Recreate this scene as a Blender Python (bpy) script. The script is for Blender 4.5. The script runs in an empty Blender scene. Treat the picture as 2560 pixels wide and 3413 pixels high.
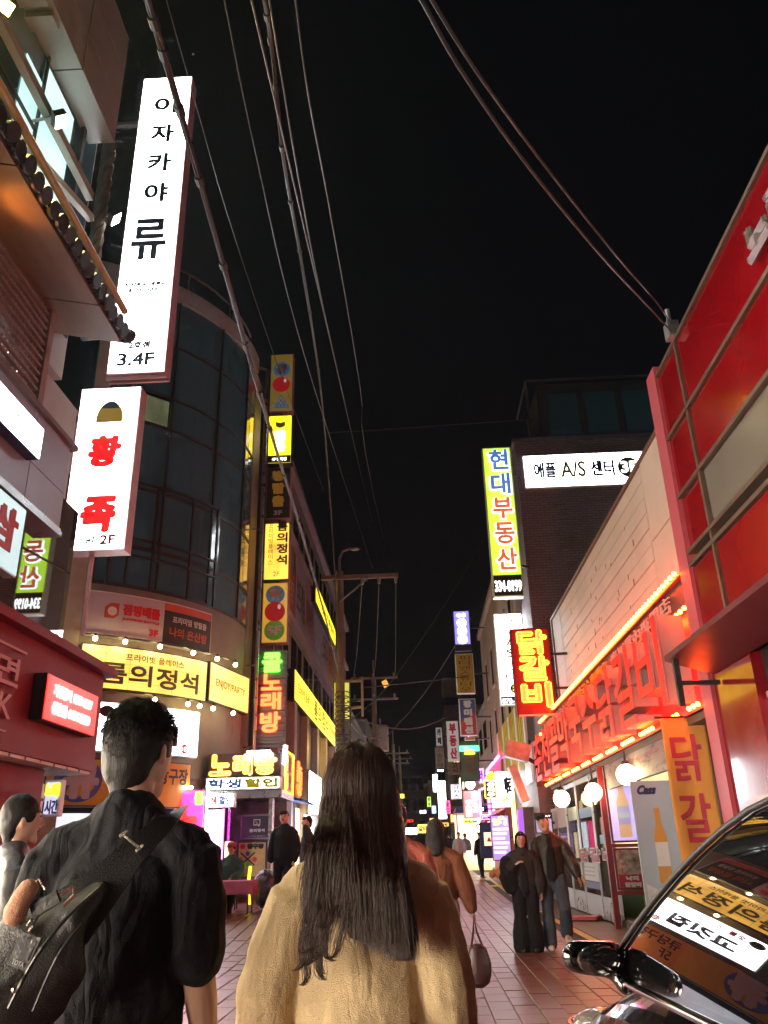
import bpy, bmesh, math, random
from mathutils import Vector, Matrix, Euler, Quaternion
RND = random.Random(11)
PI = math.pi
SC = bpy.context.scene
COL = SC.collection
# ---------------------------------------------------------------- camera
CAM_H = 1.35
FPX, CX, CY = 2691.0, 1280.0, 1706.5            # focal length and centre in photo pixels (2560 x 3413)
_up = Vector((-170, 6396, -FPX)).normalized()   # where the verticals meet
_fw = Vector((130, -1128.5, -FPX)).normalized() # where the street lines meet
_fw = (_fw - _up * _fw.dot(_up)).normalized()
_rt = _fw.cross(_up)
CAMP = Vector((0, 0, CAM_H))
cam = bpy.data.cameras.new('camera')
cam.sensor_fit = 'VERTICAL'; cam.sensor_height = 36; cam.sensor_width = 27
cam.lens = 36 * FPX / 3413.0
cam.clip_start = 0.05; cam.clip_end = 1500
camo = bpy.data.objects.new('camera', cam); COL.objects.link(camo)
camo.matrix_world = Matrix.Translation(CAMP) @ Matrix((_rt, _fw, _up)).to_4x4()
SC.camera = camo
# ---------------------------------------------------------------- night sky
SUN_EL, SUN_ROT = math.radians(-7.0), math.radians(205)
w = bpy.data.worlds.new('World'); SC.world = w; w.use_nodes = True
nt = w.node_tree; bg = nt.nodes['Background']
sky = nt.nodes.new('ShaderNodeTexSky'); sky.sky_type = 'NISHITA'; sky.sun_disc = False
sky.sun_elevation = SUN_EL; sky.sun_rotation = SUN_ROT; sky.dust_density = 3
glow = nt.nodes.new('ShaderNodeMix'); glow.data_type = 'RGBA'; glow.blend_type = 'ADD'
glow.inputs[0].default_value = 1.0
glow.inputs[7].default_value = (0.004, 0.004, 0.006, 1)     # even city glow of a clear night
nt.links.new(sky.outputs[0], glow.inputs[6])
nt.links.new(glow.outputs[2], bg.inputs[0])
bg.inputs[1].default_value = 0.10
# ---------------------------------------------------------------- exposure
SC.view_settings.view_transform = 'Standard'; SC.view_settings.look = 'None'
SC.view_settings.exposure = 1.9; SC.view_settings.gamma = 1.0
SC.view_settings.use_curve_mapping = False
SC.render.engine = 'CYCLES'
SC.cycles.use_denoising = True
SC.cycles.use_adaptive_sampling = True; SC.cycles.adaptive_threshold = .03; SC.cycles.adaptive_min_samples = 16
SC.cycles.max_bounces = 5; SC.cycles.diffuse_bounces = 2; SC.cycles.glossy_bounces = 4
SC.cycles.transmission_bounces = 4; SC.cycles.transparent_max_bounces = 6
SC.cycles.sample_clamp_indirect = 3.0
SC.cycles.caustics_reflective = False; SC.cycles.caustics_refractive = False
SC.cycles.use_light_tree = True

# ---------------------------------------------------------------- from photo pixel to place
def ray(px, py):
    d = Vector((px - CX, CY - py, -FPX))
    return Vector((_rt.dot(d), _fw.dot(d), _up.dot(d)))
def AY(px, py, y):
    d = ray(px, py); return CAMP + d * (y / d.y)
def AX(px, py, x):
    d = ray(px, py); return CAMP + d * (x / d.x)
def AZ(px, py, z=0.0):
    d = ray(px, py); return CAMP + d * ((z - CAM_H) / d.z)
def V(*a): return Vector(a)

# ---------------------------------------------------------------- materials
MATS = {}
def _new(name):
    m = bpy.data.materials.new(name); m.use_nodes = True
    return m, m.node_tree, m.node_tree.nodes['Principled BSDF']
def pm(name, col, rough=.6, metal=0., var=.18, scale=6., bump=.15, fine=60., coat=0., stretch=(1,1,1), spec=.5, stain=None, sheen=0., folds=0.):
    """painted / raw surface: colour drift, fine relief, uneven gloss"""
    if name in MATS: return MATS[name]
    m, t, b = _new(name); N = t.nodes; L = t.links
    tc = N.new('ShaderNodeTexCoord'); mp = N.new('ShaderNodeMapping'); mp.inputs[3].default_value = stretch
    L.new(tc.outputs['Object'], mp.inputs[0])
    n1 = N.new('ShaderNodeTexNoise'); n1.inputs['Scale'].default_value = scale; n1.inputs['Detail'].default_value = 5
    L.new(mp.outputs[0], n1.inputs[0])
    cr = N.new('ShaderNodeValToRGB')
    c = Vector(col[:3])
    cr.color_ramp.elements[0].position = .3; cr.color_ramp.elements[1].position = .72
    cr.color_ramp.elements[0].color = (*(c * (1 - var)), 1)
    cr.color_ramp.elements[1].color = (*[min(1, v) for v in (c * (1 + var))], 1)
    L.new(n1.outputs[0], cr.inputs[0]); out = cr.outputs[0]
    if stain:
        n3 = N.new('ShaderNodeTexNoise'); n3.inputs['Scale'].default_value = stain[1]; n3.inputs['Detail'].default_value = 6; n3.inputs['Roughness'].default_value = .7
        L.new(mp.outputs[0], n3.inputs[0])
        mr = N.new('ShaderNodeMapRange'); mr.inputs[1].default_value = stain[2]; mr.inputs[2].default_value = stain[2] + .12
        L.new(n3.outputs[0], mr.inputs[0])
        mx = N.new('ShaderNodeMix'); mx.data_type = 'RGBA'; mx.inputs[7].default_value = (*stain[0], 1)
        L.new(mr.outputs[0], mx.inputs[0]); L.new(out, mx.inputs[6]); out = mx.outputs[2]
    L.new(out, b.inputs['Base Color'])
    n2 = N.new('ShaderNodeTexNoise'); n2.inputs['Scale'].default_value = fine; n2.inputs['Detail'].default_value = 3
    L.new(mp.outputs[0], n2.inputs[0])
    if bump:
        bp = N.new('ShaderNodeBump'); bp.inputs['Strength'].default_value = bump; bp.inputs['Distance'].default_value = .01
        L.new(n2.outputs[0], bp.inputs['Height']); L.new(bp.outputs[0], b.inputs['Normal'])
        if folds:
            m2 = N.new('ShaderNodeMapping'); m2.inputs[3].default_value = (1, 1, .38); m2.inputs[2].default_value = (.3, .5, 0); L.new(tc.outputs['Object'], m2.inputs[0])
            n4 = N.new('ShaderNodeTexNoise'); n4.inputs['Scale'].default_value = 11; n4.inputs['Detail'].default_value = 2.5; n4.inputs['Distortion'].default_value = 1.1; L.new(m2.outputs[0], n4.inputs[0])
            rd = N.new('ShaderNodeMath'); rd.operation = 'SUBTRACT'; rd.inputs[1].default_value = .5; L.new(n4.outputs[0], rd.inputs[0])
            ab = N.new('ShaderNodeMath'); ab.operation = 'ABSOLUTE'; L.new(rd.outputs[0], ab.inputs[0])
            b2 = N.new('ShaderNodeBump'); b2.inputs['Strength'].default_value = folds; b2.inputs['Distance'].default_value = .05
            L.new(ab.outputs[0], b2.inputs['Height']); L.new(b2.outputs[0], bp.inputs['Normal'])
    mr2 = N.new('ShaderNodeMapRange'); mr2.inputs[3].default_value = max(.02, rough - .12); mr2.inputs[4].default_value = min(1, rough + .12)
    L.new(n1.outputs[0], mr2.inputs[0]); L.new(mr2.outputs[0], b.inputs['Roughness'])
    b.inputs['Metallic'].default_value = metal
    b.inputs['Specular IOR Level'].default_value = spec
    if coat: b.inputs['Coat Weight'].default_value = coat; b.inputs['Coat Roughness'].default_value = .05
    if sheen: b.inputs['Sheen Weight'].default_value = sheen; b.inputs['Sheen Roughness'].default_value = .5
    MATS[name] = m; return m
def em(name, col, s, var=.0, scale=1.5, base=(.6,.6,.6), stretch=(1,1,1)):
    """a translucent lit face: tubes behind it make it a little uneven"""
    if name in MATS: return MATS[name]
    s = s*.8
    m, t, b = _new(name); N = t.nodes; L = t.links
    b.inputs['Base Color'].default_value = (*base, 1); b.inputs['Roughness'].default_value = .35
    b.inputs['Emission Color'].default_value = (*col, 1); b.inputs['Emission Strength'].default_value = s
    if var:
        tc = N.new('ShaderNodeTexCoord'); mp = N.new('ShaderNodeMapping'); mp.inputs[3].default_value = stretch
        n = N.new('ShaderNodeTexNoise'); n.inputs['Scale'].default_value = scale; n.inputs['Detail'].default_value = 2
        mr = N.new('ShaderNodeMapRange'); mr.inputs[1].default_value = .25; mr.inputs[2].default_value = .75
        mr.inputs[3].default_value = s * (1 - var); mr.inputs[4].default_value = s * (1 + var)
        L.new(tc.outputs['Object'], mp.inputs[0]); L.new(mp.outputs[0], n.inputs[0]); L.new(n.outputs[0], mr.inputs[0]); L.new(mr.outputs[0], b.inputs['Emission Strength'])
    MATS[name] = m; return m
def glassm(name, tint, rough=.02, see=.0, ior=1.5, spec=.7):
    """window pane: mostly mirror and tint; see > 0 lets light through"""
    if name in MATS: return MATS[name]
    m, t, b = _new(name)
    b.inputs['Base Color'].default_value = (*tint, 1); b.inputs['Roughness'].default_value = rough
    b.inputs['IOR'].default_value = ior; b.inputs['Specular IOR Level'].default_value = spec
    b.inputs['Coat Weight'].default_value = .5; b.inputs['Coat Roughness'].default_value = .02
    if see:
        N = t.nodes; L = t.links
        tr = N.new('ShaderNodeBsdfTransparent'); tr.inputs[0].default_value = (*[min(1, .6 + v) for v in tint], 1)
        mx = N.new('ShaderNodeMixShader'); mx.inputs[0].default_value = see
        L.new(b.outputs[0], mx.inputs[1]); L.new(tr.outputs[0], mx.inputs[2]); L.new(mx.outputs[0], N['Material Output'].inputs[0])
    MATS[name] = m; return m

# ---------------------------------------------------------------- mesh building
class MB:
    def __init__(s): s.v = []; s.f = []
    def add(s, vs, fs):
        o = len(s.v); s.v.extend(Vector(x) for x in vs); s.f.extend(tuple(i + o for i in f) for f in fs); return s
    def box(s, a, b):
        x0,y0,z0 = [min(a[i], b[i]) for i in range(3)]; x1,y1,z1 = [max(a[i], b[i]) for i in range(3)]
        return s.add([(x0,y0,z0),(x1,y0,z0),(x1,y1,z0),(x0,y1,z0),(x0,y0,z1),(x1,y0,z1),(x1,y1,z1),(x0,y1,z1)],
              [(0,3,2,1),(4,5,6,7),(0,1,5,4),(1,2,6,5),(2,3,7,6),(3,0,4,7)])
    def obox(s, o, u, v, n):
        """box from corner o along three edge vectors"""
        o, u, v, n = map(Vector, (o, u, v, n))
        p = [o, o+u, o+u+v, o+v]; q = [x + n for x in p]
        fs = [(0,3,2,1),(4,5,6,7),(0,1,5,4),(1,2,6,5),(2,3,7,6),(3,0,4,7)]
        if u.cross(v).dot(n) < 0: fs = [f[::-1] for f in fs]
        return s.add(p + q, fs)
    def bar(s, a, b, wd, ht=None, upv=(0,0,1)):
        a, b = Vector(a), Vector(b); d = (b - a); ht = ht or wd
        dn = d.normalized(); uv = Vector(upv)
        if abs(dn.dot(uv)) > .98: uv = Vector((1,0,0))
        r = dn.cross(uv).normalized(); t = r.cross(dn)
        return s.obox(a - r*wd/2 - t*ht/2, r*wd, t*ht, d)
    def quad(s, *p): return s.add(p, [tuple(range(len(p)))])
    def prism(s, pts, dvec):
        """closed outline pushed along dvec"""
        n = len(pts); d = Vector(dvec); p = [Vector(x) for x in pts]
        nr = sum(((p[i]-p[0]).cross(p[(i+1)%n]-p[0]) for i in range(1, n-1)), Vector())
        fs = [tuple(range(n))[::-1], tuple(range(n, 2*n))] + [(i, (i+1)%n, n+(i+1)%n, n+i) for i in range(n)]
        if nr.dot(d) < 0: fs = [f[::-1] for f in fs]
        return s.add(p + [x + d for x in p], fs)
    def tube(s, path, r, n=8, caps=True, sq=None, ref=None):
        """swept tube; r is a number or one per point; sq flattens across the reference axis"""
        P = [Vector(p) for p in path]; m = len(P)
        rr = [r]*m if not hasattr(r, '__len__') else list(r)
        sqs = [1.]*m if sq is None else ([sq]*m if not hasattr(sq, '__len__') else list(sq))
        o = len(s.v); prev = None
        for i in range(m):
            t = (P[min(i+1, m-1)] - P[max(i-1, 0)])
            t = t.normalized() if t.length > 1e-9 else Vector((0,0,1))
            a = Vector(ref) if ref is not None else (prev if prev is not None else (Vector((1,0,0)) if abs(t.x) < .8 else Vector((0,1,0))))
            a = a - t * a.dot(t)
            if a.length < 1e-6: a = t.orthogonal()
            a.normalize(); b = t.cross(a); prev = a
            for k in range(n):
                an = 2*PI*k/n
                s.v.append(P[i] + a*(math.cos(an)*rr[i]) + b*(math.sin(an)*rr[i]*sqs[i]))
        for i in range(m-1):
            for k in range(n):
                k2 = (k+1) % n
                s.f.append((o+i*n+k, o+i*n+k2, o+(i+1)*n+k2, o+(i+1)*n+k))
        if caps:
            s.f.append(tuple(o+k for k in range(n))[::-1]); s.f.append(tuple(o+(m-1)*n+k for k in range(n)))
        return s
    def ball(s, c, r, nu=12, nv=8, ax=(1,1,1), rot=None):
        c = Vector(c); o = len(s.v)
        def pt(th, ph):
            q = Vector((math.sin(th)*math.cos(ph)*ax[0], math.sin(th)*math.sin(ph)*ax[1], math.cos(th)*ax[2])) * r
            return c + (rot @ q if rot is not None else q)
        s.v.append(pt(0, 0))
        for i in range(1, nv):
            for k in range(nu): s.v.append(pt(PI*i/nv, 2*PI*k/nu))
        s.v.append(pt(PI, 0)); e = len(s.v)-1
        for k in range(nu):
            s.f.append((o, o+1+k, o+1+(k+1)%nu)); s.f.append((e, e-nu+(k+1)%nu, e-nu+k))
        for i in range(nv-2):
            for k in range(nu):
                a = o+1+i*nu+k; b = o+1+i*nu+(k+1)%nu
                s.f.append((a, a+nu, b+nu, b))
        return s
    def disc(s, c, u, v, r, depth, n=20, ry=None):
        c, u, v = Vector(c), Vector(u), Vector(v); nn = u.cross(v).normalized(); ry = ry or r
        return s.prism([c + u*(math.cos(2*PI*i/n)*r) + v*(math.sin(2*PI*i/n)*ry) for i in range(n)], nn*depth)
    def caps(s, pts, rad, n=10, sq=1., ref=(1,0,0)):
        """limb: tube through the points with rounded ends"""
        P = [Vector(p) for p in pts]; r = list(rad)
        d0 = (P[0]-P[1]).normalized(); d1 = (P[-1]-P[-2]).normalized()
        path = [P[0]+d0*r[0]*.95, P[0]+d0*r[0]*.6] + P + [P[-1]+d1*r[-1]*.6, P[-1]+d1*r[-1]*.95]
        rr = [r[0]*.3, r[0]*.8] + r + [r[-1]*.8, r[-1]*.3]
        q = sq if not hasattr(sq, '__len__') else [sq[0], sq[0]] + list(sq) + [sq[-1], sq[-1]]
        return s.tube(path, rr, n, True, q, ref)

ORG = {}
def _mesh(name, mb, m, off):
    me = bpy.data.meshes.new(name)
    me.from_pydata([tuple(v - off) for v in mb.v], [], mb.f)
    if m: me.materials.append(m)
    return me
def smooth(o, ang=40):
    me = o.data
    me.polygons.foreach_set('use_smooth', [True]*len(me.polygons))
    if ang: 
        try: me.set_sharp_from_angle(angle=math.radians(ang))
        except Exception: pass
def thing(name, label, cat, loc=(0,0,0), group=None):
    o = bpy.data.objects.new(name, None); COL.objects.link(o); o.location = loc; o.empty_display_size = .1
    o['label'] = label; o['category'] = cat
    if group: o['group'] = group
    ORG[o] = Vector(loc); return o
def part(name, mb, m, par, sm=None, label=None):
    off = ORG[par]
    o = bpy.data.objects.new(name, _mesh(name, mb, m, off)); COL.objects.link(o); o.parent = par; ORG[o] = off
    if sm: smooth(o, sm)
    if label: o['label'] = label
    return o
def solo(name, mb, m, label, cat, loc=(0,0,0), group=None, sm=None):
    off = Vector(loc)
    o = bpy.data.objects.new(name, _mesh(name, mb, m, off)); COL.objects.link(o); o.location = loc; ORG[o] = off
    o['label'] = label; o['category'] = cat
    if group: o['group'] = group
    if sm: smooth(o, sm)
    return o
def struct(name, mb, m, kind='structure', sm=None):
    o = bpy.data.objects.new(name, _mesh(name, mb, m, Vector())); COL.objects.link(o); o['kind'] = kind; ORG[o] = Vector()
    if sm: smooth(o, sm)
    return o
def shared(name, me, par, loc, rot=None):
    """a further piece that shares mesh data"""
    o = bpy.data.objects.new(name, me); COL.objects.link(o); o.parent = par; o.location = Vector(loc) - ORG[par]
    if rot: o.rotation_euler = rot
    return o

# ---------------------------------------------------------------- lettering
_GL = {}
def glyph(body):
    """flat outline mesh of a string, fitted to a unit box: verts, faces, rim edges"""
    if body in _GL: return _GL[body]
    c = bpy.data.curves.new('t', 'FONT'); c.body = body; c.resolution_u = 3; c.fill_mode = 'FRONT'
    o = bpy.data.objects.new('t', c)
    me = o.to_mesh()
    vs = [Vector((v.co.x, v.co.y)) for v in me.vertices]; fs = [tuple(p.vertices) for p in me.polygons]
    o.to_mesh_clear(); bpy.data.objects.remove(o); bpy.data.curves.remove(c)
    # weld
    key = {}; mp = []
    nv = []
    for v in vs:
        k = (round(v.x, 4), round(v.y, 4))
        if k not in key: key[k] = len(nv); nv.append(v)
        mp.append(key[k])
    nf = []
    for f in fs:
        g = [mp[i] for i in f]; g = [g[i] for i in range(len(g)) if g[i] != g[i-1]]
        if len(g) > 2: nf.append(tuple(g))
    x0 = min(v.x for v in nv); x1 = max(v.x for v in nv); y0 = min(v.y for v in nv); y1 = max(v.y for v in nv)
    asp = (x1-x0) / max(1e-6, (y1-y0))
    nv = [Vector(((v.x-x0)/max(1e-6, x1-x0), (v.y-y0)/max(1e-6, y1-y0))) for v in nv]
    cnt = {}
    for f in nf:
        for i in range(len(f)):
            e = (f[i], f[(i+1) % len(f)]); k = (min(e), max(e)); cnt[k] = cnt.get(k, []) + [e]
    rim = [l[0] for l in cnt.values() if len(l) == 1]
    _GL[body] = (nv, nf, rim, asp); return _GL[body]

class Board:
    """a flat board in space: origin at lower left as seen by the reader, u right, v up; bend maps u onto an arc"""
    def __init__(s, o, u, v=(0,0,1), arc=None):
        s.o = Vector(o); s.u = Vector(u).normalized(); s.v = Vector(v).normalized(); s.n = s.u.cross(s.v).normalized(); s.arc = arc
    def p(s, x, y, d=0.):
        if s.arc:                                  # (cx, cy, r, angle0): x runs along the arc
            cx, cy, r, a0 = s.arc; a = a0 + x / r
            return Vector((cx + math.cos(a)*(r+d), cy + math.sin(a)*(r+d), s.o.z + y))
        return s.o + s.u*x + s.v*y + s.n*d
    def slab(s, x0, y0, x1, y1, d0, d1, mb=None, seg=1):
        mb = mb or MB(); seg = seg if not s.arc else max(2, int(abs(x1-x0)/.25))
        for i in range(seg if s.arc else 1):
            a = x0 + (x1-x0)*i/(seg if s.arc else 1); b = x0 + (x1-x0)*(i+1)/(seg if s.arc else 1)
            o = [s.p(a,y0,d0), s.p(b,y0,d0), s.p(b,y1,d0), s.p(a,y1,d0), s.p(a,y0,d1), s.p(b,y0,d1), s.p(b,y1,d1), s.p(a,y1,d1)]
            f = [(0,3,2,1),(4,5,6,7),(0,1,5,4),(2,3,7,6)]
            if i == 0: f.append((3,0,4,7))
            if i == (seg if s.arc else 1)-1: f.append((1,2,6,5))
            mb.add(o, f)
        return mb
    def disc(s, x, y, r, d0, d1, ry=None, n=24, mb=None, flip=1):
        mb = mb or MB(); ry = ry or r
        p = [s.p(x+math.cos(2*PI*i/n)*r, y+math.sin(2*PI*i/n)*ry, d0) for i in range(n)]
        q = [s.p(x+math.cos(2*PI*i/n)*r, y+math.sin(2*PI*i/n)*ry, d1) for i in range(n)]
        return mb.add(p+q, [tuple(range(n))[::-1], tuple(range(n, 2*n))] + [(i, (i+1)%n, n+(i+1)%n, n+i) for i in range(n)])
    def poly(s, pts, d0, d1, mb=None):
        mb = mb or MB(); n = len(pts)
        ar = sum(pts[i][0]*pts[(i+1)%n][1]-pts[(i+1)%n][0]*pts[i][1] for i in range(n))
        if ar < 0: pts = pts[::-1]
        return mb.add([s.p(x,y,d0) for x,y in pts]+[s.p(x,y,d1) for x,y in pts],
            [tuple(range(n))[::-1], tuple(range(n, 2*n))] + [(i, (i+1)%n, n+(i+1)%n, n+i) for i in range(n)])
    def text(s, body, x0, y0, x1, y1, d0=.006, th=.004, bold=0., neon=0., mb=None, slant=0., fit=None, noff=0.):
        """letters filling the box; bold adds a rim of that radius, neon gives only the rim"""
        mb = mb or MB(); nv, nf, rim, asp = glyph(body)
        if fit:                                   # keep natural width: 'c' centre, 'l' left
            wd = asp*(y1-y0)*fit[1] if len(fit) > 1 else asp*(y1-y0)
            wd = min(wd, x1-x0); cx = (x0+x1)/2
            x0, x1 = (cx-wd/2, cx+wd/2) if fit[0] == 'c' else (x0, x0+wd)
        bx = max(bold, 0)
        X = lambda v: x0+bx+(x1-x0-2*bx)*v.x + slant*(y1-y0)*v.y
        Y = lambda v: y0+bx+(y1-y0-2*bx)*v.y
        pts = [(X(v), Y(v)) for v in nv]
        if not neon:
            n = len(pts); fs = []
            for f in nf:
                ar = sum(pts[f[i]][0]*pts[f[(i+1)%len(f)]][1]-pts[f[(i+1)%len(f)]][0]*pts[f[i]][1] for i in range(len(f)))
                g = f if ar > 0 else f[::-1]
                fs.append(tuple(i+n for i in g))
            for a, b in rim: fs.append((a, b, b+n, a+n))
            mb.add([s.p(x,y,d0) for x,y in pts]+[s.p(x,y,d0+th) for x,y in pts], fs)
        rr = neon or bold
        if bold and not neon and th <= .035:       # flat print: widen every edge, round every corner
            zt = d0+th
            for j, (a, b) in enumerate(rim):
                ax, ay = pts[a]; bx_, by = pts[b]; dx, dy = bx_-ax, by-ay; l_ = math.hypot(dx, dy)
                if l_ < 1e-6: continue
                nx, ny = -dy/l_*rr, dx/l_*rr; z_ = zt+.0004+.0003*(j % 3)
                mb.add([s.p(ax-nx,ay-ny,z_), s.p(bx_-nx,by-ny,z_), s.p(bx_+nx,by+ny,z_), s.p(ax+nx,ay+ny,z_)], [(0,1,2,3)])
                mb.add([s.p(ax+math.cos(q*PI/4)*rr, ay+math.sin(q*PI/4)*rr, z_+.0009) for q in range(8)], [tuple(range(8))])
        elif rr:
            k = 5 if not neon else 6
            for a, b in rim:
                pa = s.p(*pts[a], d0+th); pb = s.p(*pts[b], d0+th)
                d = pb-pa
                if d.length < 1e-5: continue
                d = d.normalized()*(rr*.45+noff*.25)
                if noff:                            # neon runs round the outside of a fat letter
                    f0 = nf[0]; sg_ = 1 if sum(pts[f0[i]][0]*pts[f0[(i+1)%len(f0)]][1]-pts[f0[(i+1)%len(f0)]][0]*pts[f0[i]][1] for i in range(len(f0))) > 0 else -1
                    ex, ey = pts[b][0]-pts[a][0], pts[b][1]-pts[a][1]; el_ = math.hypot(ex, ey); o_ = (s.u*(ey/el_)-s.v*(ex/el_))*(noff*sg_)
                    pa = pa+o_; pb = pb+o_
                mb.tube([pa-d, pb+d], rr, 6 if neon else 4, True)
        return mb
    def vtext(s, body, x0, x1, ytop, ybot, gap=.12, **k):
        mb = k.pop('mb', None) or MB(); n = len(body); h = (ytop-ybot)/n
        for i, ch in enumerate(body):
            if ch != ' ': s.text(ch, x0, ytop-h*(i+1)+h*gap/2, x1, ytop-h*i-h*gap/2, mb=mb, **k)
        return mb

FACE = {}
def lightbox(name, label, o, u, w_, h_, depth, face, frame, group=None, cat='sign', rim=.035, arc=None, v=(0,0,1), proud=.012):
    """shop sign: cabinet with a lit or printed face; returns (root, board) for lettering"""
    B = Board(o, u, v, arc)
    root = thing(name, label, cat, B.p(w_/2, 0, -depth/2), group)
    part('cabinet', B.slab(0, 0, w_, h_, -depth, 0), frame, root)
    FACE[root] = part('face', B.slab(rim, rim, w_-rim, h_-rim, .002, proud), face, root)
    B.f = proud + .003
    return root, B
def lbl(root, B, m, body, x0, y0, x1, y1, **k):
    return part('lettering', B.text(body, x0, y0, x1, y1, d0=k.pop('d0', B.f), **k), m, FACE[root])
def vl(root, B, m, body, x0, x1, yt, yb, **k):
    return part('lettering', B.vtext(body, x0, x1, yt, yb, d0=k.pop('d0', B.f), **k), m, FACE[root])

BL_RED = em('backlit_red_print', (1.0,.004,.004), .26, base=(.3,.0,.0))
# ---------------------------------------------------------------- common materials
BLACK = pm('black_paint', (.015,.015,.017), .45)
DARK = pm('dark_metal', (.04,.04,.045), .4, .3)
STEEL = pm('brushed_steel', (.45,.45,.46), .3, .9, .1)
GALV = pm('galvanised', (.32,.33,.34), .42, .6, .15)
ALU = pm('aluminium_frame', (.42,.42,.43), .35, .7, .1)
WHITE = pm('white_paint', (.72,.72,.71), .5, 0, .06)
INK = pm('black_ink', (.012,.012,.016), .5, 0, 0, bump=0)
NAVY = pm('navy_ink', (.03,.035,.12), .5, 0, 0, bump=0)
REDINK = pm('red_ink', (.62,.02,.03), .45, 0, .05, bump=0)
PINKFR = pm('weathered_pink_frame', (.42,.20,.20), .45, .1, .2)
CONC = pm('concrete', (.30,.29,.28), .8, 0, .2, 2.5, .4, stain=((.14,.13,.12), 1.2, .6))
BEIGE = pm('beige_stone', (.42,.35,.27), .7, 0, .15, 3)
E_WHITE = em('lit_white_acrylic', (.90,.96,1.0), 6.0, .12, .8)
E_WARM = em('lit_warm_acrylic', (1.0,.52,.05), .62, .5, 1.4)
E_NY = em('neon_yellow', (1.0,.50,.015), 2.2)
E_NR = em('neon_red', (1.0,.01,.004), .28)
E_NG = em('neon_green', (.10,1.0,.03), 1.6)
E_NO = em('neon_orange', (1.0,.07,.008), 2.2)
E_LW = em('lit_white_letter', (1,1,1), 1.2)
E_BULB = em('warm_bulb', (1.0,.72,.30), 26.)
E_LED = em('red_led', (1.0,.06,.005), 48.)
E_TUBE = em('fluorescent_tube', (.92,.97,1.0), 14.)
E_YEL = em('lit_yellow_acrylic', (1.0,.68,.005), .95, .15, 1.2)
E_PINK = em('lit_pink_acrylic', (1.0,.01,.16), 1.7, .2, 1.2)
E_RED = em('lit_red_acrylic', (1.0,.003,.006), .75, .1)
E_PURP = em('neon_purple', (.35,.05,1.0), 4.5)
E_MAG = em('neon_magenta', (1.0,.06,.9), 5.0)
E_BLUE = em('lit_blue', (.12,.35,1.0), 2.0)
E_COOL = em('lit_pale_teal', (.50,.85,.88), .28, .15, 1.)
E_LAV = em('lit_lavender', (.55,.48,.95), 1.8, .2, 1.5)
E_GRN = em('lit_lime_acrylic', (.42,.85,.01), .60, .2, 1.2)
E_ORNG = em('lit_orange', (1.0,.30,.02), 1.6, .2)
E_ROOM = em('lit_room', (1.0,.72,.38), 1.6, .3, 1.0)
E_ROOMC = em('lit_room_cool', (.80,.92,1.0), 1.8, .3, 1.0)
E_DIMW = em('dim_white_acrylic', (.75,.74,.78), .12, .15)
E_DIMY = em('dim_yellow_acrylic', (.55,.42,.03), .05, .1)
E_SOFFIT = em('lit_panel', (1.0,.95,.85), 3.)
E_SPOT = em('flood_lens', (1.0,.90,.70), 30.)
E_SPOTY = em('flood_lens_yellow', (1.0,.85,.10), 22.)
E_STREET = em('street_lamp_lens', (1.0,.62,.10), 40.)
GL_DARK = glassm('dark_window_glass', (.03,.045,.055), .06)
GL_BLUE = glassm('blue_green_glass', (.055,.15,.21), .12, spec=.8)
GL_SHOP = glassm('shop_glass', (.03,.035,.035), .02, .82)
GL_TINT = glassm('mirror_glass', (.05,.055,.055), .015, ior=2.2, spec=1.)
# ================================================================ the ground
def S(t):
    t = max(0., min(1., t)); return t*t*(3-2*t)
def gz(x, y):
    """the street climbs a little towards the left and the far end"""
    l = S((1.2-x)/3.6); return .42*S((y-11)/7)*l + .42*S((y-21)/24)*(1-l)
M_ASPH = pm('asphalt', (.045,.045,.047), .75, 0, .3, 4, .5, 120)
M_MORTAR = pm('paver_joint_sand', (.05,.045,.042), .9, 0, .3, 10)
M_PAVE = pm('red_brown_paver', (.15,.056,.052), .36, 0, .28, 2.2, .25, 90, stain=((.045,.032,.034), .9, .58), spec=.5)
M_SIDE = pm('side_strip_concrete', (.085,.07,.06), .45, 0, .3, 2.0, .35, 70, stain=((.06,.05,.045), 1.1, .56))
M_YLINE = pm('worn_yellow_paint', (.55,.36,.03), .5, 0, .25, 9, stain=((.2,.13,.08), 7, .58))
def sheet(x0, x1, y0, y1, nx, ny, dz, mb=None):
    mb = mb or MB(); o = len(mb.v)
    for j in range(ny+1):
        for i in range(nx+1):
            x = x0+(x1-x0)*i/nx; y = y0+(y1-y0)*j/ny; mb.v.append(V(x, y, gz(x, y)+dz))
    for j in range(ny):
        for i in range(nx):
            a = o+j*(nx+1)+i; mb.f.append((a, a+1, a+nx+2, a+nx+1))
    return mb
gm = sheet(-14, 14, -12, 120, 28, 66, -.06)
gm.quad((-900,-300,-.2),(900,-300,-.2),(900,1100,-.2),(-900,1100,-.2))
struct('ground', gm, M_ASPH, sm=30)
pav = struct('pavement', sheet(-4.6, 2.52, -6, 75, 20, 81, -.012), M_MORTAR, sm=30)
PW, PL, GAP = .22, .44, .008
cells = []
nrow = int(72/PL)
for j in range(int((2.5+4.5)/PW)):
    for i in range(nrow):
        cells.append((-4.5+PW*j, -4+PL*i+(PL/2 if j % 2 else 0)))
def proj(p):
    q = Vector(p)-CAMP; c = _rt*q.x + _fw*q.y + _up*q.z
    return (CX - FPX*c.x/c.z, CY + FPX*c.y/c.z) if c.z < -.05 else None
def seen(x, y):
    q = proj((x+PW/2, y+PL/2, gz(x, y)))
    if not q or not (0 < q[0] < 2560 and q[1] < 3413): return False
    # floor the two walkers, the couple and the car leave open
    return (560 < q[0] < 900 or 1500 < q[0] < 2050) and q[1] > 2870
ranked = sorted((c for c in cells if seen(*c)), key=lambda c: c[1])[:300]
rk = set(ranked)
pmb = MB(); b = .006
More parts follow.
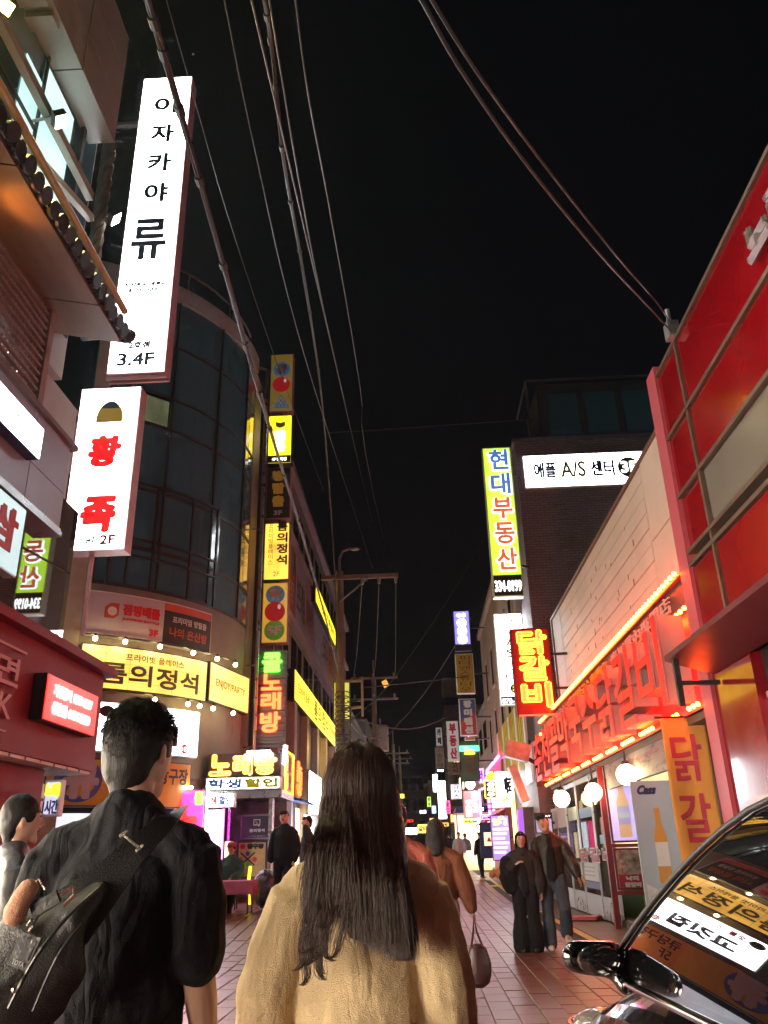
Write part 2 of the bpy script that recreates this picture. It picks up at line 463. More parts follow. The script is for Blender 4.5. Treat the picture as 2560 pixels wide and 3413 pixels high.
pmb.add([(0,0,-.03),(PW-GAP,0,-.03),(PW-GAP,PL-GAP,-.03),(0,PL-GAP,-.03),(b,b,0),(PW-GAP-b,b,0),(PW-GAP-b,PL-GAP-b,0),(b,PL-GAP-b,0),
         (0,0,-.005),(PW-GAP,0,-.005),(PW-GAP,PL-GAP,-.005),(0,PL-GAP,-.005)],
        [(4,5,6,7),(0,1,9,8),(1,2,10,9),(2,3,11,10),(3,0,8,11),(8,9,5,4),(9,10,6,5),(10,11,7,6),(11,8,4,7)])
pme = _mesh('paver', pmb, M_PAVE, Vector())
rest = MB()
for c in cells:
    x, y = c; z = gz(x, y) + RND.uniform(-.0015, .003)
    ry = -(gz(x+.3, y)-gz(x-.3, y))/.6; rx = (gz(x, y+.3)-gz(x, y-.3))/.6
    ry += RND.gauss(0, .004); rx += RND.gauss(0, .003)
    if c in rk: shared('paver', pme, pav, (x, y, z), (rx, ry, 0))
    else:
        e = Euler((rx, ry, 0)).to_matrix()
        rest.add([V(x, y, z) + e @ v for v in pmb.v], pmb.f)
po = part('paver_field', rest, M_PAVE, pav); po['kind'] = 'stuff'
struct('side_walk', sheet(2.68, 4.6, -6, 40, 4, 46, .012), M_SIDE, sm=30)
struct('yellow_line', sheet(2.52, 2.66, -6, 40, 1, 46, .006), M_YLINE, sm=30)
ym = MB()
for (x0, y0, x1, y1) in ((1.9, 34, 2.5, 35.4), (2.2, 36.5, 3.1, 37.4), (2.3, 30.5, 3.2, 31.3)):
    sheet(x0, x1, y0, y1, 2, 2, .012, ym)
struct('road_marking', ym, M_YLINE)
_m = AZ(1775, 3046, .0); x, y = _m.x, _m.y
t = thing('manhole_cover', 'dark round iron cover on the paving just behind the walking couple', 'manhole', (x, y, gz(x, y)))
part('ring', MB().tube([(x,y,gz(x,y)+.004),(x,y,gz(x,y)+.016)], .36, 28), pm('cast_iron', (.04,.038,.036), .5, .6), t)
cv = MB()
for a in range(-4, 5):
    w_ = math.sqrt(max(0, .09-(a*.065)**2)); cv.box((x-w_, y+a*.065-.022, gz(x,y)+.017), (x+w_, y+a*.065+.022, gz(x,y)+.022))
part('cover_rib', cv, pm('cast_iron', (.04,.038,.036), .5, .6), t)['kind'] = 'stuff'

# ================================================================ left: the near building with the tiled eave
M_REDF = pm('dark_red_panel', (.22,.008,.022), .5, 0, .12, 2, .1, spec=.15)
M_LAV = pm('grey_composite_panel', (.30,.31,.38), .4, .2, .1, 1.5, .08)
M_WOOD = pm('stained_wood', (.22,.13,.085), .5, 0, .3, 3, .35, 40, stretch=(1,.25,1))
M_LATT = pm('pale_lattice_wood', (.30,.25,.24), .6, 0, .2, 5)
M_TILE = pm('dark_roof_tile', (.035,.038,.048), .42, .1, .3, 6, .3)
M_CREAM = pm('cream_cladding', (.36,.39,.36), .5, 0, .14, 1.4, .1, stain=((.26,.25,.22), 1.3, .62))
M_BEAM = pm('cream_steel_beam', (.40,.41,.36), .45, .1, .12)
A = thing('restaurant_building', 'two-storey restaurant with tiled eave, lattice window and dark red ground floor on the left', 'building', (-4.6, 3, 0))
part('wall', MB().box((-9, -6, 0), (-4.75, 10.02, 7.35)).box((-9, -6, 7.35), (-4.64, 9.2, 13.2)), M_CREAM, A)
# ground floor: red fascia, cap, ribbed soffit, red pier, added glowing windows under it, out of view
part('fascia', MB().box((-4.75, -6, 2.34), (-4.0, 10.2, 3.50)), M_REDF, A)
part('fascia_cap', MB().prism([(-3.86, -6, 3.60), (-3.86, -6, 3.50), (-4.74, -6, 3.505), (-4.74, -6, 3.72)], (0, 16.3, 0)), M_REDF, A)
so = MB()
for i in range(46): so.box((-4.74, -5.9+i*.35, 2.305), (-4.03, -5.9+i*.35+.31, 2.337))
part('soffit', so, pm('white_ribbed_soffit', (.55,.54,.52), .45, .1, .1), A)
for y0, y1 in ((7.0, 9.4), (-6, -5.4)):
    part('pier', MB().box((-4.745, y0, 0), (-4.25, y1, 2.30)), M_REDF, A)
for i in range(5):
    y0 = -5.2+i*2.4
    w_ = part('shop_window', MB().box((-4.73, y0+.06, .5), (-4.715, y0+2.28, 2.26)), em('backfill_window', (1.0,.86,.66), 8.5, .4, 1.2), A)  # unseen glowing windows, added to light the near walkers' backs
    fr = MB().box((-4.71, y0, .42), (-4.66, y0+.07, 2.29)).box((-4.71, y0+.07, .42), (-4.66, y0+2.33, .5)).box((-4.71, y0+1.14, .5), (-4.66, y0+1.20, 2.27))
    part('window_frame', fr, ALU, w_)
Bf = Board((-4.0, 5.0, 2.34), (0, 1, 0))
def on_fascia(n, body, y0, z0, y1, z1, m, th=.03, **k): return part(n, Bf.text(body, y0-5, z0-2.34, y1-5, z1-2.34, d0=.002, th=th, **k), m, A)
M_REDL = pm('pale_red_letter', (.50,.14,.16), .45, 0, .1)
on_fascia('lettering', '함흥냉면', 5.6, 2.93, 7.92, 3.22, M_REDL, bold=.008)
on_fascia('lettering', 'SEOUL COOK', 5.2, 2.62, 7.86, 2.86, M_REDL, bold=.006)
part('trim_line', Bf.slab(0, .96, 3.05, .985, 0, .02).box((-4.0, 5.0, 2.50), (-3.98, 7.85, 2.52)), M_REDL, A)
# red phone-number sign
root, B = lightbox('phone_number_sign', 'bright red rounded light box with white phone numbers on the dark red fascia', (-3.86, 8.30, 2.69), (0,1,0), 1.42, .48, .135, E_RED, BLACK, rim=.012)
lbl(root, B, E_LW, '가맹문의 1577-6387', .18, .27, 1.24, .40, bold=.003)
lbl(root, B, E_LW, '신촌점 6404-2229', .18, .09, 1.22, .22, bold=.003)
# glass shopfront above the red fascia (it mirrors the street)
part('window_glass', MB().box((-4.52, 2.0, 3.75), (-4.50, 8.25, 4.76)).box((-4.52, 8.25, 3.72), (-4.50, 9.95, 5.7)), GL_TINT, A)
part('mullion', MB().box((-4.49, 7.65, 3.7), (-4.46, 7.70, 4.76)), DARK, A)
# grey panel band
lv = [(-6, 3.2), (3.21, 5.4), (5.41, 7.52), (7.53, 8.40)]
for y0, y1 in lv:
    for z0, z1 in ((4.84, 5.26), (5.27, 5.86)):
        part('panel', MB().box((-4.3, y0, z0), (-4.0, y1-.008, z1)), M_LAV, A)
part('band_trim', MB().box((-4.3, -6, 4.74), (-3.97, 8.42, 4.80)).box((-4.3, -6, 4.80), (-3.985, 8.41, 4.835)), STEEL, A)
part('band_cap', MB().box((-4.4, -6, 5.865), (-3.95, 8.5, 5.93)), pm('brown_cap', (.16,.11,.10), .5), A)
root, B = lightbox('white_wall_sign', 'long glowing white sign with rounded end on the grey panel band', (-3.86, 2.2, 5.22), (0,1,0), 5.22, .36, .13, E_WHITE, NAVY, rim=.01)
lbl(root, B, pm('faint_print', (.55,.6,.66), .5), '고기와 냉면', 3.6, .1, 5.0, .27)
root, B = lightbox('pale_teal_sign', 'pale teal light box with red brush letters under the grey panel band', (-3.99, 4.3, 3.98), (0,1,0), 3.28, .74, .12, E_COOL, WHITE, rim=.015)
lbl(root, B, REDINK, '족발보쌈', .5, .16, 3.1, .62, bold=.02, th=.03)
# lattice window floor
part('lattice_back', MB().box((-4.74, 1, 5.95), (-4.70, 8.0, 7.34)), GL_DARK, A)
lat = thing('lattice_screen', 'wooden lattice screen glowing with small lights below the tiled eave', 'screen', (-4.3, 5, 6.0))
for i in range(13):
    z = 6.30+i*.105
    part('rail', MB().box((-4.32, 2.0, z), (-4.28, 7.95, z+.032)), M_LATT, lat)
for i in range(74):
    y = 2.05+i*.08
    part('slat', MB().box((-4.345, y, 6.28), (-4.322, y+.034, 7.56)), M_LATT, lat)
part('frame', MB().box((-4.36, 1.9, 6.20), (-4.26, 8.06, 6.279)).box((-4.36, 1.9, 7.561), (-4.26, 8.06, 7.65)).box((-4.36, 7.96, 6.2791), (-4.26, 8.06, 7.5609)), M_LATT, lat)
bul = MB().ball((0,0,0), .022, 6, 4); bme = _mesh('light_bulb', bul, em('cool_fairy_light', (.75,.95,1.0), 5.), Vector())
for i in range(26):
    shared('light_bulb', bme, lat, (-4.40, RND.uniform(5.6, 7.8), RND.uniform(6.3, 6.75)))
# the second lattice bay seen end on, with the X brace
part('corner_post', MB().box((-4.45, 8.06, 5.94), (-4.3, 8.16, 7.34)), M_LATT, A)
# eave: wooden soffit panels, ragged tile edge with round end tiles
for y0, y1 in ((-6, 2.2), (2.21, 5.6), (5.61, 7.72), (7.73, 8.5)):
    part('eave_panel', MB().prism([(-4.75, y0, 7.66), (-3.58, y0, 7.40), (-3.58, y0, 7.46), (-4.75, y0, 7.72)], (0, y1-y0-.012, 0)), M_WOOD, A)
part('eave_board', MB().box((-3.62, -6, 7.47), (-3.55, 8.5, 7.60)), M_BEAM, A)
tl = MB().tube([(0,0,0), (-.75,0,.30)], .075, 8, True); tl.tube([(.015,0,-.012), (-.02,0,0)], .095, 12, True)
tme = _mesh('end_tile', tl, M_TILE, Vector())
for i in range(66):
    shared('end_tile', tme, A, (-3.50+RND.uniform(-.015,.015), -4.0+i*.19, 7.50+RND.uniform(-.012,.012)), (0, RND.uniform(-.08,.08), RND.uniform(-.06,.06)))
pt = MB()
for i in range(66):
    y = -4.0+i*.19+.095
    pt.prism([(-3.52, y-.10, 7.47), (-3.52, y, 7.425), (-3.52, y+.10, 7.47), (-3.52, y+.10, 7.50), (-3.52, y, 7.455), (-3.52, y-.10, 7.50)], (-.75, 0, .30))
part('pan_tile', pt, M_TILE, A)['kind'] = 'stuff'
part('ridge_end', MB().ball((-3.55, 8.55, 7.55), .11, 10, 6, (1.2,.7,1)).ball((-4.2, 8.62, 7.95), .22, 12, 8, (1,.6,1)), M_TILE, A, 40)
part('gutter', MB().tube([(-3.46, -6, 7.66), (-3.46, 8.2, 7.66)], .045, 8), pm('ochre_gutter', (.42,.30,.12), .5), A)
# upper floor: glass wall, steel beams, cream cladding above
part('upper_glass', MB().box((-4.62, -5.8, 7.95), (-4.60, 9.1, 11.9)), GL_BLUE, A)
part('lit_window', MB().box((-4.595, 6.95, 9.1), (-4.585, 7.38, 10.75)).box((-4.595, 7.43, 9.1), (-4.585, 8.30, 11.15)).box((-4.595, 7.75, 8.35), (-4.585, 8.42, 8.95)), em('cool_lit_curtain', (.52,.86,.80), .42, .25, 1.5), A)
part('window_bar', MB().box((-4.583, 7.38, 7.9), (-4.55, 7.42, 11.3)).box((-4.583, 2, 9.90), (-4.55, 7.379, 9.94)).box((-4.583, 8.52, 7.9), (-4.52, 8.60, 11.3)), DARK, A)
bm_ = MB().bar((-4.40, -3, 10.12), (-4.40, 8.75, 10.12), .10, .14).bar((-4.58, 7.0, 9.45), (-4.34, 8.75, 9.72), .09, .10).bar((-4.58, 7.9, 8.75), (-4.30, 8.95, 8.95), .09, .10)
part('steel_beam', bm_, M_BEAM, A)
for y0, y1 in ((-5, .2), (.21, 3.6), (3.61, 6.1), (6.11, 7.6), (7.61, 8.85)):
    for z0, z1 in ((11.25, 12.0), (12.01, 12.75), (12.76, 13.5)):
        part('cladding_panel', MB().box((-5.1, y0, z0), (-4.2, y1-.014, z1-.004)), M_CREAM, A)
for i in range(9):
    part('ceiling_slat', MB().box((-5.1, 4.2+i*.32, 11.15), (-4.24, 4.2+i*.32+.2, 11.235)), M_BEAM, A)
rp = MB()
for k in range(4):
    rp.tube([V(-4.32+math.cos(t*.9+k*PI/2)*.055, 8.95+math.sin(t*.9+k*PI/2)*.055, 8.9+t*.155) for t in range(0, 17)], .055, 6)
solo('twisted_column', rp, pm('dark_twisted_rope', (.11,.085,.08), .7, 0, .3), 'dark twisted rope-like column hanging at the corner of the cream cladding', 'column', (-4.3, 8.9, 8.9), sm=60)
# flood lamps on the beam
def flood(y, label, lens, col, e, aim, x=-4.2, z=9.95):
    t = thing('flood_lamp', label, 'lamp', (x, y, z), 'flood lamps on the upper steel beam')
    d = Vector(aim).normalized(); r = d.cross(V(0,0,1)).normalized(); u = r.cross(d)
    c = V(x, y, z)
    part('housing', MB().obox(c-r*.11-u*.08-d*.10, r*.22, u*.16, d*.09), DARK, t)
    part('lens', MB().obox(c-r*.10-u*.07-d*.008, r*.20, u*.14, d*.006), lens, t)
    part('arm', MB().bar((x-.38, y, z+.05), c-d*.102, .03), GALV, t)
    L = bpy.data.lights.new('flood_light', 'SPOT'); L.energy = e; L.color = col; L.spot_size = 2.1; L.spot_blend = .6; L.shadow_soft_size = .08
    o = bpy.data.objects.new('flood_light', L); COL.objects.link(o); o.parent = t; o.location = d*.05
    o.rotation_euler = d.to_track_quat('-Z', 'Y').to_euler()
el = thing('eave_lamp', 'small lamp under the eave throwing an orange glow on the wooden soffit', 'lamp', (-4.05, 6.05, 6.98))
part('housing', MB().box((-4.22, 5.95, 6.93), (-3.98, 6.20, 7.03)), STEEL, el); part('lens', MB().box((-4.16, 5.98, 7.031), (-4.02, 6.17, 7.04)), em('orange_lens', (1.,.4,.05), 6.), el); part('arm', MB().bar((-4.26, 6.08, 6.98), (-4.22, 6.08, 6.98), .03), DARK, el)
_L = bpy.data.lights.new('eave_light', 'SPOT'); _L.energy = 4; _L.color = (1,.38,.05); _L.spot_size = 1.5; _L.spot_blend = .8; _L.shadow_soft_size = .05
_o = bpy.data.objects.new('eave_light', _L); COL.objects.link(_o); _o.parent = el; _o.location = (.05, .03, .08); _o.rotation_euler = V(.45,.1,.6).to_track_quat('-Z','Y').to_euler()
flood(5.78, 'yellow flood lamp at the top left edge of the picture', E_SPOTY, (1,.8,.2), 260, (.35,-.25,-.8))
flood(7.32, 'white flood lamp in front of the lit upper window', E_SPOT, (1,.86,.62), 110, (.5,.25,-.7))
flood(9.04, 'white flood lamp at the end of the arm beside the tall white sign', E_SPOT, (1,.86,.62), 110, (.6,.35,-.6), x=-4.1)
# small brown louvre box at the end of the eave and dark glass end bay
solo('brown_hood', MB().prism([(-6.6, 13.4, 8.3), (-5.3, 13.4, 9.3), (-5.3, 13.4, 9.9), (-6.6, 13.4, 8.9)], (0, .6, 0)), M_LATT, 'brown sheet-metal hood behind the gap between the two white signs', 'hood', (-6, 13.5, 8.3))

# ================================================================ the two tall white blade signs
root, B = lightbox('tall_white_blade_sign', 'very tall glowing white vertical sign of the japanese bar, hung highest on the left', (-5.26, 12.0, 9.25), (1,0,0), 1.04, 7.32, .34, E_WHITE, PINKFR, rim=.02)
part('ridge', MB().box((-5.28, 12.06, 9.18), (-4.20, 12.10, 9.245)).box((-5.28, 12.18, 9.18), (-4.20, 12.23, 9.245)), PINKFR, root)
M_SIGNK = pm('sign_black_print', (.02,.022,.05), .5, 0, 0, bump=0)
H = 7.32
def fy(py): return (AY(420, py, 12).z - 9.25)
vl(root, B, M_SIGNK, '이자카야', .30, .78, fy(315), fy(700), gap=.38, bold=.022)
lbl(root, B, M_SIGNK, '류', .16, fy(870), .84, fy(735), bold=.028)
lbl(root, B, M_SIGNK, 'JAPANESE DINING', .10, fy(962), .94, fy(945), bold=.008)
lbl(root, B, M_SIGNK, '& SAKE BAR', .22, fy(978), .78, fy(963), bold=.008)
lbl(root, B, M_SIGNK, '2호점', .34, fy(1166), .74, fy(1140), bold=.012)
lbl(root, B, M_SIGNK, '3.4F', .17, fy(1222), .84, fy(1178), bold=.014)
root.scale = (1,1,1)
for zz in (15.5, 10.2): part('bracket', MB().bar((-5.9, 12.2, zz), (-5.27, 12.2, zz), .08), GALV, root)
root, B = lightbox('pork_restaurant_blade_sign', 'white vertical light box with big red brush letters below the tall white sign', (-5.66, 12.0, 5.93), (1,0,0), 1.06, 3.04, .30, E_WHITE, PINKFR, rim=.02)
def fy2(py): return (AY(300, py, 12).z - 5.93)
gp = [(.5+.23*math.cos(a)*(1.02 if math.sin(a) > 0 else 1), fy2(1400)+(.34*math.sin(a))) for a in [PI*i/14 for i in range(15)]]
gp = [(x+.06, y) for x, y in gp]
part('emblem', B.poly([(gp[-1][0]+.0, gp[-1][1]-.07)] + [(gp[0][0], gp[0][1]-.07)] + gp, B.f, B.f+.004), pm('mustard_print', (.72,.42,.01), .5, 0, 0, bump=0), root)
part('emblem_cap', B.poly([(x*.62+.56*.38, y*.42+.58*(fy2(1400)+.352)) for x, y in gp], B.f+.005, B.f+.008).obox(B.p(.545, fy2(1330), B.f), B.u*.03, B.v*.05, B.n*.01), M_SIGNK, root)
lbl(root, B, BL_RED, '황', .24, fy2(1560), .80, fy2(1455), bold=.04, slant=.08)
lbl(root, B, M_SIGNK, '흑돼지', .34, fy2(1592), .68, fy2(1573), slant=.1)
lbl(root, B, M_SIGNK, '수원', .36, fy2(1632), .62, fy2(1610), slant=.1)
lbl(root, B, BL_RED, '족', .24, fy2(1778), .84, fy2(1655), bold=.042, slant=.08)
lbl(root, B, M_SIGNK, '발', .40, fy2(1815), .58, fy2(1788), bold=.006)
lbl(root, B, pm('dark_red_print', (.30,.01,.04), .5, 0, 0, bump=0), '2F', .64, fy2(1818), .90, fy2(1785), bold=.012)
part('bracket', MB().bar((-5.2, 12.2, 5.93), (-5.2, 12.2, 4.6), .06), PINKFR, root)
part('bracket', MB().bar((-6.4, 12.2, 8.6), (-5.67, 12.2, 8.6), .07), PINKFR, root)
# ================================================================ left: the round glass corner building
BC = (-9.5, 20.9); D2R = PI/180
def arcp(r, deg, z): return V(BC[0]+r*math.cos(deg*D2R), BC[1]+r*math.sin(deg*D2R), z)
def arcbox(mb, r0, r1, a0, a1, z0, z1, seg=None):
    seg = seg or max(1, int((a1-a0)/4))
    for i in range(seg):
        b0 = a0+(a1-a0)*i/seg; b1 = a0+(a1-a0)*(i+1)/seg
        p = [arcp(r0,b0,z0), arcp(r1,b0,z0), arcp(r1,b1,z0), arcp(r0,b1,z0), arcp(r0,b0,z1), arcp(r1,b0,z1), arcp(r1,b1,z1), arcp(r0,b1,z1)]
        f = [(0,3,2,1),(4,5,6,7),(1,2,6,5),(3,0,4,7)]
        if i == 0: f.append((0,1,5,4))
        if i == seg-1: f.append((2,3,7,6))
        mb.add(p, f)
    return mb
M_OLIVE = pm('olive_render_wall', (.20,.19,.15), .65, 0, .18, 1.6, .3, stain=((.10,.095,.08), 1.0, .6))
M_BCORE = pm('dark_interior', (.015,.018,.02), .8)
G = thing('round_glass_building', 'tall corner building with a rounded blue-green glass front', 'building', (-9.5, 18, 0))
part('core', arcbox(MB(), .5, 4.90, -66, 0, 0, 15.0).box((-15, 16.8, 0), (-7.6, 24, 15)).box((-9.4, 21.0, 0), (-4.75, 21.9, 15)), M_BCORE, G)
angs = [-66, -60, -52, -43.4, -26.1, -9.5, 0]
rows = [(7.0, 7.85), (7.95, 9.35), (9.43, 11.10), (11.18, 12.00), (12.06, 13.55), (13.62, 14.95)]
for a0, a1 in zip(angs, angs[1:]):
    for z0, z1 in rows:
        lit = (a0 == -52 and z0 == 11.18)
        if lit: part('lit_ceiling', arcbox(MB(), 4.91, 4.93, a0+.5, a1-.5, z0+.05, z1-.05), em('lit_office', (.85,.88,.45), .16, .5, 2.2), G)
        o = part('window_pane', arcbox(MB(), 4.955+.004*(hash((a0,z0)) % 3), 4.985+.004*(hash((a0,z0)) % 3), a0+.12, a1-.12, z0, z1),
             glassm('office_glass', (.05,.06,.06), .02, .75) if lit else GL_BLUE, G)
for z0, z1 in ((6.92,7.0),(7.85,7.95),(9.35,9.43),(11.10,11.18),(12.0,12.06),(13.55,13.62)): part('transom', arcbox(MB(), 4.9, 5.01, -66, 0, z0, z1), DARK, G)
for a in angs[1:-1]: part('mullion', arcbox(MB(), 4.93, 5.035, a-.25, a+.25, 7.0, 14.97, 1), DARK, G)
part('roof_band', arcbox(MB(), 4.6, 5.06, -70, 1, 14.96, 15.45), pm('grey_render_band', (.36,.36,.36), .6, 0, .1), G)
part('roof_rail', arcbox(MB(), 4.75, 4.80, -66, 0, 16.2, 16.25).box(arcp(4.75,-40,15.45), arcp(4.75,-40,16.2)+V(.05,.05,0)).box(arcp(4.75,-20,15.45), arcp(4.75,-20,16.2)+V(.05,.05,0)), GALV, G)
for z in (7.62, 8.02, 9.42): part('balcony_rail', arcbox(MB(), 5.14, 5.20, -58, -25, z, z+.045), DARK, G)
for a in (-57, -46, -35, -25.6): part('rail_post', arcbox(MB(), 5.145, 5.195, a-.3, a+.3, 6.9, 9.42, 1), DARK, G)
part('lower_wall', arcbox(MB(), 4.8, 5.0, -66, 0, 2.95, 6.92), M_OLIVE, G)
part('side_wall', MB().box((-4.76, 20.92, 2.95), (-4.5, 21.85, 15.0)), M_OLIVE, G)
part('pilaster', arcbox(MB(), 4.9, 5.12, -65.5, -61.5, 0, 14.95, 1), BEIGE, G)
part('flank_glass', MB().box((-13.5, 16.76, 4.75), (-7.62, 16.79, 9.5)), GL_DARK, G)
part('flank_wall', MB().box((-13.5, 16.7, 2.9), (-7.62, 16.79, 4.72)).box((-13.5, 16.70, 7.1), (-7.6, 16.78, 7.16)), M_OLIVE, G)
# ground floor of the round corner: frames and lit doorway
part('shop_window', arcbox(MB(), 4.905, 4.93, -64, -30, .5, 2.2), em('dim_shop_window', (.8,.9,1.), .35, .5, 1.2), G)
part('shop_pier', arcbox(MB(), 4.8, 5.0, -30, 0, .0, 2.94), pm('dark_red_brown_wall', (.16,.07,.06), .6, 0, .2), G)
# drain pipe and cables at the corner
solo('drain_pipe', MB().tube([(-4.22, 21.2, .3), (-4.22, 21.2, 15.2), (-4.5, 21.2, 15.3), (-4.9, 21.2, 15.3)], .055, 10).tube([(-4.5,21.2,9.9),(-4.22,21.2,9.9)], .025, 6).tube([(-4.5,21.2,6.0),(-4.22,21.2,6.0)], .025, 6).tube([(-4.5,21.2,3.9),(-4.22,21.2,3.9)], .03, 6), STEEL, 'steel drain pipe running up the edge of the rounded building', 'pipe', (-4.22, 21.2, 0), sm=40)
# --- curved signs on it
def arcsign(name, label, r, a0, a1, z0, z1, depth, face, frame, rim=.03):
    return lightbox(name, label, (0, 0, z0), (1,0,0), r*(a1-a0)*D2R, z1-z0, depth, face, frame, rim=rim, arc=(BC[0], BC[1], r, a0*D2R))
M_LAVP = pm('lavender_print', (.50,.45,.54), .35, 0, .05, 1, 0)
M_CHAR = pm('charcoal_print', (.035,.035,.04), .4, 0, .05, 1, 0)
M_ORP = pm('orange_red_print', (.50,.09,.03), .45, 0, .08, 3, 0)
root, B = arcsign('jumping_game_sign', 'unlit pale lavender and charcoal sign curving round the glass corner', 5.15, -60.5, -25.4, 5.74, 6.72, .16, M_LAVP, WHITE)
W = 5.15*35.1*D2R
part('dark_half', B.slab(W*.545, .035, W-.035, .945, .013, .017), M_CHAR, root)
part('orange_band', B.slab(W*.545, .78, W-.035, .945, .018, .022), M_ORP, root)
part('emblem', B.poly([(.36,.40),(.56,.40),(.66,.48),(.66,.74),(.48,.74),(.36,.64)], .014, .020), M_ORP, root)
part('emblem_face', B.disc(.52,.56,.10,.021,.024), WHITE, root)
lbl(root, B, REDINK, '점핑배틀', .74, .50, 1.62, .76, bold=.016)
lbl(root, B, REDINK, 'JUMPING BATTLE', .74, .38, 1.60, .45, bold=.006, slant=.2)
lbl(root, B, REDINK, '3F', 1.38, .12, 1.60, .28, bold=.014)
M_PALEP = pm('pale_print', (.62,.62,.62), .5, 0, 0, bump=0)
lbl(root, B, M_PALEP, '프리미엄 방탈출', W*.545+.22, .52, W-.20, .68, d0=.02, bold=.004)
lbl(root, B, M_ORP, '나의 은신방', W*.545+.16, .20, W-.16, .42, d0=.02, bold=.006)
# lit marquee with grid
root, B = arcsign('yellow_marquee_sign', 'glowing yellow marquee with dark serif letters wrapped round the glass corner', 5.15, -60.8, -26.0, 4.62, 5.56, .18, E_WARM, BLACK)
W = 5.15*34.8*D2R
gr = MB()
for i in range(1, 5): B.slab(.035, .94*i/5, W-.035, .94*i/5+.005, .013, .016, gr)
for i in range(1, 6): B.slab(W*i/6, .035, W*i/6+.006, .905, .0165, .019, gr)
M_GRID = pm('grid_line', (.22,.13,.02), .5); M_SLATE = pm('slate_letter', (.06,.08,.085), .5, 0, .1)
part('grid', gr, M_GRID, root)
lbl(root, B, INK, '프라이빗 플레이스', W*.30, .64, W*.76, .80, d0=.022, bold=.003)
lbl(root, B, M_SLATE, '룸의정석', W*.13, .12, W*.90, .58, d0=.022, bold=.016, th=.02)
p0, p1 = arcp(5.17, -25.2, 4.66), arcp(5.17, -.6, 4.66)
Wd = (p1-p0).length
root, B = lightbox('enjoy_party_sign', 'glowing yellow panel reading enjoy party beside the marquee', p0, p1-p0, Wd, .94, .15, E_WARM, BLACK)
gr = MB()
for i in range(1, 5): B.slab(.035, .94*i/5, Wd-.035, .94*i/5+.005, .013, .016, gr)
part('grid', gr, M_GRID, root)
lbl(root, B, INK, 'ENJOY/PARTY', .32, .36, Wd-.26, .58, d0=.018)
root, B = arcsign('charcoal_grill_sign', 'large glowing white sign of the charcoal grill behind the near man\'s head', 5.3, -57.1, -29.5, 3.35, 4.34, .2, E_WHITE, WHITE)
W = 5.3*27.6*D2R
part('emblem', B.disc(.30, .80, .16, .013, .02, ry=.12), INK, root)
lbl(root, B, REDINK, '숯불', .52, .72, .86, .90, bold=.01)
lbl(root, B, NAVY, '생고기전문점', .92, .72, W-.45, .90, bold=.006)
lbl(root, B, INK, '고깃집', .5, .18, W-.6, .62, bold=.03)
part('badge', B.disc(W-.40, .16, .10, .013, .018), REDINK, root)
lbl(root, B, E_LW, '1층', W-.46, .11, W-.34, .21, d0=.019)
M_YPR = pm('yellow_print', (.58,.40,.02), .4, 0, .1, 2, 0); M_BLP = pm('blue_print', (.05,.10,.42), .4, 0, .08, 2, 0); M_ORY = pm('amber_print', (.55,.25,.02), .4, 0, .1, 2, 0)
root, B = arcsign('billiard_hall_board', 'wide yellow billiard board with a blue disc low on the rounded corner', 5.28, -65.0, -31, 2.30, 3.22, .12, M_YPR, DARK)
W = 5.28*34*D2R
part('blue_disc', B.disc(.62, .50, .46, .013, .018, ry=.42), M_BLP, root)
lbl(root, B, M_LAVP, '큐', .32, .14, 1.02, .86, d0=.019, bold=.05)
part('amber_half', B.slab(W*.62, .04, W-.04, .88, .013, .016), M_ORY, root)
lbl(root, B, INK, '큐당구장', W*.64, .46, W-.10, .80, d0=.018, bold=.010)
lbl(root, B, INK, '5F', W*.66, .14, W*.66+.26, .38, d0=.018, bold=.006)
# bare bulbs above and below the marquee on thin pipes
def bulb_string(name, label, r, degs, z, dz):
    t = thing(name, label, 'lights', arcp(r, degs[0], z))
    part('pipe', MB().tube([arcp(r-.14, degs[0]-2+i*(degs[-1]-degs[0]+4)/14, z+dz) for i in range(15)], .02, 6), DARK, t)
    me = _mesh('bulb', MB().ball((0,0,0), .05, 8, 6), E_BULB, Vector()); hm = _mesh('socket', MB().tube([(0,0,.045),(0,0,.11)], [.03,.022], 7), BLACK, Vector())
    for d in degs:
        shared('bulb', me, t, arcp(r, d, z)); shared('socket', hm, t, arcp(r, d, z))
        part('arm', MB().bar(arcp(r, d, z+.10), arcp(r-.14, d, z+dz), .015), DARK, t)
bulb_string('upper_bulb_row', 'row of warm bare bulbs above the yellow marquee', 5.42, (-58.4,-51.8,-43.4,-34.1,-25.9,-18), 5.60, .12)
bulb_string('lower_bulb_row', 'row of warm bare bulbs between the marquee and the white grill sign', 5.42, (-43.6,-34.6,-26.4,-18,-31), 4.45, .13)

# ================================================================ left: street block with the stacked signs
C_X = -4.0
zr, zs1, zs2 = AX(1075,1880,C_X).z, AX(1036,1956,C_X).z, AX(1036,2194,C_X).z
M_CWALL = pm('dusky_render', (.20,.175,.17), .65, 0, .15, 1.4, .25, stain=((.10,.09,.088), .8, .6))
M_LAVST = pm('pale_metal_strip', (.42,.38,.40), .4, .3, .1)
Cb = thing('sign_covered_block', 'long street block covered in shop signs behind the stacked vertical signs', 'building', (-6, 30, 0))
part("wall", MB().box((-10, 22.42, 0), (C_X, 46, zr)), M_CWALL, Cb)
for yy in (22.6, 25.6, 28.6, 31.6, 34.6, 37.6, 40.6):
    for z0, z1 in ((zs2-1.75, zs2-.35), (zs1+.35, zs1+1.6)):
        if z1 < zr-.1:
            w_ = part('window', MB().box((C_X-.02, yy, z0), (C_X+.02, yy+2.3, z1)), GL_DARK, Cb)
            part('window_frame', MB().box((C_X+.021, yy+1.12, z0), (C_X+.045, yy+1.18, z1)).box((C_X+.021, yy-.05, z0-.06), (C_X+.06, yy+2.35, z0-.001)), ALU, w_)
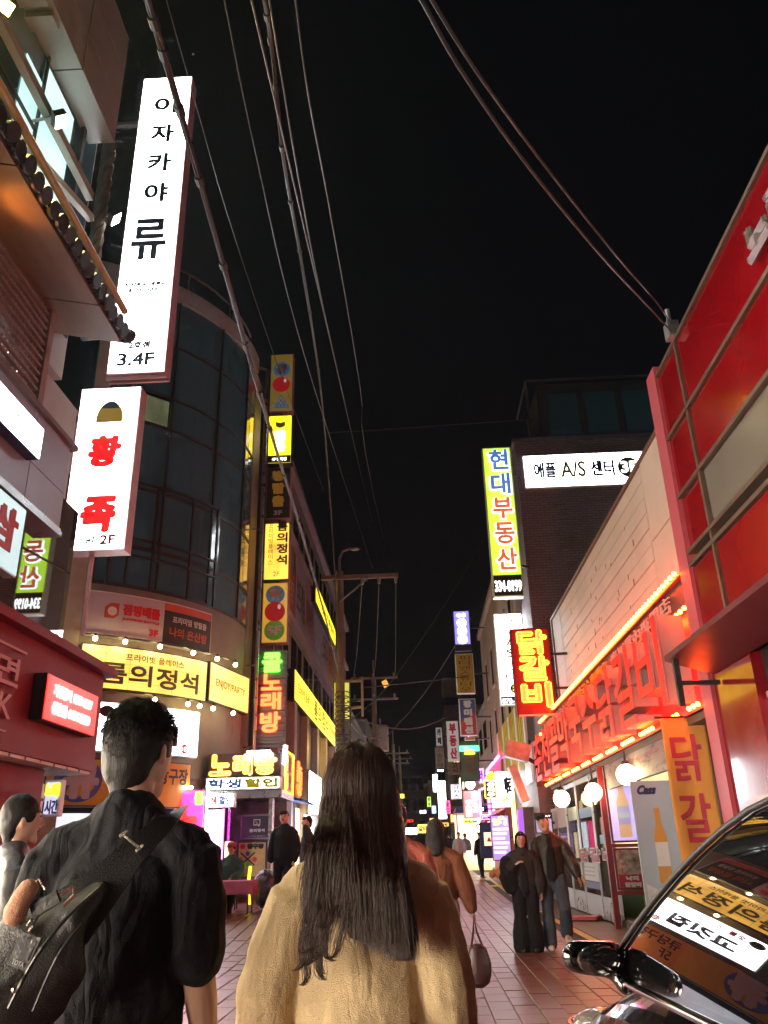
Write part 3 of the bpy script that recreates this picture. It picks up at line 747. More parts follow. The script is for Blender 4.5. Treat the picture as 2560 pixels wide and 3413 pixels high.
part('strip', MB().box((C_X, 22, zs1-.09), (C_X+.16, 46, zs1+.09)).box((C_X, 22, zs2-.10), (C_X+.18, 46, zs2+.10)).box((C_X, 22, zr-.12), (C_X+.2, 46, zr+.1)), M_LAVST, Cb)
ads = [((.42,.06,.03), 22.8, 3.0), ((.32,.30,.34), 25.9, 2.5), ((.38,.26,.28), 28.5, 2.2), ((.25,.32,.34), 30.8, 2.4), ((.40,.36,.34), 33.3, 2.6), ((.45,.30,.05), 36.0, 2.4), ((.33,.33,.36), 38.5, 2.6)]
for i, (c, y0, L_) in enumerate(ads):
    z0, z1 = zs2+.16, zs1-.2
    Bd = Board((C_X+.07, y0, z0), (0,1,0)); n_ = ['red', 'grey', 'dusty pink', 'pale teal', 'ivory', 'ochre', 'silver'][i]
    rt_ = thing('banner_panel', n_+' unlit advertising panel on the sign-covered block', 'banner', (C_X+.07, y0, z0), 'advertising panels above the yellow banner')
    part('panel', Bd.slab(0, 0, L_-.05, (z1-z0)*(1 if i else .62), -.06, 0), pm('ad_'+n_.replace(' ', '_'), c, .45, 0, .12, 2), rt_)
    part('lettering', Bd.text(['당구장', '보드게임', '미용실', '만화방', '스터디', '피트니스', '네일'][i], .25, (z1-z0)*.18, L_-.3, (z1-z0)*(.75 if i else .5), d0=.004, bold=.02), pm('ad_ink_%d' % (i % 3), [(.5,.45,.45),(.07,.06,.08),(.3,.08,.1)][i % 3], .5), rt_)
for i in range(8):
    y0 = 22.3+i*2.9
    part('column', MB().box((C_X-.01, y0, .2), (C_X+.22, y0+.55, zs2-2.1)), pm('pale_column', (.45,.42,.42), .5, .1, .1), Cb)
    part('shop_window', MB().box((C_X, y0+.6, .6), (C_X+.02, y0+2.8, 2.7)), [E_ROOMC, E_ROOM][i % 2], Cb)
# long lit yellow banner facing the street
root, B = lightbox('long_yellow_banner', 'long glowing yellow marquee receding along the street block', (C_X+.24, 24.9, 5.70), (0,1,0), 15.6, .98, .2, em('lit_yellow_marquee', (1.0,.60,.03), 1.0, .3, .8), BLACK)
lbl(root, B, INK, '프라이빗 플레이스', .6, .34, 4.2, .68, bold=.008)
lbl(root, B, M_SLATE, '룸의정석', 4.7, .16, 9.6, .86, bold=.02)
lbl(root, B, INK, 'FOOD/DRINK/ENJOY', 10.2, .34, 15.0, .66, bold=.006)
cl = MB()
for i in range(13): cl.tube([V(C_X+.26, 24.84, 5.72+i*.075)+V(math.cos(t)*.05, math.sin(t)*.03, t*.012) for t in [k*PI/4 for k in range(7)]], .008, 4)
part('edge_coil', cl, DARK, root)
p = [AX(1053,1930,-3.75), AX(1117,2110,-3.75), AX(1119,2168,-3.75), AX(1046,1978,-3.75)]
z0, z1 = (p[2].z+p[3].z)/2, (p[0].z+p[1].z)/2
root, B = lightbox('upper_yellow_sign', 'slanting bright yellow sign high on the street block', (-3.75, p[0].y, z0), (0,1,0), p[1].y-p[0].y, z1-z0, .2, em('lit_yellow_bright', (1.0,.72,.005), .9, .1), BLACK)
wY = p[1].y-p[0].y
lbl(root, B, pm('teal_print', (.02,.30,.25), .5, 0, 0, bump=0), '보드카페', wY*.25, (z1-z0)*.2, wY*.7, (z1-z0)*.8, bold=.03)
lbl(root, B, REDINK, '벌툰', wY*.72, (z1-z0)*.3, wY*.9, (z1-z0)*.75, bold=.02)
# the stack of vertical signs at the corner (all face the viewer)
def SZ(py): return AY(925, py, 22).z
SX0, SX1 = -4.28, -3.55
def stacked(name, label, pt_, pb_, face, frame=PINKFR):
    r_, b_ = lightbox(name, label, (SX0, 22.0, SZ(pb_)), (1,0,0), SX1-SX0, SZ(pt_)-SZ(pb_), .30, face, frame, 'vertical signs stacked at the block corner', rim=.02)
    b_.h = SZ(pt_)-SZ(pb_); return r_, b_
M_GREYP = pm('grey_print', (.34,.36,.38), .5, 0, .05, 3, 0); M_DISCB = em('backlit_blue_print', (.10,.28,.55), .06, base=(.10,.19,.30)); M_BALLR = em('backlit_ball_print', (.9,.01,.02), .07, base=(.36,.02,.03)); M_GRNP = em('backlit_green_print', (.12,.5,.03), .06, base=(.10,.30,.04))
def ball(B, root, x, y, r):
    part('red_ball', B.disc(x, y, r, .013, .019), M_BALLR, root)
    part('highlight', B.disc(x+r*.42, y+r*.48, r*.16, .020, .023, ry=r*.26), E_DIMW, root)
root, B = stacked('billiard_sign', 'dim yellow billiard sign with red ball and triangle rack, topmost of the stack', 1182, 1372, E_DIMY)
part('disc', B.disc(.365, 1.55, .27, .013, .018), M_DISCB, root); lbl(root, B, M_PALEP, '큐', .17, 1.37, .56, 1.73, d0=.019, bold=.03)
ball(B, root, .365, .98, .28)
part('rack', B.poly([(.09,.12),(.64,.12),(.365,.60)], .013, .017), M_DISCB, root)
part('rack_inner', B.poly([(.16,.16),(.57,.16),(.365,.53)], .018, .021), E_DIMY, root)
rk_ = MB()
for x, y in ((.365,.38),(.30,.28),(.43,.28),(.25,.20),(.365,.20),(.48,.20)): B.disc(x, y, .05, .022, .025, mb=rk_)
part('rack_balls', rk_, M_DISCB, root)
root, B = stacked('comic_cafe_sign', 'bright yellow comic cafe sign with an open book, second from the top of the stack', 1386, 1545, E_YEL, BLACK)
part('book', B.poly([(.22,1.28),(.36,1.22),(.52,1.28),(.52,1.46),(.36,1.40),(.22,1.46)], .013, .017), pm('mint_print', (.45,.65,.55), .5), root)
vl(root, B, E_LW, '벌툰', .20, .54, 1.16, .38, bold=.03)
part('foot_strip', B.slab(.02, .02, .71, .27, .013, .018), INK, root); lbl(root, B, E_LW, '4F 만화방', .14, .08, .60, .20, d0=.02, bold=.004)
root, B = stacked('escape_room_sign', 'black escape room sign with dull gold letters in the middle of the stack', 1558, 1728, M_CHAR)
M_GOLD = pm('dull_gold_letter', (.42,.24,.05), .45, .2, .1)
vl(root, B, em('gold_dim_letter', (.6,.30,.04), .05, base=(.42,.24,.05)), '방탈출', .18, .56, 1.60, .34, bold=.03, th=.02); lbl(root, B, M_PALEP, '3F', .24, .10, .50, .26, bold=.012)
root, B = stacked('private_place_sign', 'glowing yellow vertical sign with serif letters above the second billiard sign', 1744, 1932, E_WARM)
vl(root, B, M_SLATE, '룸의정석', .36, .68, 1.82, .42, bold=.014); vl(root, B, INK, '프라이빗플레이스', .12, .25, 1.76, .46, bold=.0)
lbl(root, B, INK, '2F', .28, .10, .46, .24)
root, B = stacked('billiard_floor_sign', 'yellow sign with blue disc, red ball and green 5F disc, lower in the stack', 1942, 2143, em('soft_lit_yellow', (.95,.52,.008), .16, .1))
hh = B.h
part('disc', B.disc(.365, hh-.36, .27, .013, .018), M_DISCB, root); lbl(root, B, M_PALEP, '큐', .17, hh-.54, .56, hh-.18, d0=.019, bold=.03)
ball(B, root, .365, hh/2+.02, .29)
part('floor_disc', B.disc(.365, .36, .29, .013, .018), M_GRNP, root); lbl(root, B, M_PALEP, '5F', .14, .22, .58, .50, d0=.019, bold=.025)
part('hanger', MB().bar((-3.9, 22.15, SZ(1182)), (-3.9, 22.15, SZ(2143)-.02), .05), DARK, root)
# ribbed neon board
root = thing('neon_karaoke_board', 'ribbed blue-grey vertical board with green and orange neon letters below the stack', 'sign', (-3.85, 21.6, AY(905,2490,21.5).z))
zb, zt = AY(905,2490,21.5).z, AY(905,2168,21.5).z
nr_ = 30
for i in range(nr_):
    z = zb+(zt-zb)*i/nr_
    part('rib', MB().box((-4.24, 21.5-.03*(i % 2), z), (-3.47, 21.62, z+(zt-zb)/nr_-.012)), pm('blue_grey_rib', (.17,.17,.24), .4, .3, .12), root)
B = Board((-4.24, 21.46, zb), (1,0,0)); hh = zt-zb; B.f = .03
for ch, m, y1, y0 in (('콜', E_NG, .97, .76), ('노', E_NO, .745, .57), ('래', E_NO, .55, .37), ('방', E_NO, .35, .14)):
    part('neon_letter', B.text(ch, .12, y0*hh, .66, y1*hh, d0=.02, th=.03, bold=.022), m, root)

# ================================================================ karaoke corner at street level
KY = 18.8
def KX(px, py=2600, y=KY): return AY(px, py, y).x
def KZ(py, px=800, y=KY): return AY(px, py, y).z
M_MAROON = pm('dark_maroon_board', (.07,.02,.025), .45)
K = thing('karaoke_entrance', 'karaoke entrance canopy and doorway at the block corner', 'building', (-4.2, 20.2, .4))
part('canopy', MB().box((KX(690), KY+.06, KZ(2660)), (KX(938), KY+1.9, KZ(2634))), STEEL, K)
part('door_wall', MB().box((KX(700), KY+1.2, .3), (KX(930), KY+1.9, KZ(2662))), pm('grey_shutter', (.22,.22,.23), .5, .2), K)
part('door_post', MB().box((KX(896), KY+.1, .3), (KX(908), KY+.35, KZ(2662))).box((KX(762), KY+.1, .3), (KX(770), KY+.35, KZ(2662))), STEEL, K)
part('tube_light', MB().tube([(KX(822), KY-.05, KZ(2512)), (KX(900), KY-.05, KZ(2512))], .05, 8).tube([(KX(947), KY-.02, KZ(2552)), (KX(950), KY-.02, KZ(2490))], .045, 8), E_TUBE, K)
root, B = lightbox('karaoke_neon_sign', 'dark sign with yellow and red neon karaoke letters over the white student strip', (KX(690), KY, KZ(2588)), (1,0,0), KX(935)-KX(690), KZ(2512)-KZ(2588), .5, M_MAROON, DARK)
ww, hh = KX(935)-KX(690), KZ(2512)-KZ(2588)
for ch, a, b in (('노', .05, .31), ('래', .37, .60), ('방', .66, .93)):
    part('neon_outline', B.text(ch, a*ww, .05, b*ww, hh-.04, d0=.055, neon=.009, noff=.026), E_NY, root)
    part('red_backing', B.text(ch, a*ww-.03, .02, b*ww+.03, hh-.01, d0=.02, th=.01, bold=.03), E_NR, root)
root, B = lightbox('student_discount_strip', 'glowing white strip with blue and yellow student discount letters', (KX(688), KY-.04, KZ(2632)), (1,0,0), KX(936)-KX(688), KZ(2591)-KZ(2632), .3, E_WHITE, WHITE)
ww, hh = KX(936)-KX(688), KZ(2591)-KZ(2632)
lbl(root, B, M_BLP, '학생', .05, .03, ww*.48, hh-.03, bold=.015); lbl(root, B, pm('lime_letter', (.5,.5,.0), .5), '할인', ww*.52, .03, ww-.05, hh-.03, bold=.02)
root, B = lightbox('student_discount_box', 'small white box with red and blue student discount letters under the strip', (KX(688), KY-.3, KZ(2692)), (1,0,0), KX(793)-KX(688), KZ(2645)-KZ(2692), .25, E_WHITE, WHITE)
ww, hh = KX(793)-KX(688), KZ(2645)-KZ(2692)
lbl(root, B, REDINK, '학생', .04, .05, ww*.48, hh-.05, bold=.012); lbl(root, B, M_BLP, '할인', ww*.53, .05, ww-.04, hh-.05, bold=.012)
root, B = lightbox('one_hour_sign', 'tall white and magenta standing light box offering one hour plus one', (KX(688), KY-.28, .45), (1,0,0), KX(758)-KX(688), KZ(2697)-.45, .22, em('lit_white_magenta', (1.0,.55,1.0), 1.6, .25, 2.), WHITE)
ww, hh = KX(758)-KX(688), KZ(2697)-.45
M_PUR = em('violet_letter', (.25,.0,.45), .35)
for a, b in ((.06, .44), (.56, .94)):
    lbl(root, B, em('red_letter', (.8,.0,.03), .7), '1', a*ww+.04, hh*.76, b*ww-.04, hh*.93, bold=.02)
    lbl(root, B, M_PUR, '시', a*ww, hh*.62, b*ww, hh*.75, bold=.012); lbl(root, B, M_PUR, '간', a*ww, hh*.47, b*ww, hh*.61, bold=.012)
lbl(root, B, M_PUR, '+', ww*.44, hh*.66, ww*.56, hh*.71, bold=.008)
lbl(root, B, E_NR, '1', ww*.56+.04, hh*.22, ww*.94-.04, hh*.42, bold=.03)
part('edge_tube', MB().tube([B.p(ww+.02, 0, .02), B.p(ww+.02, hh, .02)], .02, 6), E_MAG, root)
mx0, mx1 = KX(578, 2700, 18), KX(684, 2700, 18)
root, B = lightbox('magenta_karaoke_sign', 'hot pink standing light box with red letters beside the near man', (mx0, 18.0, .42), (1,0,0), mx1-mx0, KZ(2630, 620, 18)-.42, .25, E_PINK, STEEL)
ww, hh = mx1-mx0, KZ(2630, 620, 18)-.42
lbl(root, B, em('red_letter_bright', (1,.0,.0), 1.0), '노', .12, hh*.60, ww-.12, hh*.86, bold=.05); lbl(root, B, em('red_letter_bright', (1,0,0), 1.), '래', .12, hh*.30, ww-.12, hh*.54, bold=.05)
lbl(root, B, E_NG, '콜', ww*.66, hh*.86, ww*.92, hh*.97, bold=.02)
part('edge_lamp', MB().tube([B.p(ww+.03, 0, 0), B.p(ww+.03, hh, 0)], .018, 6).tube([B.p(.1, hh+.03, 0), B.p(ww-.3, hh+.03, 0)], .03, 6), E_TUBE, root)
# posters by the door
root, B = lightbox('charcoal_door_poster', 'charcoal poster with a phone speech bubble beside the karaoke door', (KX(790), KY+.55, KZ(2797)), (1,0,0), KX(902)-KX(790), KZ(2712)-KZ(2797), .05, M_CHAR, pm('grey_frame', (.25,.25,.27), .5))
ww, hh = KX(902)-KX(790), KZ(2712)-KZ(2797)
part('bubble', B.poly([(ww*.40,hh*.55),(ww*.54,hh*.55),(ww*.57,hh*.48),(ww*.58,hh*.55),(ww*.60,hh*.55),(ww*.60,hh*.80),(ww*.40,hh*.80)], .013, .016), M_PALEP, root)
part('bubble_inner', B.slab(ww*.42, hh*.59, ww*.58, hh*.77, .017, .019), M_CHAR, root)
part('handset', B.poly([(ww*.46,hh*.74),(ww*.48,hh*.74),(ww*.49,hh*.68),(ww*.53,hh*.64),(ww*.55,hh*.65),(ww*.53,hh*.61),(ww*.48,hh*.64),(ww*.46,hh*.69)], .020, .022), M_YPR, root)
lbl(root, B, M_PALEP, '룸의정석', ww*.28, hh*.28, ww*.74, hh*.42, bold=.004); lbl(root, B, M_PALEP, '프라이빗 플레이스', ww*.24, hh*.10, ww*.76, hh*.15)
root, B = lightbox('billiard_door_poster', 'yellow billiard poster with crossed cues below the charcoal poster', (KX(785), KY+.5, KZ(2930)), (1,0,0), KX(884)-KX(785), KZ(2803)-KZ(2930), .05, pm('pale_yellow_print', (.50,.40,.12), .5), DARK)
ww, hh = KX(884)-KX(785), KZ(2803)-KZ(2930)
lbl(root, B, REDINK, '큐', ww*.08, hh*.78, ww*.28, hh*.93, bold=.014); lbl(root, B, INK, '당구장', ww*.34, hh*.78, ww*.9, hh*.93, bold=.012)
part('cue', B.poly([(ww*.1,hh*.35),(ww*.14,hh*.33),(ww*.62,hh*.68),(ww*.58,hh*.70)], .013, .016).add([], []), INK, root); part('cue', B.poly([(ww*.62,hh*.35),(ww*.58,hh*.33),(ww*.1,hh*.68),(ww*.14,hh*.70)], .0165, .019), INK, root)
part('cue_ball', B.disc(ww*.36, hh*.66, .05, .02, .024), M_BLP, root); part('cue_ball', B.disc(ww*.12, hh*.5, .05, .02, .024), REDINK, root); part('cue_ball', B.disc(ww*.60, hh*.5, .05, .02, .024), REDINK, root); part('cue_ball', B.disc(ww*.36, hh*.36, .05, .02, .024), M_GRNP, root)
root, B = lightbox('yellow_flag_banner', 'narrow glowing yellow feather banner by the karaoke door', (KX(763), KY-.1, KZ(2925)), (1,0,0), KX(784)-KX(763), KZ(2803)-KZ(2925), .02, E_YEL, BLACK, rim=.005)
# side signs of the corner facing the street
root, B = lightbox('framed_corner_sign', 'bulb-framed grey and yellow sign on the street side of the karaoke corner', (-3.12, 19.30, KZ(2640)), (0,1,0), 1.25, .95, .1, M_LAVP, DARK)
vl(root, B, E_YEL, '학생', .12, .52, .88, .08, bold=.02); vl(root, B, M_BLP, '할인', .66, 1.06, .88, .08, bold=.02)
part('bulb_frame', MB().tube([B.p(.02,.02,.03), B.p(1.23,.02,.03), B.p(1.23,.93,.03), B.p(.02,.93,.03), B.p(.02,.02,.03)], .018, 6), E_NY, root)
root = thing('red_neon_side_sign', 'small red and yellow neon sign at the far edge of the karaoke corner', 'sign', (-3.05, 20.9, 2.8))
B = Board((-3.05, 20.65, KZ(2640)), (0,1,0))
part('backing', B.slab(0, 0, .9, .85, -.05, 0), M_MAROON, root)
part('neon_letter', B.vtext('노래방', .15, .75, .83, .03, d0=.03, neon=.03), E_NO, root)
q = AX(1035,2665,-3.7)
root, B = lightbox('white_side_light_box', 'blank glowing white light box seen past the near woman\'s hair', (-3.7, AX(1030,2650,-3.7).y, AX(1050,2715,-3.7).z), (0,1,0), 3.4, 1.35, .15, E_WHITE, STEEL)
root, B = lightbox('menu_stand_board', 'white lit menu board standing below the blank light box', (-3.6, AX(1012,2750,-3.6).y, .75), (0,1,0), 2.4, 1.75, .1, em('lit_menu', (.85,1.,1.), 1.3, .2), WHITE)
lbl(root, B, REDINK, '부대찌개', .2, 1.45, 2.2, 1.65, bold=.01); lbl(root, B, NAVY, '점심특선', .3, 1.0, 2.1, 1.15); lbl(root, B, NAVY, '쭈꾸미', 1.6, .3, 2.2, .5)
solo('blue_awning', MB().prism([(-3.95, 23.0, 3.0), (-3.2, 23.0, 2.72), (-3.2, 23.0, 2.66), (-3.95, 23.0, 2.80)], (0, 2.4, 0)), pm('blue_canvas', (.02,.08,.30), .6), 'small blue awning beyond the karaoke corner', 'awning', (-3.6, 24, 2.7))
# low signs seen under the red fascia
def low(name, label, px0, py0, px1, py1, y, face, frame=WHITE):
    a = AY(px0, py1, y); b_ = AY(px1, py0, y)
    r_, B_ = lightbox(name, label, (a.x, y, a.z), (1,0,0), b_.x-a.x, b_.z-a.z, .15, face, frame); B_.w = b_.x-a.x; B_.h = b_.z-a.z; return r_, B_
root, B = low('white_shop_sign', 'white sign with navy letters peeking out under the red fascia', 0, 2612, 142, 2664, 13.0, E_DIMW)
lbl(root, B, NAVY, '전문점', B.w*.25, B.h*.25, B.w*.92, B.h*.75, bold=.008)
root, B = low('white_shop_window', 'brightly lit white window below the white sign on the left', 0, 2670, 136, 2760, 13.05, E_ROOMC)
root, B = low('song_hour_sign', 'lavender sign with lime song letters and blue one hour letters', 136, 2598, 208, 2722, 12.6, em('lit_pale_lavender', (.75,.72,1.0), .3, .15))
lbl(root, B, em('lime_lit_letter', (.55,.75,0), .6), '노래', B.w*.06, B.h*.52, B.w*.94, B.h*.92, bold=.02); lbl(root, B, M_BLP, '1시간', B.w*.04, B.h*.06, B.w*.96, B.h*.45, bold=.008)
# ================================================================ right: the near red building
M_REDG = pm('glossy_red_panel', (.24,.003,.007), .16, 0, .06, 1.2, .03, 30, coat=.4)
M_MULL = pm('bronze_mullion', (.20,.13,.10), .4, .5, .1)
M_PINKT = pm('pale_red_trim', (.55,.10,.13), .4, .1, .08)
Rb = thing('red_panel_building', 'red panelled building with bronze trim at the right edge', 'building', (3.8, 2, 0))
part('wall', MB().box((3.52, -6, 2.7), (9, 9.4, 7.1)), DARK, Rb)
for y0, y1 in ((-6, -2.2), (-2.15, 1.6), (1.65, 5.1), (5.15, 8.58), (8.68, 9.44)):
    for z0, z1 in ((3.52, 4.42), (5.42, 6.14), (6.26, 7.10)):
        part('panel', MB().box((3.40, y0, z0), (3.51, y1, z1)), M_REDG, Rb)
    part('window_band', MB().box((3.42, y0, 4.66), (3.515, y1, 5.32)), pm('grey_spandrel_glass', (.20,.17,.15), .2, .2, .1, 1, .05) if y1 < 9 else M_REDG, Rb)
mu = MB()
for z in (4.44, 4.60, 5.335, 6.16, 7.11): mu.box((3.365, -6, z), (3.515, 9.44, z+.05))
for y in (-2.2, 1.61, 5.11, 8.60): mu.box((3.372, y, 3.52), (3.51, y+.06, 7.16))
part('mullion', mu, M_MULL, Rb)
part('end_fin', MB().box((3.36, 9.46, 0), (3.62, 9.80, 7.3)), M_PINKT, Rb)
part('end_pier', MB().box((3.40, 8.3, 0), (3.9, 9.44, 3.16)), M_REDG, Rb)
part('cable_bracket', MB().box((3.28, 8.46, 7.12), (3.42, 8.62, 7.34)).tube([(3.34,8.54,7.3),(3.34,8.54,7.55)], .03, 6), GALV, Rb)
part('awning', MB().prism([(3.39, -6, 3.50), (2.86, -6, 3.34), (2.86, -6, 3.28), (3.39, -6, 3.12)], (0, 15.35, 0)), pm('dark_maroon_awning', (.10,.012,.02), .4), Rb)
part('awning_arm', MB().bar((3.38, 9.2, 3.0), (2.9, 9.2, 3.0), .05).bar((2.93, 9.2, 2.75), (2.93, 9.2, 3.3), .06), DARK, Rb)
for i, y in enumerate((5.6, 2.9, .2, -2.5, -5.2)):
    w_ = part('shop_glass', MB().box((3.50, y, .3), (3.52, y+2.6, 2.66)), GL_SHOP, Rb)
    part('shop_frame', MB().box((3.46, y-.05, .02), (3.56, y+.03, 2.69)).box((3.46, y+.031, 2.66), (3.56, y+2.64, 2.72)).box((3.46, y+.031, .02), (3.56, y+2.64, .29)), ALU, w_)
part('shop_interior', MB().box((4.9, -5.2, .1), (5.0, 8.2, 2.7)), em('shop_interior_light', (1.0,.90,.78), 1.4, .4, 1.2), Rb)
part('shop_floor', MB().box((3.56, -5.3, -.01), (4.9, 8.25, .05)), pm('tile_floor', (.3,.28,.26), .3), Rb)
B = Board((3.40, 6.30, 6.26), (0,-1,0))
part('lettering', B.text('노래', .0, .06, 1.0, .50, d0=.03, th=.05, bold=.035), pm('silver_letter', (.42,.38,.38), .3, .7), Rb)

# ================================================================ right: the spicy chicken restaurant
M_WPAN = pm('weathered_white_panel', (.66,.58,.48), .55, 0, .10, 1.0, .1, stain=((.30,.20,.12), 2.4, .66), stretch=(1,1,.5))
M_DRED = pm('dark_red_sign_back', (.16,.01,.012), .5, 0, .15, 3)
Q = thing('chicken_restaurant', 'single-storey restaurant with weathered white panels above a red bulb-lit sign', 'building', (4.5, 16, 0))
part('wall', MB().box((4.75, 9.82, 0), (10, 22.4, 4.6)).box((4.0, 9.82, 4.6), (10, 22.4, 7.2)), DARK, Q)
ys = [9.85, 12.45, 21.15, 22.4]
part('panel', MB().box((3.90, 9.85, 4.45), (3.99, 12.42, 5.85)), M_WPAN, Q); part('panel', MB().box((3.90, 9.85, 5.87), (3.99, 12.42, 7.25)), M_WPAN, Q)
for i in range(10):
    z = 4.45+i*.28
    part('panel', MB().box((3.90+RND.uniform(0,.010), 12.46, z), (3.99, 21.11, z+.264)), M_WPAN, Q)
for i in range(4):
    z = 4.45+i*.70
    part('panel', MB().box((3.90, 21.15, z), (3.99, 22.4, z+.692)), M_WPAN, Q)
M_DRIP = pm('dark_paint_drip', (.20,.10,.07), .6, 0, .3); dr = MB()
for i in range(34):
    y, z = RND.uniform(13, 21), RND.uniform(4.8, 6.9); dr.box((3.893, y, z), (3.8985, y+RND.uniform(.01,.05), z+RND.uniform(.03,.13)))
part('stain', dr, M_DRIP, Q)['kind'] = 'stuff'
part('panel_cap', MB().box((3.86, 9.85, 7.26), (4.05, 22.42, 7.31)).box((3.86, 22.42, 4.45), (4.05, 22.47, 7.31)), M_MULL, Q)
# sign box
SGN = thing('chicken_restaurant_sign', 'long red sign with white block letters edged by rows of red bulbs', 'sign', (3.6, 16, 2.88))
part('back_board', MB().box((3.50, 9.84, 2.86), (3.89, 23.0, 4.12)), em('red_lit_back', (1.0,.006,.004), .9, .2, 1.2, base=(.25,.02,.02)), SGN)
part('header', MB().box((3.42, 9.84, 4.13), (3.89, 23.0, 4.46)), pm('dark_brown_header', (.06,.03,.028), .5), SGN)
part('edge_rail', MB().box((3.36, 9.82, 4.465), (3.9, 23.05, 4.50)).box((3.36, 9.82, 2.82), (3.9, 23.05, 2.855)).box((3.40, 9.82, 4.09), (3.49, 23.0, 4.125)), pm('red_rail', (.30,.02,.02), .4), SGN)
B = Board((3.50, 22.9, 2.88), (0,-1,0))
M_CHL = pm('white_channel_letter', (.27,.24,.24), .5, 0, .12, 5)
for i, ch in enumerate('춘천골막국수닭갈비'):
    x0 = .25+i*1.40
    part('letter', B.text(ch, x0, .06, x0+1.22, 1.20, d0=.06, th=.34, bold=.018), M_CHL, SGN)
    part('letter_glow', B.text(ch, x0, .06, x0+1.22, 1.20, d0=.412, th=.012, bold=.016), em('led_wash_glow', (1.0,.010,.008), .48, base=(.25,.01,.01)), SGN)  # red bulb light on the letter fronts, put in as emission
Bh = Board((3.42, 22.9, 4.13), (0,-1,0))
part('lettering', Bh.text('원조춘천막국수', .4, .06, 3.9, .27, d0=.004, th=.03, bold=.012), pm('grey_letter', (.35,.32,.33), .5), SGN)
part('lettering', Bh.text('春川막국수專門店', 4.4, .05, 8.4, .28, d0=.004, th=.03), pm('yellow_letter', (.55,.36,.02), .5), SGN)
part('lettering', Bh.text('春川屋內專門店', 8.8, .05, 12.4, .28, d0=.004, th=.03), pm('grey_letter', (.35,.32,.33), .5), SGN)
led = _mesh('bulb', MB().ball((0,0,0), .030, 8, 5), E_LED, Vector())
for i in range(76): shared('bulb', led, SGN, (3.335, 9.95+i*.172, 4.52))
for i in range(76):
    if i % 9 != 7: shared('bulb', led, SGN, (3.39, 9.95+i*.172, 4.07))
for i in range(76):
    if i % 7 not in (3, 4): shared('bulb', led, SGN, (3.35, 9.95+i*.172, 2.885))
part('end_cap_bulb', MB().tube([(3.36, 23.02, 4.0), (3.36, 23.02, 4.25)], .03, 6), E_LED, SGN)
# under the sign
part('ceiling', MB().box((3.40, 9.84, 2.72), (4.75, 22.4, 2.81)), pm('brown_soffit', (.14,.09,.06), .6, 0, .2), Q)
wv = pm('worn_painted_board', (.32,.27,.25), .6, 0, .2, 3, stain=((.14,.06,.05), 3.2, .52), stretch=(1,.4,2))
part('worn_board', MB().box((3.42, 10.9, 2.30), (3.50, 15.8, 2.72)), wv, Q)
solo('wooden_step', MB().box((3.45, 10.2, 0.013), (4.7, 15.7, .17)).box((3.95, 10.2, .17), (4.7, 15.7, .34)), pm('brown_step', (.17,.11,.07), .5, 0, .3, 4, stretch=(3,.4,1)), 'brown wooden steps at the restaurant entrance', 'step', (4, 13, 0))
# glass doors facing the street
M_FRB = pm('dark_red_post', (.20,.012,.02), .4, .1)
for i, (y0, y1) in enumerate(((16.05, 17.5), (17.55, 19.2), (19.25, 20.7), (20.75, 22.2))):
    w_ = part('door_glass', MB().box((3.46, y0+.06, .45), (3.475, y1-.06, 2.68)), GL_SHOP, Q)
    fr = MB().box((3.44, y0, .03), (3.50, y0+.059, 2.72)).box((3.44, y1-.059, .03), (3.50, y1, 2.72)).box((3.441, y0+.06, 2.60), (3.499, y1-.06, 2.7)).box((3.441, y0+.06, .05), (3.499, y1-.06, .45))
    part('door_frame', fr, [STEEL, ALU][i % 2], w_)
part('inside_wall', MB().box((4.68, 16.0, .1), (4.74, 22.3, 2.7)), em('warm_inside', (1.0,.72,.34), .45, .5, 1.3), Q)
part('inside_floor', MB().box((3.52, 16.0, .01), (4.68, 22.3, .06)), M_SIDE, Q)
part('counter', MB().box((4.0, 16.6, .06), (4.5, 21, 1.0)), pm('green_crate', (.10,.22,.06), .5), Q)
def sticker(name, label, px0, py0, px1, py1, m, x=3.44):
    a, b_ = AX(px0, py1, x), AX(px1, py0, x)
    zc0, zc1 = AX((px0+px1)/2, py1, x).z, AX((px0+px1)/2, py0, x).z
    yl, yr = AX(px0, (py0+py1)/2, x).y, AX(px1, (py0+py1)/2, x).y
    Bs = Board((x, yl, zc0), (0,-1,0)); r_ = thing(name, label, 'poster', (x, yl, zc0), 'notices on the restaurant doors')
    part('sheet', Bs.slab(0, 0, yl-yr, zc1-zc0, -.004, 0), m, r_); Bs.w = yl-yr; Bs.h = zc1-zc0; Bs.f = .002; return r_, Bs
M_PAPER = pm('paper', (.62,.62,.60), .7, 0, .04); M_PBLUE = pm('blue_card', (.03,.14,.42), .5); M_PRED = pm('red_card', (.45,.03,.02), .5); M_PPALE = pm('pale_notice', (.50,.42,.38), .7, 0, .1)
sticker('blue_card_notice', 'blue notice card high on the restaurant door', 1930, 2692, 1972, 2725, M_PBLUE)
sticker('grey_notice', 'grey printed notice left of the blue card', 1893, 2690, 1924, 2735, pm('grey_notice_paper', (.30,.33,.30), .6))
sticker('slanted_poster', 'pale slanted advertisement on the far restaurant door', 1838, 2690, 1885, 2760, M_PPALE)
r_, Bs = sticker('white_notice', 'white printed notice low on the restaurant door', 1937, 2875, 1996, 2935, M_PAPER)
for k in range(3): part('print_line', Bs.slab(Bs.w*.2, Bs.h*(.7-.22*k), Bs.w*.8, Bs.h*(.78-.22*k), .001, .003), M_GREYP, r_)
sticker('blue_footer_notice', 'blue strip under the white notice', 1945, 2938, 2000, 2960, pm('navy_card', (.03,.05,.22), .5))
sticker('red_round_notice', 'red notice with a pale disc near the door post', 2003, 2722, 2028, 2780, M_PRED)
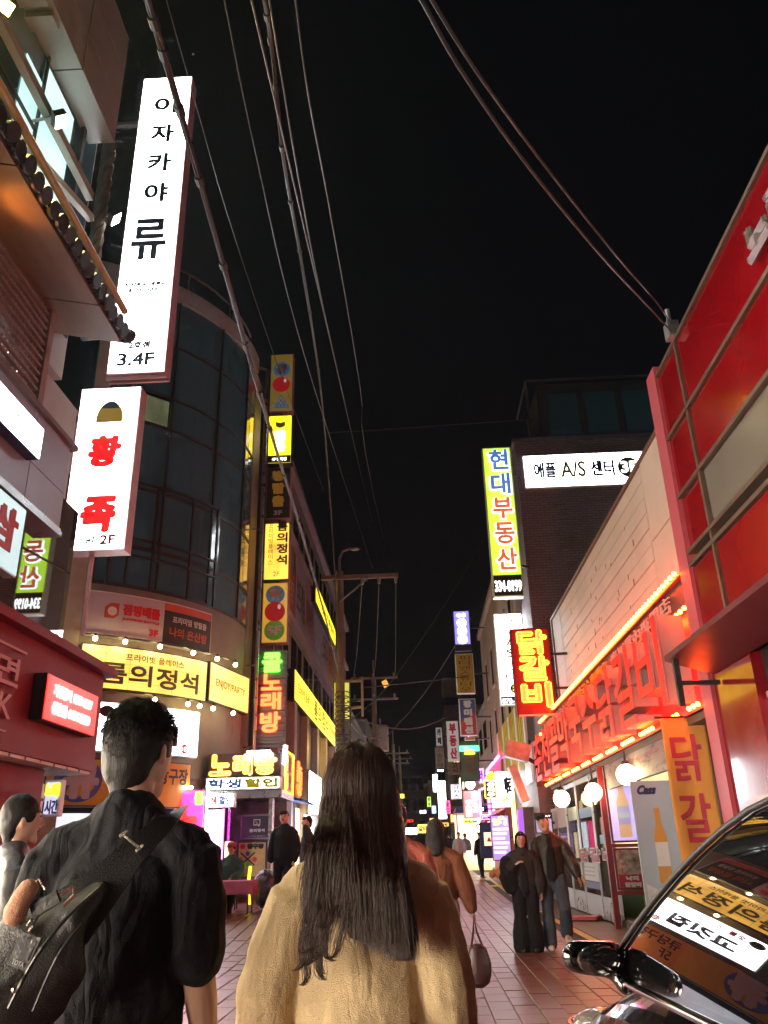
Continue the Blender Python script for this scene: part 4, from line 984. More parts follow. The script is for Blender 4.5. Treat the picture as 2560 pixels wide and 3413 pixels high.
sticker('pale_blue_notice', 'small pale blue disc notice on the door', 2000, 2782, 2024, 2812, pm('sky_card', (.15,.40,.50), .5))

Bd = Board((3.43, AX(1933,2850,3.43).y, AX(1985,2873,3.43).z), (0,-1,0))
wq = AX(1933,2850,3.43).y-16.1; hq = AX(1985,2827,3.43).z-AX(1985,2873,3.43).z
part('window_lettering', Bd.text('닭갈비', 0, 0, wq, hq, d0=.0, th=.004, bold=.014), pm('dark_red_vinyl', (.38,.02,.02), .5), Q)
part('window_lettering_edge', Bd.text('닭갈비', -.02, -.02, wq+.02, hq+.02, d0=-.008, th=.004, bold=.04), pm('white_vinyl', (.6,.56,.5), .5), Q)
# globe lamps
def globe(px, py, x, rpx, label):
    c = AX(px, py, x); r = rpx*c.y/2750.
    t = thing('globe_lamp', label, 'lamp', c, 'globe lamps under the restaurant sign')
    part('globe', MB().ball(c, r, 20, 14), em('globe_opal', (1.0,.84,.45), 6.), t, 80)
    part('cap', MB().tube([c+V(0,0,r*.95), c+V(0,0,r*1.3)], [r*.45, r*.3], 10), DARK, t)
    part('stem', MB().tube([c+V(0,0,r*1.3), (c.x, c.y, 2.73)], .018, 6), DARK, t)
globe(1872, 2662, 3.15, 26, 'farthest round glowing globe lamp under the restaurant sign')
globe(1978, 2640, 3.15, 28, 'middle round glowing globe lamp above the restaurant doors')
globe(2089, 2582, 3.25, 33, 'nearest round glowing globe lamp above the purple beer poster')
# poster frame with dark red posts
FY = 15.9
fr = thing('poster_frame', 'tall dark red frame holding the purple beer poster and the food poster', 'frame', (3.9, FY, 0))
x0, x1 = AY(2035, 2800, FY).x, AY(2142, 2800, FY).x
for x in (x0-.10, x1): part('post', MB().box((x, FY-.05, 0), (x+.10, FY+.05, 2.72)), M_FRB, fr)
zt, zm, zb = AY(2085, 2590, FY).z, AY(2085, 2818, FY).z, AY(2085, 2970, FY).z
part('rail', MB().box((x0, FY-.04, zm-.03), (x1, FY+.04, zm+.03)).box((x0, FY-.04, zb-.06), (x1, FY+.04, zb)), M_FRB, fr)
def bottle(B, root, cx, y0, h, wd, glass, labm, n='bottle_print'):
    prof = [(0,.5),(.02,.5),(.62,.5),(.76,.25),(.93,.19),(.93,.23),(1.,.23)]
    pts = [(cx+wd*w_, y0+h*t) for t, w_ in prof] + [(cx-wd*w_, y0+h*t) for t, w_ in prof[::-1]]
    part(n, B.poly(pts, .014, .018), glass, root)
    part('label_print', B.slab(cx-wd*.5, y0+h*.22, cx+wd*.5, y0+h*.54, .019, .022), labm, root)
M_AMBER = em('lit_amber_print', (.75,.24,.02), .2, .4, 3); M_LABB = em('lit_blue_label', (.10,.08,.55), .2, .3, 3)
root, B = lightbox('purple_beer_poster', 'lit lavender poster of an amber beer bottle in the red frame', (x0+.02, FY-.02, zm+.05), (1,0,0), x1-x0-.04, zt-zm-.06, .05, em('lit_violet_poster', (.50,.36,1.0), .30, .3, 1.4), M_FRB, cat='poster')
ww, hh = x1-x0-.04, zt-zm-.06
bottle(B, root, ww*.5, hh*.08, hh*.88, ww*.42, M_AMBER, M_LABB)
lbl(root, B, E_DIMW, 'KRUSH', ww*.31, hh*.37, ww*.69, hh*.46, d0=.024, bold=.006)
root, B = lightbox('food_poster', 'food photograph poster with white letters on a red foot below the beer poster', (x0+.02, FY-.02, zb+.02), (1,0,0), x1-x0-.04, zm-zb-.06, .05, pm('food_photo', (.34,.26,.24), .5, 0, .8, 9, 0, stain=((.30,.06,.05), 5, .55)), M_FRB, cat='poster')
ww, hh = x1-x0-.04, zm-zb-.06
part('red_foot', B.slab(.04, .04, ww-.04, hh*.36, .013, .017), pm('crimson_print', (.34,.02,.05), .5), root)
lbl(root, B, M_PALEP, '낙지', ww*.3, hh*.21, ww*.72, hh*.33, d0=.019, bold=.008); lbl(root, B, M_PALEP, '닭갈비', ww*.25, hh*.06, ww*.78, hh*.18, d0=.019, bold=.008)
# pale beer banner and orange cloth banner
BY = 12.2
a, b_ = AY(2136, 2880, BY), AY(2225, 2600, BY)
root, B = lightbox('pale_beer_banner', 'pale blue-grey hanging banner with a beer bottle beside the orange banner', (a.x, BY, .35), (1,0,0), b_.x-a.x+.25, AY(2180,2602,BY).z-.35, .02, pm('pale_blue_vinyl', (.36,.42,.52), .4, 0, .12, 1.2, 0), WHITE, rim=.004, cat='banner')
ww, hh = b_.x-a.x+.25, AY(2180,2602,BY).z-.35
bottle(B, root, ww*.40, hh*.28, hh*.52, ww*.22, pm('amber_print', (.42,.16,.03), .4, 0, .3, 5, 0), M_PALEP)
lbl(root, B, NAVY, 'Cass', ww*.08, hh*.90, ww*.42, hh*.97, bold=.01, slant=.3)
part('ice_print', B.poly([(ww*.05,.05),(ww*.95,.05),(ww*.95,hh*.26),(ww*.6,hh*.30),(ww*.3,hh*.22),(ww*.05,hh*.28)], .0135, .015), pm('ice_white_print', (.55,.58,.62), .5, 0, .25, 8), root)
OY = 10.6
zt = AY(2270, 2392, OY).z; xa, xb = AY(2197, 2395, OY).x, AY(2345, 2395, OY).x
B = Board((xa, OY, .5), (1,0,0)); ww, hh = xb-xa, zt-.5
root = thing('orange_cloth_banner', 'tall orange cloth banner with red chicken letters hanging at the restaurant corner', 'banner', (xa+ww/2, OY, .5))
cm = MB(); nx, nz = 14, 24
for j in range(nz+1):
    for i in range(nx+1):
        u, t = i/nx, j/nz
        cm.v.append(B.p(u*ww, t*hh, .035*math.sin(u*7+t*2.2)*(1.1-t)+.02*math.sin(t*9)))
for j in range(nz):
    for i in range(nx): k = j*(nx+1)+i; cm.f.append((k, k+1, k+nx+2, k+nx+1))
o = part('cloth', cm, pm('orange_cloth', (.62,.26,.05), .75, 0, .1, 3, .2, 300), root, 60)
sd = o.modifiers.new('thick', 'SOLIDIFY'); sd.thickness = .004
tb = B.vtext('닭갈비', ww*.14, ww*.82, hh*.94, hh*.04, d0=.0, th=.003, bold=.010, gap=.2)
for v in tb.v:
    d = v - B.o; u, t = d.dot(B.u)/ww, d.dot(B.v)/hh
    v += B.n*(.035*math.sin(u*7+t*2.2)*(1.1-t)+.02*math.sin(t*9)+.006)
part('lettering', tb, pm('crimson_dye', (.42,.03,.06), .7), root)
part('rod', MB().tube([B.p(-.06, hh+.01, 0), B.p(ww+.06, hh+.01, 0)], .015, 6).tube([B.p(ww+.04, -.4, -.02), B.p(ww+.04, hh+.05, -.02)], .018, 6), DARK, root)
# neon blade sign
NY = 20.6
p0, p1 = AY(1733, 2382, NY), AY(1816, 2092, NY)
root, B = lightbox('chicken_neon_blade_sign', 'dark red vertical blade sign with yellow neon outline letters over the restaurant', (p0.x-.06, NY, p0.z), (1,0,0), p1.x-p0.x+.14, p1.z-p0.z, .34, em('dark_red_lit_board', (1,.0,.01), .06, .2, base=(.20,.005,.012)), M_DRED)
ww, hh = p1.x-p0.x+.14, p1.z-p0.z
for i, ch in enumerate('닭갈비'):
    y0 = hh*(.68-.305*i)
    part('neon_outline', B.text(ch, ww*.18, y0+.03, ww*.88, y0+hh*.285-.03, d0=.07, neon=.011, noff=.034), E_NY, root)
    part('red_backing', B.text(ch, ww*.14, y0, ww*.92, y0+hh*.285, d0=.02, th=.012, bold=.034), em('deep_red_backing', (1,.02,.0), .10), root)
part('foot_tube', MB().tube([B.p(.05, -.02, 0), B.p(ww-.05, -.02, 0)], .025, 6), E_NR, root)
part('bracket', MB().bar(B.p(ww, hh*.3, -.17), B.p(ww+.45, hh*.3, -.17), .06).bar(B.p(ww, hh*.7, -.17), B.p(ww+.45, hh*.7, -.17), .06), DARK, root)
# red dust shovel lying at the kerb
sv = AZ(1955, 3064, .03)
sh = thing('red_plastic_shovel', 'red plastic shovel lying by the restaurant door', 'shovel', sv)
part('blade', MB().prism([sv+V(-.35,-.15,0), sv+V(.15,-.28,0), sv+V(.35,.0,0), sv+V(.10,.22,0), sv+V(-.25,.15,0)], (0,0,.06)), pm('red_plastic', (.50,.05,.04), .4), sh)
part('handle', MB().tube([sv+V(.25,.05,.05), sv+V(1.05,.5,.07)], .022, 8), pm('red_plastic', (.50,.05,.04), .4), sh)
# striped red and white bollard at the post
bl = AZ(2052, 3050, .02)
bo = thing('striped_bollard', 'short red and white striped bollard at the door post', 'bollard', bl)
for k in range(4): part('band', MB().tube([bl+V(0,0,.16*k), bl+V(0,0,.16*k+.158)], .055, 12), [pm('bollard_red', (.40,.03,.03), .5), WHITE][k % 2], bo)

# ================================================================ right: dark brick building and its signs
def brickmat(name, c1, c2, mortar, scale):
    if name in MATS: return MATS[name]
    m, t, b = _new(name); N = t.nodes; L = t.links
    tc = N.new('ShaderNodeTexCoord'); sx = N.new('ShaderNodeSeparateXYZ'); ad = N.new('ShaderNodeMath'); cb = N.new('ShaderNodeCombineXYZ')
    L.new(tc.outputs['Object'], sx.inputs[0]); L.new(sx.outputs[0], ad.inputs[0]); L.new(sx.outputs[1], ad.inputs[1]); L.new(ad.outputs[0], cb.inputs[0]); L.new(sx.outputs[2], cb.inputs[1])
    br = N.new('ShaderNodeTexBrick'); br.inputs['Color1'].default_value = (*c1, 1); br.inputs['Color2'].default_value = (*c2, 1); br.inputs['Mortar'].default_value = (*mortar, 1)
    br.inputs['Scale'].default_value = scale; br.inputs['Mortar Size'].default_value = .03; br.inputs['Brick Width'].default_value = .9; br.inputs['Row Height'].default_value = .3
    L.new(cb.outputs[0], br.inputs[0]); L.new(br.outputs[0], b.inputs['Base Color'])
    bp = N.new('ShaderNodeBump'); bp.inputs['Strength'].default_value = .6; bp.inputs['Distance'].default_value = .02; bp.invert = True
    L.new(br.outputs['Fac'], bp.inputs['Height']); L.new(bp.outputs[0], b.inputs['Normal']); b.inputs['Roughness'].default_value = .7
    MATS[name] = m; return m
M_BRK = brickmat('dark_brick', (.20,.145,.155), (.25,.18,.185), (.09,.07,.072), 3.4)
D3 = thing('dark_brick_building', 'dark brick building with a glazed rooftop storey behind the white panels', 'building', (7, 24.5, 0))
part('wall', MB().box((3.57, 24.0, 0), (14, 27.4, 13.75)), M_BRK, D3)
part('parapet', MB().box((3.50, 23.95, 13.76), (14, 27.5, 13.9)), pm('dark_coping', (.12,.11,.12), .6), D3)
part('rooftop_storey', MB().box((4.6, 24.6, 13.9), (14, 27.2, 16.3)), pm('dark_slate_wall', (.05,.055,.07), .5), D3)
for i in range(6): part('rooftop_window', MB().box((4.9+i*1.3, 24.56, 14.3), (5.95+i*1.3, 24.595, 15.9)), GL_BLUE, D3)
part('rooftop_rail', MB().bar((4.2, 24.3, 16.3), (14, 24.3, 16.3), .06).bar((4.2, 24.3, 13.9), (4.2, 24.3, 16.3), .06).bar((4.2, 24.3, 16.3), (4.2, 27, 16.3), .06), pm('dark_grey_rail', (.10,.10,.11), .5, .3), D3)
root, B = lightbox('phone_repair_wall_sign', 'wide glowing white repair centre sign on the dark brick wall', (3.76, 23.86, 12.02), (1,0,0), 3.9, 1.17, .14, E_WHITE, WHITE)
lbl(root, B, NAVY, '애플', .32, .32, 1.05, .90, bold=.022); lbl(root, B, pm('ochre_letter', (.50,.34,.05), .5), 'A/S', 1.18, .32, 2.0, .90, bold=.02); lbl(root, B, NAVY, '센터', 2.15, .32, 2.92, .90, bold=.022)
part('badge', B.disc(3.38, .60, .36, .013, .018), pm('olive_disc', (.05,.05,.01), .5), root); lbl(root, B, E_LW, '3F', 3.12, .40, 3.66, .82, d0=.02, bold=.02)
HYY = 23.6
p0, p1 = AY(1646, 1990, HYY), AY(1698, 1490, HYY)
root, B = lightbox('estate_agent_blade_sign', 'tall lime green vertical light box with blue and orange letters beside the dark brick building', (p0.x, HYY, p0.z), (1,0,0), p1.x-p0.x+.02, p1.z-p0.z, .32, E_GRN, WHITE)
ww, hh = p1.x-p0.x+.02, p1.z-p0.z
part('dark_foot', B.slab(.03, .03, ww-.03, hh*.135, .013, .018), M_CHAR, root); lbl(root, B, E_LW, '334-0199', ww*.06, hh*.03, ww*.95, hh*.10, d0=.02, bold=.012)
E_HALO = em('white_letter_halo', (.9,1.,1.), .9); E_LBL = em('blue_lit_letter', (.01,.20,.65), .25); E_LOR = em('orange_lit_letter', (.85,.10,.005), .3)
for i, ch in enumerate('현대부동산'):
    y1 = hh*(.985-.168*i); y0 = y1-hh*.150
    part('letter_halo', B.text(ch, ww*.15, y0-.03, ww*.93, y1+.0, d0=.014, th=.004, bold=.06), E_HALO, root)
    lbl(root, B, E_LBL if i < 2 else E_LOR, ch, ww*.20, y0, ww*.88, y1-.03, d0=.075, bold=.025)
part('bracket', MB().bar(B.p(ww, hh*.2, -.16), (3.6, HYY+.3, p0.z+hh*.2), .07).bar(B.p(ww, hh*.8, -.16), (3.6, HYY+.3, p0.z+hh*.8), .07), DARK, root)
root, B = lightbox('phone_repair_blade_sign', 'white vertical repair centre sign half hidden behind the neon blade sign', (AY(1657,2200,26).x, 26.0, AY(1690,2350,26).z), (1,0,0), .92, AY(1690,2045,26).z-AY(1690,2350,26).z, .25, E_WHITE, WHITE)
hh = AY(1690,2045,26).z-AY(1690,2350,26).z
vl(root, B, INK, '애플', .22, .60, hh*.97, hh*.74, bold=.006); vl(root, B, pm('ochre_letter', (.50,.34,.05), .5), 'AS', .3, .62, hh*.72, hh*.50, bold=.012); vl(root, B, INK, '센터', .22, .62, hh*.48, hh*.24, bold=.006)
part('dark_foot', B.slab(.03, .03, .89, hh*.09, .013, .018), M_CHAR, root); lbl(root, B, E_LW, '070-8822', .06, hh*.015, .86, hh*.07, d0=.02, bold=.006)
part('badge', B.disc(.5, hh*.17, .16, .013, .018), INK, root); lbl(root, B, E_YEL, '3', .42, hh*.14, .58, hh*.20, d0=.02, bold=.02)
# ================================================================ right side farther on
M_TAN = pm('tan_render', (.36,.27,.20), .7, 0, .12, 1.2, .2, stain=((.20,.15,.12), .7, .62))
zt = AX(1655, 1930, 3.6).z
T = thing('tan_building', 'tan rendered building with tall narrow windows beyond the dark brick building', 'building', (5, 35, 0))
part('wall', MB().box((3.6, 27.5, 0), (11, 44, zt)), M_TAN, T)
part('cornice', MB().box((3.45, 27.5, zt+.01), (11, 44.1, zt+.3)), BEIGE, T)
for i, y in enumerate((28.6, 31.2, 34.0, 37.0, 40.2)):
    for z0, z1 in ((5.6, 7.2), (8.3, 10.0), (11.0, 12.4)):
        if z1 < zt-.3:
            w_ = part('window', MB().box((3.56, y, z0), (3.61, y+1.1, z1)), GL_DARK, T)
            part('window_frame', MB().box((3.53, y-.09, z0-.09), (3.60, y+1.19, z0-.005)).box((3.53, y-.09, z1+.005), (3.60, y+1.19, z1+.09)).box((3.53, y-.09, z0-.004), (3.60, y-.01, z1+.004)), BEIGE, w_)
part('vent', MB().box((3.4, 27.7, 6.2), (3.58, 28.3, 8.6)), ALU, T)
# yellow slatted shopfront
yl = thing('yellow_slat_screen', 'yellow and white slatted screen above the lit shopfronts on the right', 'screen', (3.4, 27, 4))
M_YSL = pm('yellow_slat_paint', (.50,.33,.02), .5, 0, .12)
ya, yb = AX(1755,2480,3.3).y, AX(1655,2480,3.3).y
n_ = 22
for i in range(n_):
    y = ya+(yb-ya)*i/n_
    part('slat', MB().box((3.28, y, AX(1700,2600,3.3).z), (3.36, y+(yb-ya)/n_*.62, AX(1700,2380,3.3).z)), WHITE if i % 5 == 0 else M_YSL, yl)
part('rail', MB().box((3.362, ya, 4.3), (3.42, yb, 4.4)).box((3.362, ya, 5.8), (3.42, yb, 5.9)), DARK, yl)
# outdoor unit on a black bracket
c = AY(1735, 2560, 23.2)
un = thing('tilted_projector_unit', 'grey tilted outdoor unit on a black bracket beside the red sign', 'fixture', c)
part('box', MB().obox(c+V(-.42,-.2,.32), V(.62,0,-.18), V(.14,0,.42), V(0,.4,0)), pm('unit_grey', (.36,.35,.36), .4, .3), un)
part('tray', MB().obox(c+V(-.35,-.25,.02), V(.30,0,-.92), V(.20,0,.06), V(0,.5,0)), ALU, un)
part('bracket', MB().bar(c+V(-.3,0,.55), c+V(.45,0,.10), .10).bar(c+V(.4,0,.15), c+V(1.2,0,.12), .14).bar(c+V(.45,0,.2), c+V(.45,0,-.5), .12), BLACK, un)
def far(name, label, px0, py0, px1, py1, y, face, frame=WHITE, txt=None, tm=INK, horiz=False, bold=.02, depth=.25, group=None, cat='sign', **k):
    a, b_ = AY(px0, py1, y), AY(px1, py0, y); w_, h_ = b_.x-a.x, b_.z-a.z
    r_, B_ = lightbox(name, label, (a.x, y, a.z), (1,0,0), w_, h_, depth, face, frame, group, cat=cat, rim=min(.03, w_*.05)); B_.w = w_; B_.h = h_
    if txt:
        if horiz: lbl(r_, B_, tm, txt, w_*.1, h_*.2, w_*.9, h_*.8, bold=bold)
        else: vl(r_, B_, tm, txt, w_*.2, w_*.8, h_*.96, h_*.04, bold=bold)
    part('bracket', MB().bar(B_.p(w_, h_*.5, -depth/2), B_.p(w_+.6, h_*.5, -depth/2), .06), DARK, r_)
    return r_, B_
# three-part stack on the right
r_, B = far('kickboxing_sign', 'blue and violet lit vertical sign with white discs, topmost on the far right', 1516, 2035, 1563, 2150, 34, em('lit_indigo', (.25,.22,1.0), 0.41, .3, 1.5), DARK)
for i, ch in enumerate('킥복싱'):
    y = B.h*(.64-.24*i)
    part('disc', B.disc(B.w/2, y, B.w*.30, .013, .018), E_LW, r_); lbl(r_, B, NAVY, ch, B.w*.34, y-B.w*.17, B.w*.66, y+B.w*.17, d0=.02)
part('emblem', B.disc(B.w*.35, B.h*.87, B.w*.13, .013, .018).add([], []), E_LW, r_); part('emblem', B.disc(B.w*.65, B.h*.87, B.w*.13, .013, .018), E_LW, r_)
part('foot', B.slab(0, -.26, B.w, -.02, -.2, 0), pm('dark_navy_foot', (.02,.02,.06), .5), r_)
far('acting_studio_sign', 'dull amber vertical sign with brown letters below the blue kickboxing sign', 1524, 2178, 1576, 2312, 34, pm('amber_board', (.42,.24,.02), .5, 0, .08), WHITE, '피디앤스튜디오', pm('brown_ink', (.10,.05,.01), .5), bold=.0)
r_, B = far('mansion_sign', 'blue over red vertical sign with white letters below the amber sign', 1536, 2328, 1584, 2452, 34, pm('mansion_blue', (.06,.07,.26), .45), WHITE)
part('red_half', B.poly([(.04,.04),(B.w-.04,.04),(B.w-.04,B.h*.62),(.04,B.h*.38)], .013, .016), pm('mansion_red', (.48,.04,.05), .45), r_)
vl(r_, B, M_PALEP, '장미맨션', B.w*.26, B.w*.76, B.h*.97, B.h*.03, bold=.03, d0=.018)
r_, B = far('green_neon_karaoke_sign', 'dark green ribbed vertical sign with green neon bars and a yellow letter', 1541, 2468, 1592, 2605, 33, pm('dark_green_rib', (.05,.10,.07), .5), DARK, None)
for k in range(5): part('neon_bar', MB().tube([B.p(-.03, B.h*(.86-.028*k), .04), B.p(B.w+.03, B.h*(.86-.028*k), .04)], .018, 6), em('neon_teal_green', (.02,1.,.25), 2.5), r_)
lbl(r_, B, E_NY, '노', B.w*.2, B.h*.66, B.w*.8, B.h*.84, bold=.02, d0=.06); vl(r_, B, pm('dull_red_letter', (.16,.05,.04), .5), '래방', B.w*.2, B.w*.8, B.h*.62, B.h*.2, bold=.02)
far('small_amber_sign', 'small amber sign squeezed under the blue and red mansion sign', 1550, 2456, 1582, 2468, 33.8, M_ORY)
far('estate_grey_sign', 'pale grey vertical sign with faded red letters far on the right', 1494, 2402, 1526, 2538, 46, em('grey_dim_lit', (.8,.76,.76), 0.07), WHITE, '부동산', REDINK, bold=.03)
far('olive_far_sign', 'small olive vertical sign under the pale grey sign', 1500, 2540, 1532, 2580, 46, pm('olive_board', (.20,.15,.05), .5), DARK, '고시', INK)
far('narrow_grey_sign', 'narrow grey sign with black letters farthest up the street', 1454, 2424, 1473, 2486, 55, em('grey_dim_lit2', (.8,.78,.75), 0.05), DARK, '카페', INK)
far('print_shop_sign', 'brownish grey vertical sign above a white tube light far up the street', 1452, 2490, 1480, 2562, 52, pm('brown_grey_board', (.28,.23,.20), .5), DARK, '기출문제', INK, bold=.0)
far('lit_white_far_sign', 'tall bright white vertical sign with blue letters in the middle distance', 1463, 2602, 1484, 2730, 50, E_WHITE, WHITE, '모텔호텔', E_BLUE, bold=.02)
far('pale_blue_far_sign', 'small bright blue lit sign far up the street', 1440, 2685, 1453, 2712, 60, E_BLUE, DARK)
far('cutlet_sign', 'white square sign with dark brush letters in the middle distance', 1504, 2613, 1538, 2664, 42, em('soft_white_lit', (.9,.96,1.), 0.50), WHITE, '규카츠', NAVY, bold=.006)
r_, B = far('esports_sign', 'red and magenta sign with slanting white game letters', 1548, 2634, 1594, 2728, 37, E_RED, STEEL)
vl(r_, B, E_LW, 'SPORTS', B.w*.56, B.w*.92, B.h*.98, B.h*.2, bold=.015); vl(r_, B, E_LW, 'GAME', B.w*.14, B.w*.5, B.h*.66, B.h*.06, bold=.015)
part('edge_tube', MB().tube([B.p(B.w+.04, 0, .05), B.p(B.w+.04, B.h, .05), B.p(B.w+.5, B.h*1.15, .05)], .05, 6), E_MAG, r_)
part('bulb', MB().ball(B.p(B.w*.5, B.h+.25, .05), .22, 10, 6), E_LW, r_)
r_, B = far('lantern_sign', 'lantern-shaped sign outlined in yellow with white letters', 1618, 2604, 1654, 2660, 31, INK, BLACK)
part('outline', MB().tube([B.p(0,0,.05),B.p(B.w,0,.05),B.p(B.w,B.h,.05),B.p(B.w*.8,B.h+.12,.05),B.p(B.w*.72,B.h+.32,.05),B.p(B.w*.3,B.h+.32,.05),B.p(B.w*.2,B.h+.12,.05),B.p(0,B.h,.05),B.p(0,0,.05)], .03, 6), E_YEL, r_)
part('crown', B.slab(B.w*.24, B.h+.02, B.w*.76, B.h+.28, -.1, .02), E_YEL, r_); vl(r_, B, E_LW, '생맥주', B.w*.2, B.w*.8, B.h*.95, B.h*.05, bold=.03)
r_, B = far('yellow_edged_white_sign', 'bright white sign with a yellow edge over the purple doorway', 1658, 2570, 1708, 2690, 28.5, E_WHITE, E_YEL)
lbl(r_, B, INK, '타로', B.w*.45, B.h*.35, B.w*.9, B.h*.85, bold=.03); lbl(r_, B, em('yellow_stroke', (1,.8,0), 1.), '사주', B.w*.2, B.h*.1, B.w*.7, B.h*.3, bold=.02)
# lit shopfronts on the right, each its own unit
sf = thing('orange_shopfront', 'coral shopfront with bright white windows under magenta neon', 'shop', (3.4, 35, .4))
part('wall', MB().box((3.2, 33.2, .4), (3.6, 39.5, 4.6)), pm('coral_wall', (.45,.10,.08), .5), sf)
for k in range(3): part('window', MB().box((3.16, 33.8+k*1.7, 2.9), (3.19, 35.1+k*1.7, 4.2)), E_LW, sf)
part('neon_edge', MB().tube([(3.12, 33.2, 4.7), (3.12, 39.5, 4.7)], .06, 6).tube([(3.12, 39.5, 4.7), (3.12, 39.5, 2.6)], .06, 6), E_MAG, sf)
part('awning', MB().prism([(3.19,33.2,2.75),(2.4,33.2,2.35),(2.4,33.2,2.28),(3.19,33.2,2.55)], (0,5.5,0)), pm('red_awning', (.35,.03,.03), .5), sf)
sf = thing('purple_doorway', 'doorway with yellow and violet light strips beside the walking couple', 'shop', (3.3, 27.5, .3))
part('wall', MB().box((3.3, 24.2, .2), (3.58, 29.5, 4.2)), pm('mauve_wall', (.22,.16,.18), .55), sf)
def strip(px, pya, pyb, y, wpx, m, n): 
    a, b_ = AY(px, pya, y), AY(px+(pyb-pya)*.10, pyb, y); wd = wpx/2691*y
    part(n, MB().obox(V(a.x, y, b_.z), V(wd,0,0), V(0,0,a.z-b_.z), V(0,.1,0)), m, sf)
strip(1724, 2700, 2860, 26.2, 16, em('violet_panel', (.25,.02,1.0), 0.59), 'violet_light')
strip(1703, 2660, 2830, 26.6, 12, em('yellow_panel', (1.0,.75,.15), 0.99), 'yellow_light')
strip(1742, 2690, 2860, 25.6, 34, pm('grey_mauve_pier', (.20,.17,.16), .6), 'pier')
part('lit_sign_box', MB().box((3.22, 24.6, 3.1), (3.29, 26.0, 4.1)), E_DIMW, sf)
r_, B = far('violet_poster', 'violet poster with golden dots beside the couple', 1643, 2715, 1696, 2870, 27.6, em('lit_poster_violet', (.40,.22,.95), 0.32, .5, 2.5), DARK, depth=.06, cat='poster')
gd = MB()
for k in range(14): B.disc(RND.uniform(.08,B.w-.08), RND.uniform(B.h*.76,B.h*.97), .045, .014, .018, mb=gd, n=10)
part('gold_dots', gd, em('gold_dot', (1,.6,.1), 1.3), r_)
for k in range(6): part('print_line', B.slab(B.w*.12, B.h*(.66-.1*k), B.w*(.9-.1*(k % 3)), B.h*(.71-.1*k), .014, .017), em('pale_violet_print', (.8,.6,1.), .9), r_)
r_, B = far('navy_poster', 'navy hanging banner with an orange card farther along the right', 1604, 2740, 1642, 2862, 31, pm('navy_cloth', (.03,.03,.13), .6), DARK, depth=.05, cat='banner')
part('orange_card', B.slab(B.w*.3, B.h*.35, B.w*.95, B.h*.72, .014, .018), em('orange_card_lit', (1.,.5,.25), .8), r_); lbl(r_, B, REDINK, 'A', B.w*.5, B.h*.45, B.w*.8, B.h*.58, d0=.02, bold=.03)
r_, B = far('screen_ad', 'dark advertising screen with blue and white stripes behind the taller walker', 1785, 2708, 1840, 2778, 22.6, BLACK, BLACK, depth=.08, cat='screen')
part('picture', B.slab(B.w*.08, B.h*.05, B.w*.92, B.h*.7, .013, .016), em('blue_screen', (.15,.30,.75), 0.27, .4, 3), r_)
for k in range(4): part('stripe', B.poly([(B.w*.55,B.h*(.1+.13*k)),(B.w*.9,B.h*(.02+.13*k)),(B.w*.9,B.h*(.08+.13*k)),(B.w*.55,B.h*(.16+.13*k))], .017, .019), E_DIMW, r_)
lbl(r_, B, E_LW, 'PLAY', B.w*.35, B.h*.80, B.w*.9, B.h*.87)
sf = thing('tent_stall', 'blue-roofed food stall lit inside, in the middle distance', 'stall', (2.6, 43, .4))
part('roof', MB().prism([(1.6,42,3.0),(3.6,42,3.0),(3.6,42,3.3),(1.7,42,3.25)], (0,3,0)), pm('navy_tarp', (.03,.04,.14), .55), sf)
part('back', MB().box((1.7,44.9,.5),(3.6,45,3.0)), em('stall_light', (1.0,.55,.25), 1.2, .6, 1.5), sf)
for x in (1.7, 3.5): part('pole', MB().tube([(x,42.1,.4),(x,42.1,3.0)], .04, 6), STEEL, sf)
part('tube_light', MB().tube([(2.75,42.05,.9),(2.75,42.05,2.95)], .05, 6), E_TUBE, sf)
part('counter', MB().box((1.9,42.6,.42),(3.3,43.2,1.3)), em('yellow_counter', (1.,.6,.05), 0.36, .4, 3), sf)
far('orange_far_box', 'plain orange lit box sign over the stall', 1502, 2712, 1536, 2742, 45, E_ORNG, DARK)
far('white_far_light_box', 'small white light box low in the far distance', 1352, 2758, 1390, 2782, 70, E_WHITE, WHITE)
far('yellow_far_light_box', 'small yellow light box low in the far distance beside the white one', 1392, 2746, 1425, 2778, 70, E_YEL, DARK, '갈비', REDINK, True)
# ---------------------------------------------------------------- far blocks closing the street
def block(name, label, x0, y0, x1, y1, h, m, rows, side, lit=.12):
    t = thing(name, label, 'building', ((x0+x1)/2, y0, 0))
    part('wall', MB().box((x0,y0,0),(x1,y1,h)), m, t)
    part('roof_edge', MB().box((x0-.08,y0-.08,h+.002),(x1+.08,y1+.08,h+.25)), CONC, t)
    n = max(1, int((y1-y0)/3))
    for r in range(rows):
        z = 3.4+r*3.0
        if z+1.5 > h: break
        for i in range(n):
            y = y0+.6+i*(y1-y0)/n; x = x0-.03 if side < 0 else x1+.03
            part('window', MB().box((x-.02,y,z),(x+.02,y+1.7,z+1.4)), E_ROOM if RND.random() < lit else GL_DARK, t)
    return t
block('far_left_block', 'dark building far along the left side', -11, 47, -4.3, 72, 9.5, M_CWALL, 3, 1)
block('farther_left_block', 'grey building closing the left side in the distance', -11, 73, -4.6, 100, 12, CONC, 3, 1)
block('far_right_block', 'tan building far along the right side', 3.7, 44.5, 11, 62, 8.5, M_TAN, 2, -1)
block('farther_right_block', 'dark building in the distance on the right', 3.9, 62.5, 12, 95, 11, M_CWALL, 3, -1)
cb = AY(1470, 2250, 95)
hb = thing('stepped_tower', 'dim tower block with a stepped water tank far behind the signs', 'building', (6, 96, 0))
part('wall', MB().box((AY(1480,2350,96).x, 96, 0), (14, 106, AY(1500,2350,96).z)), CONC, hb)
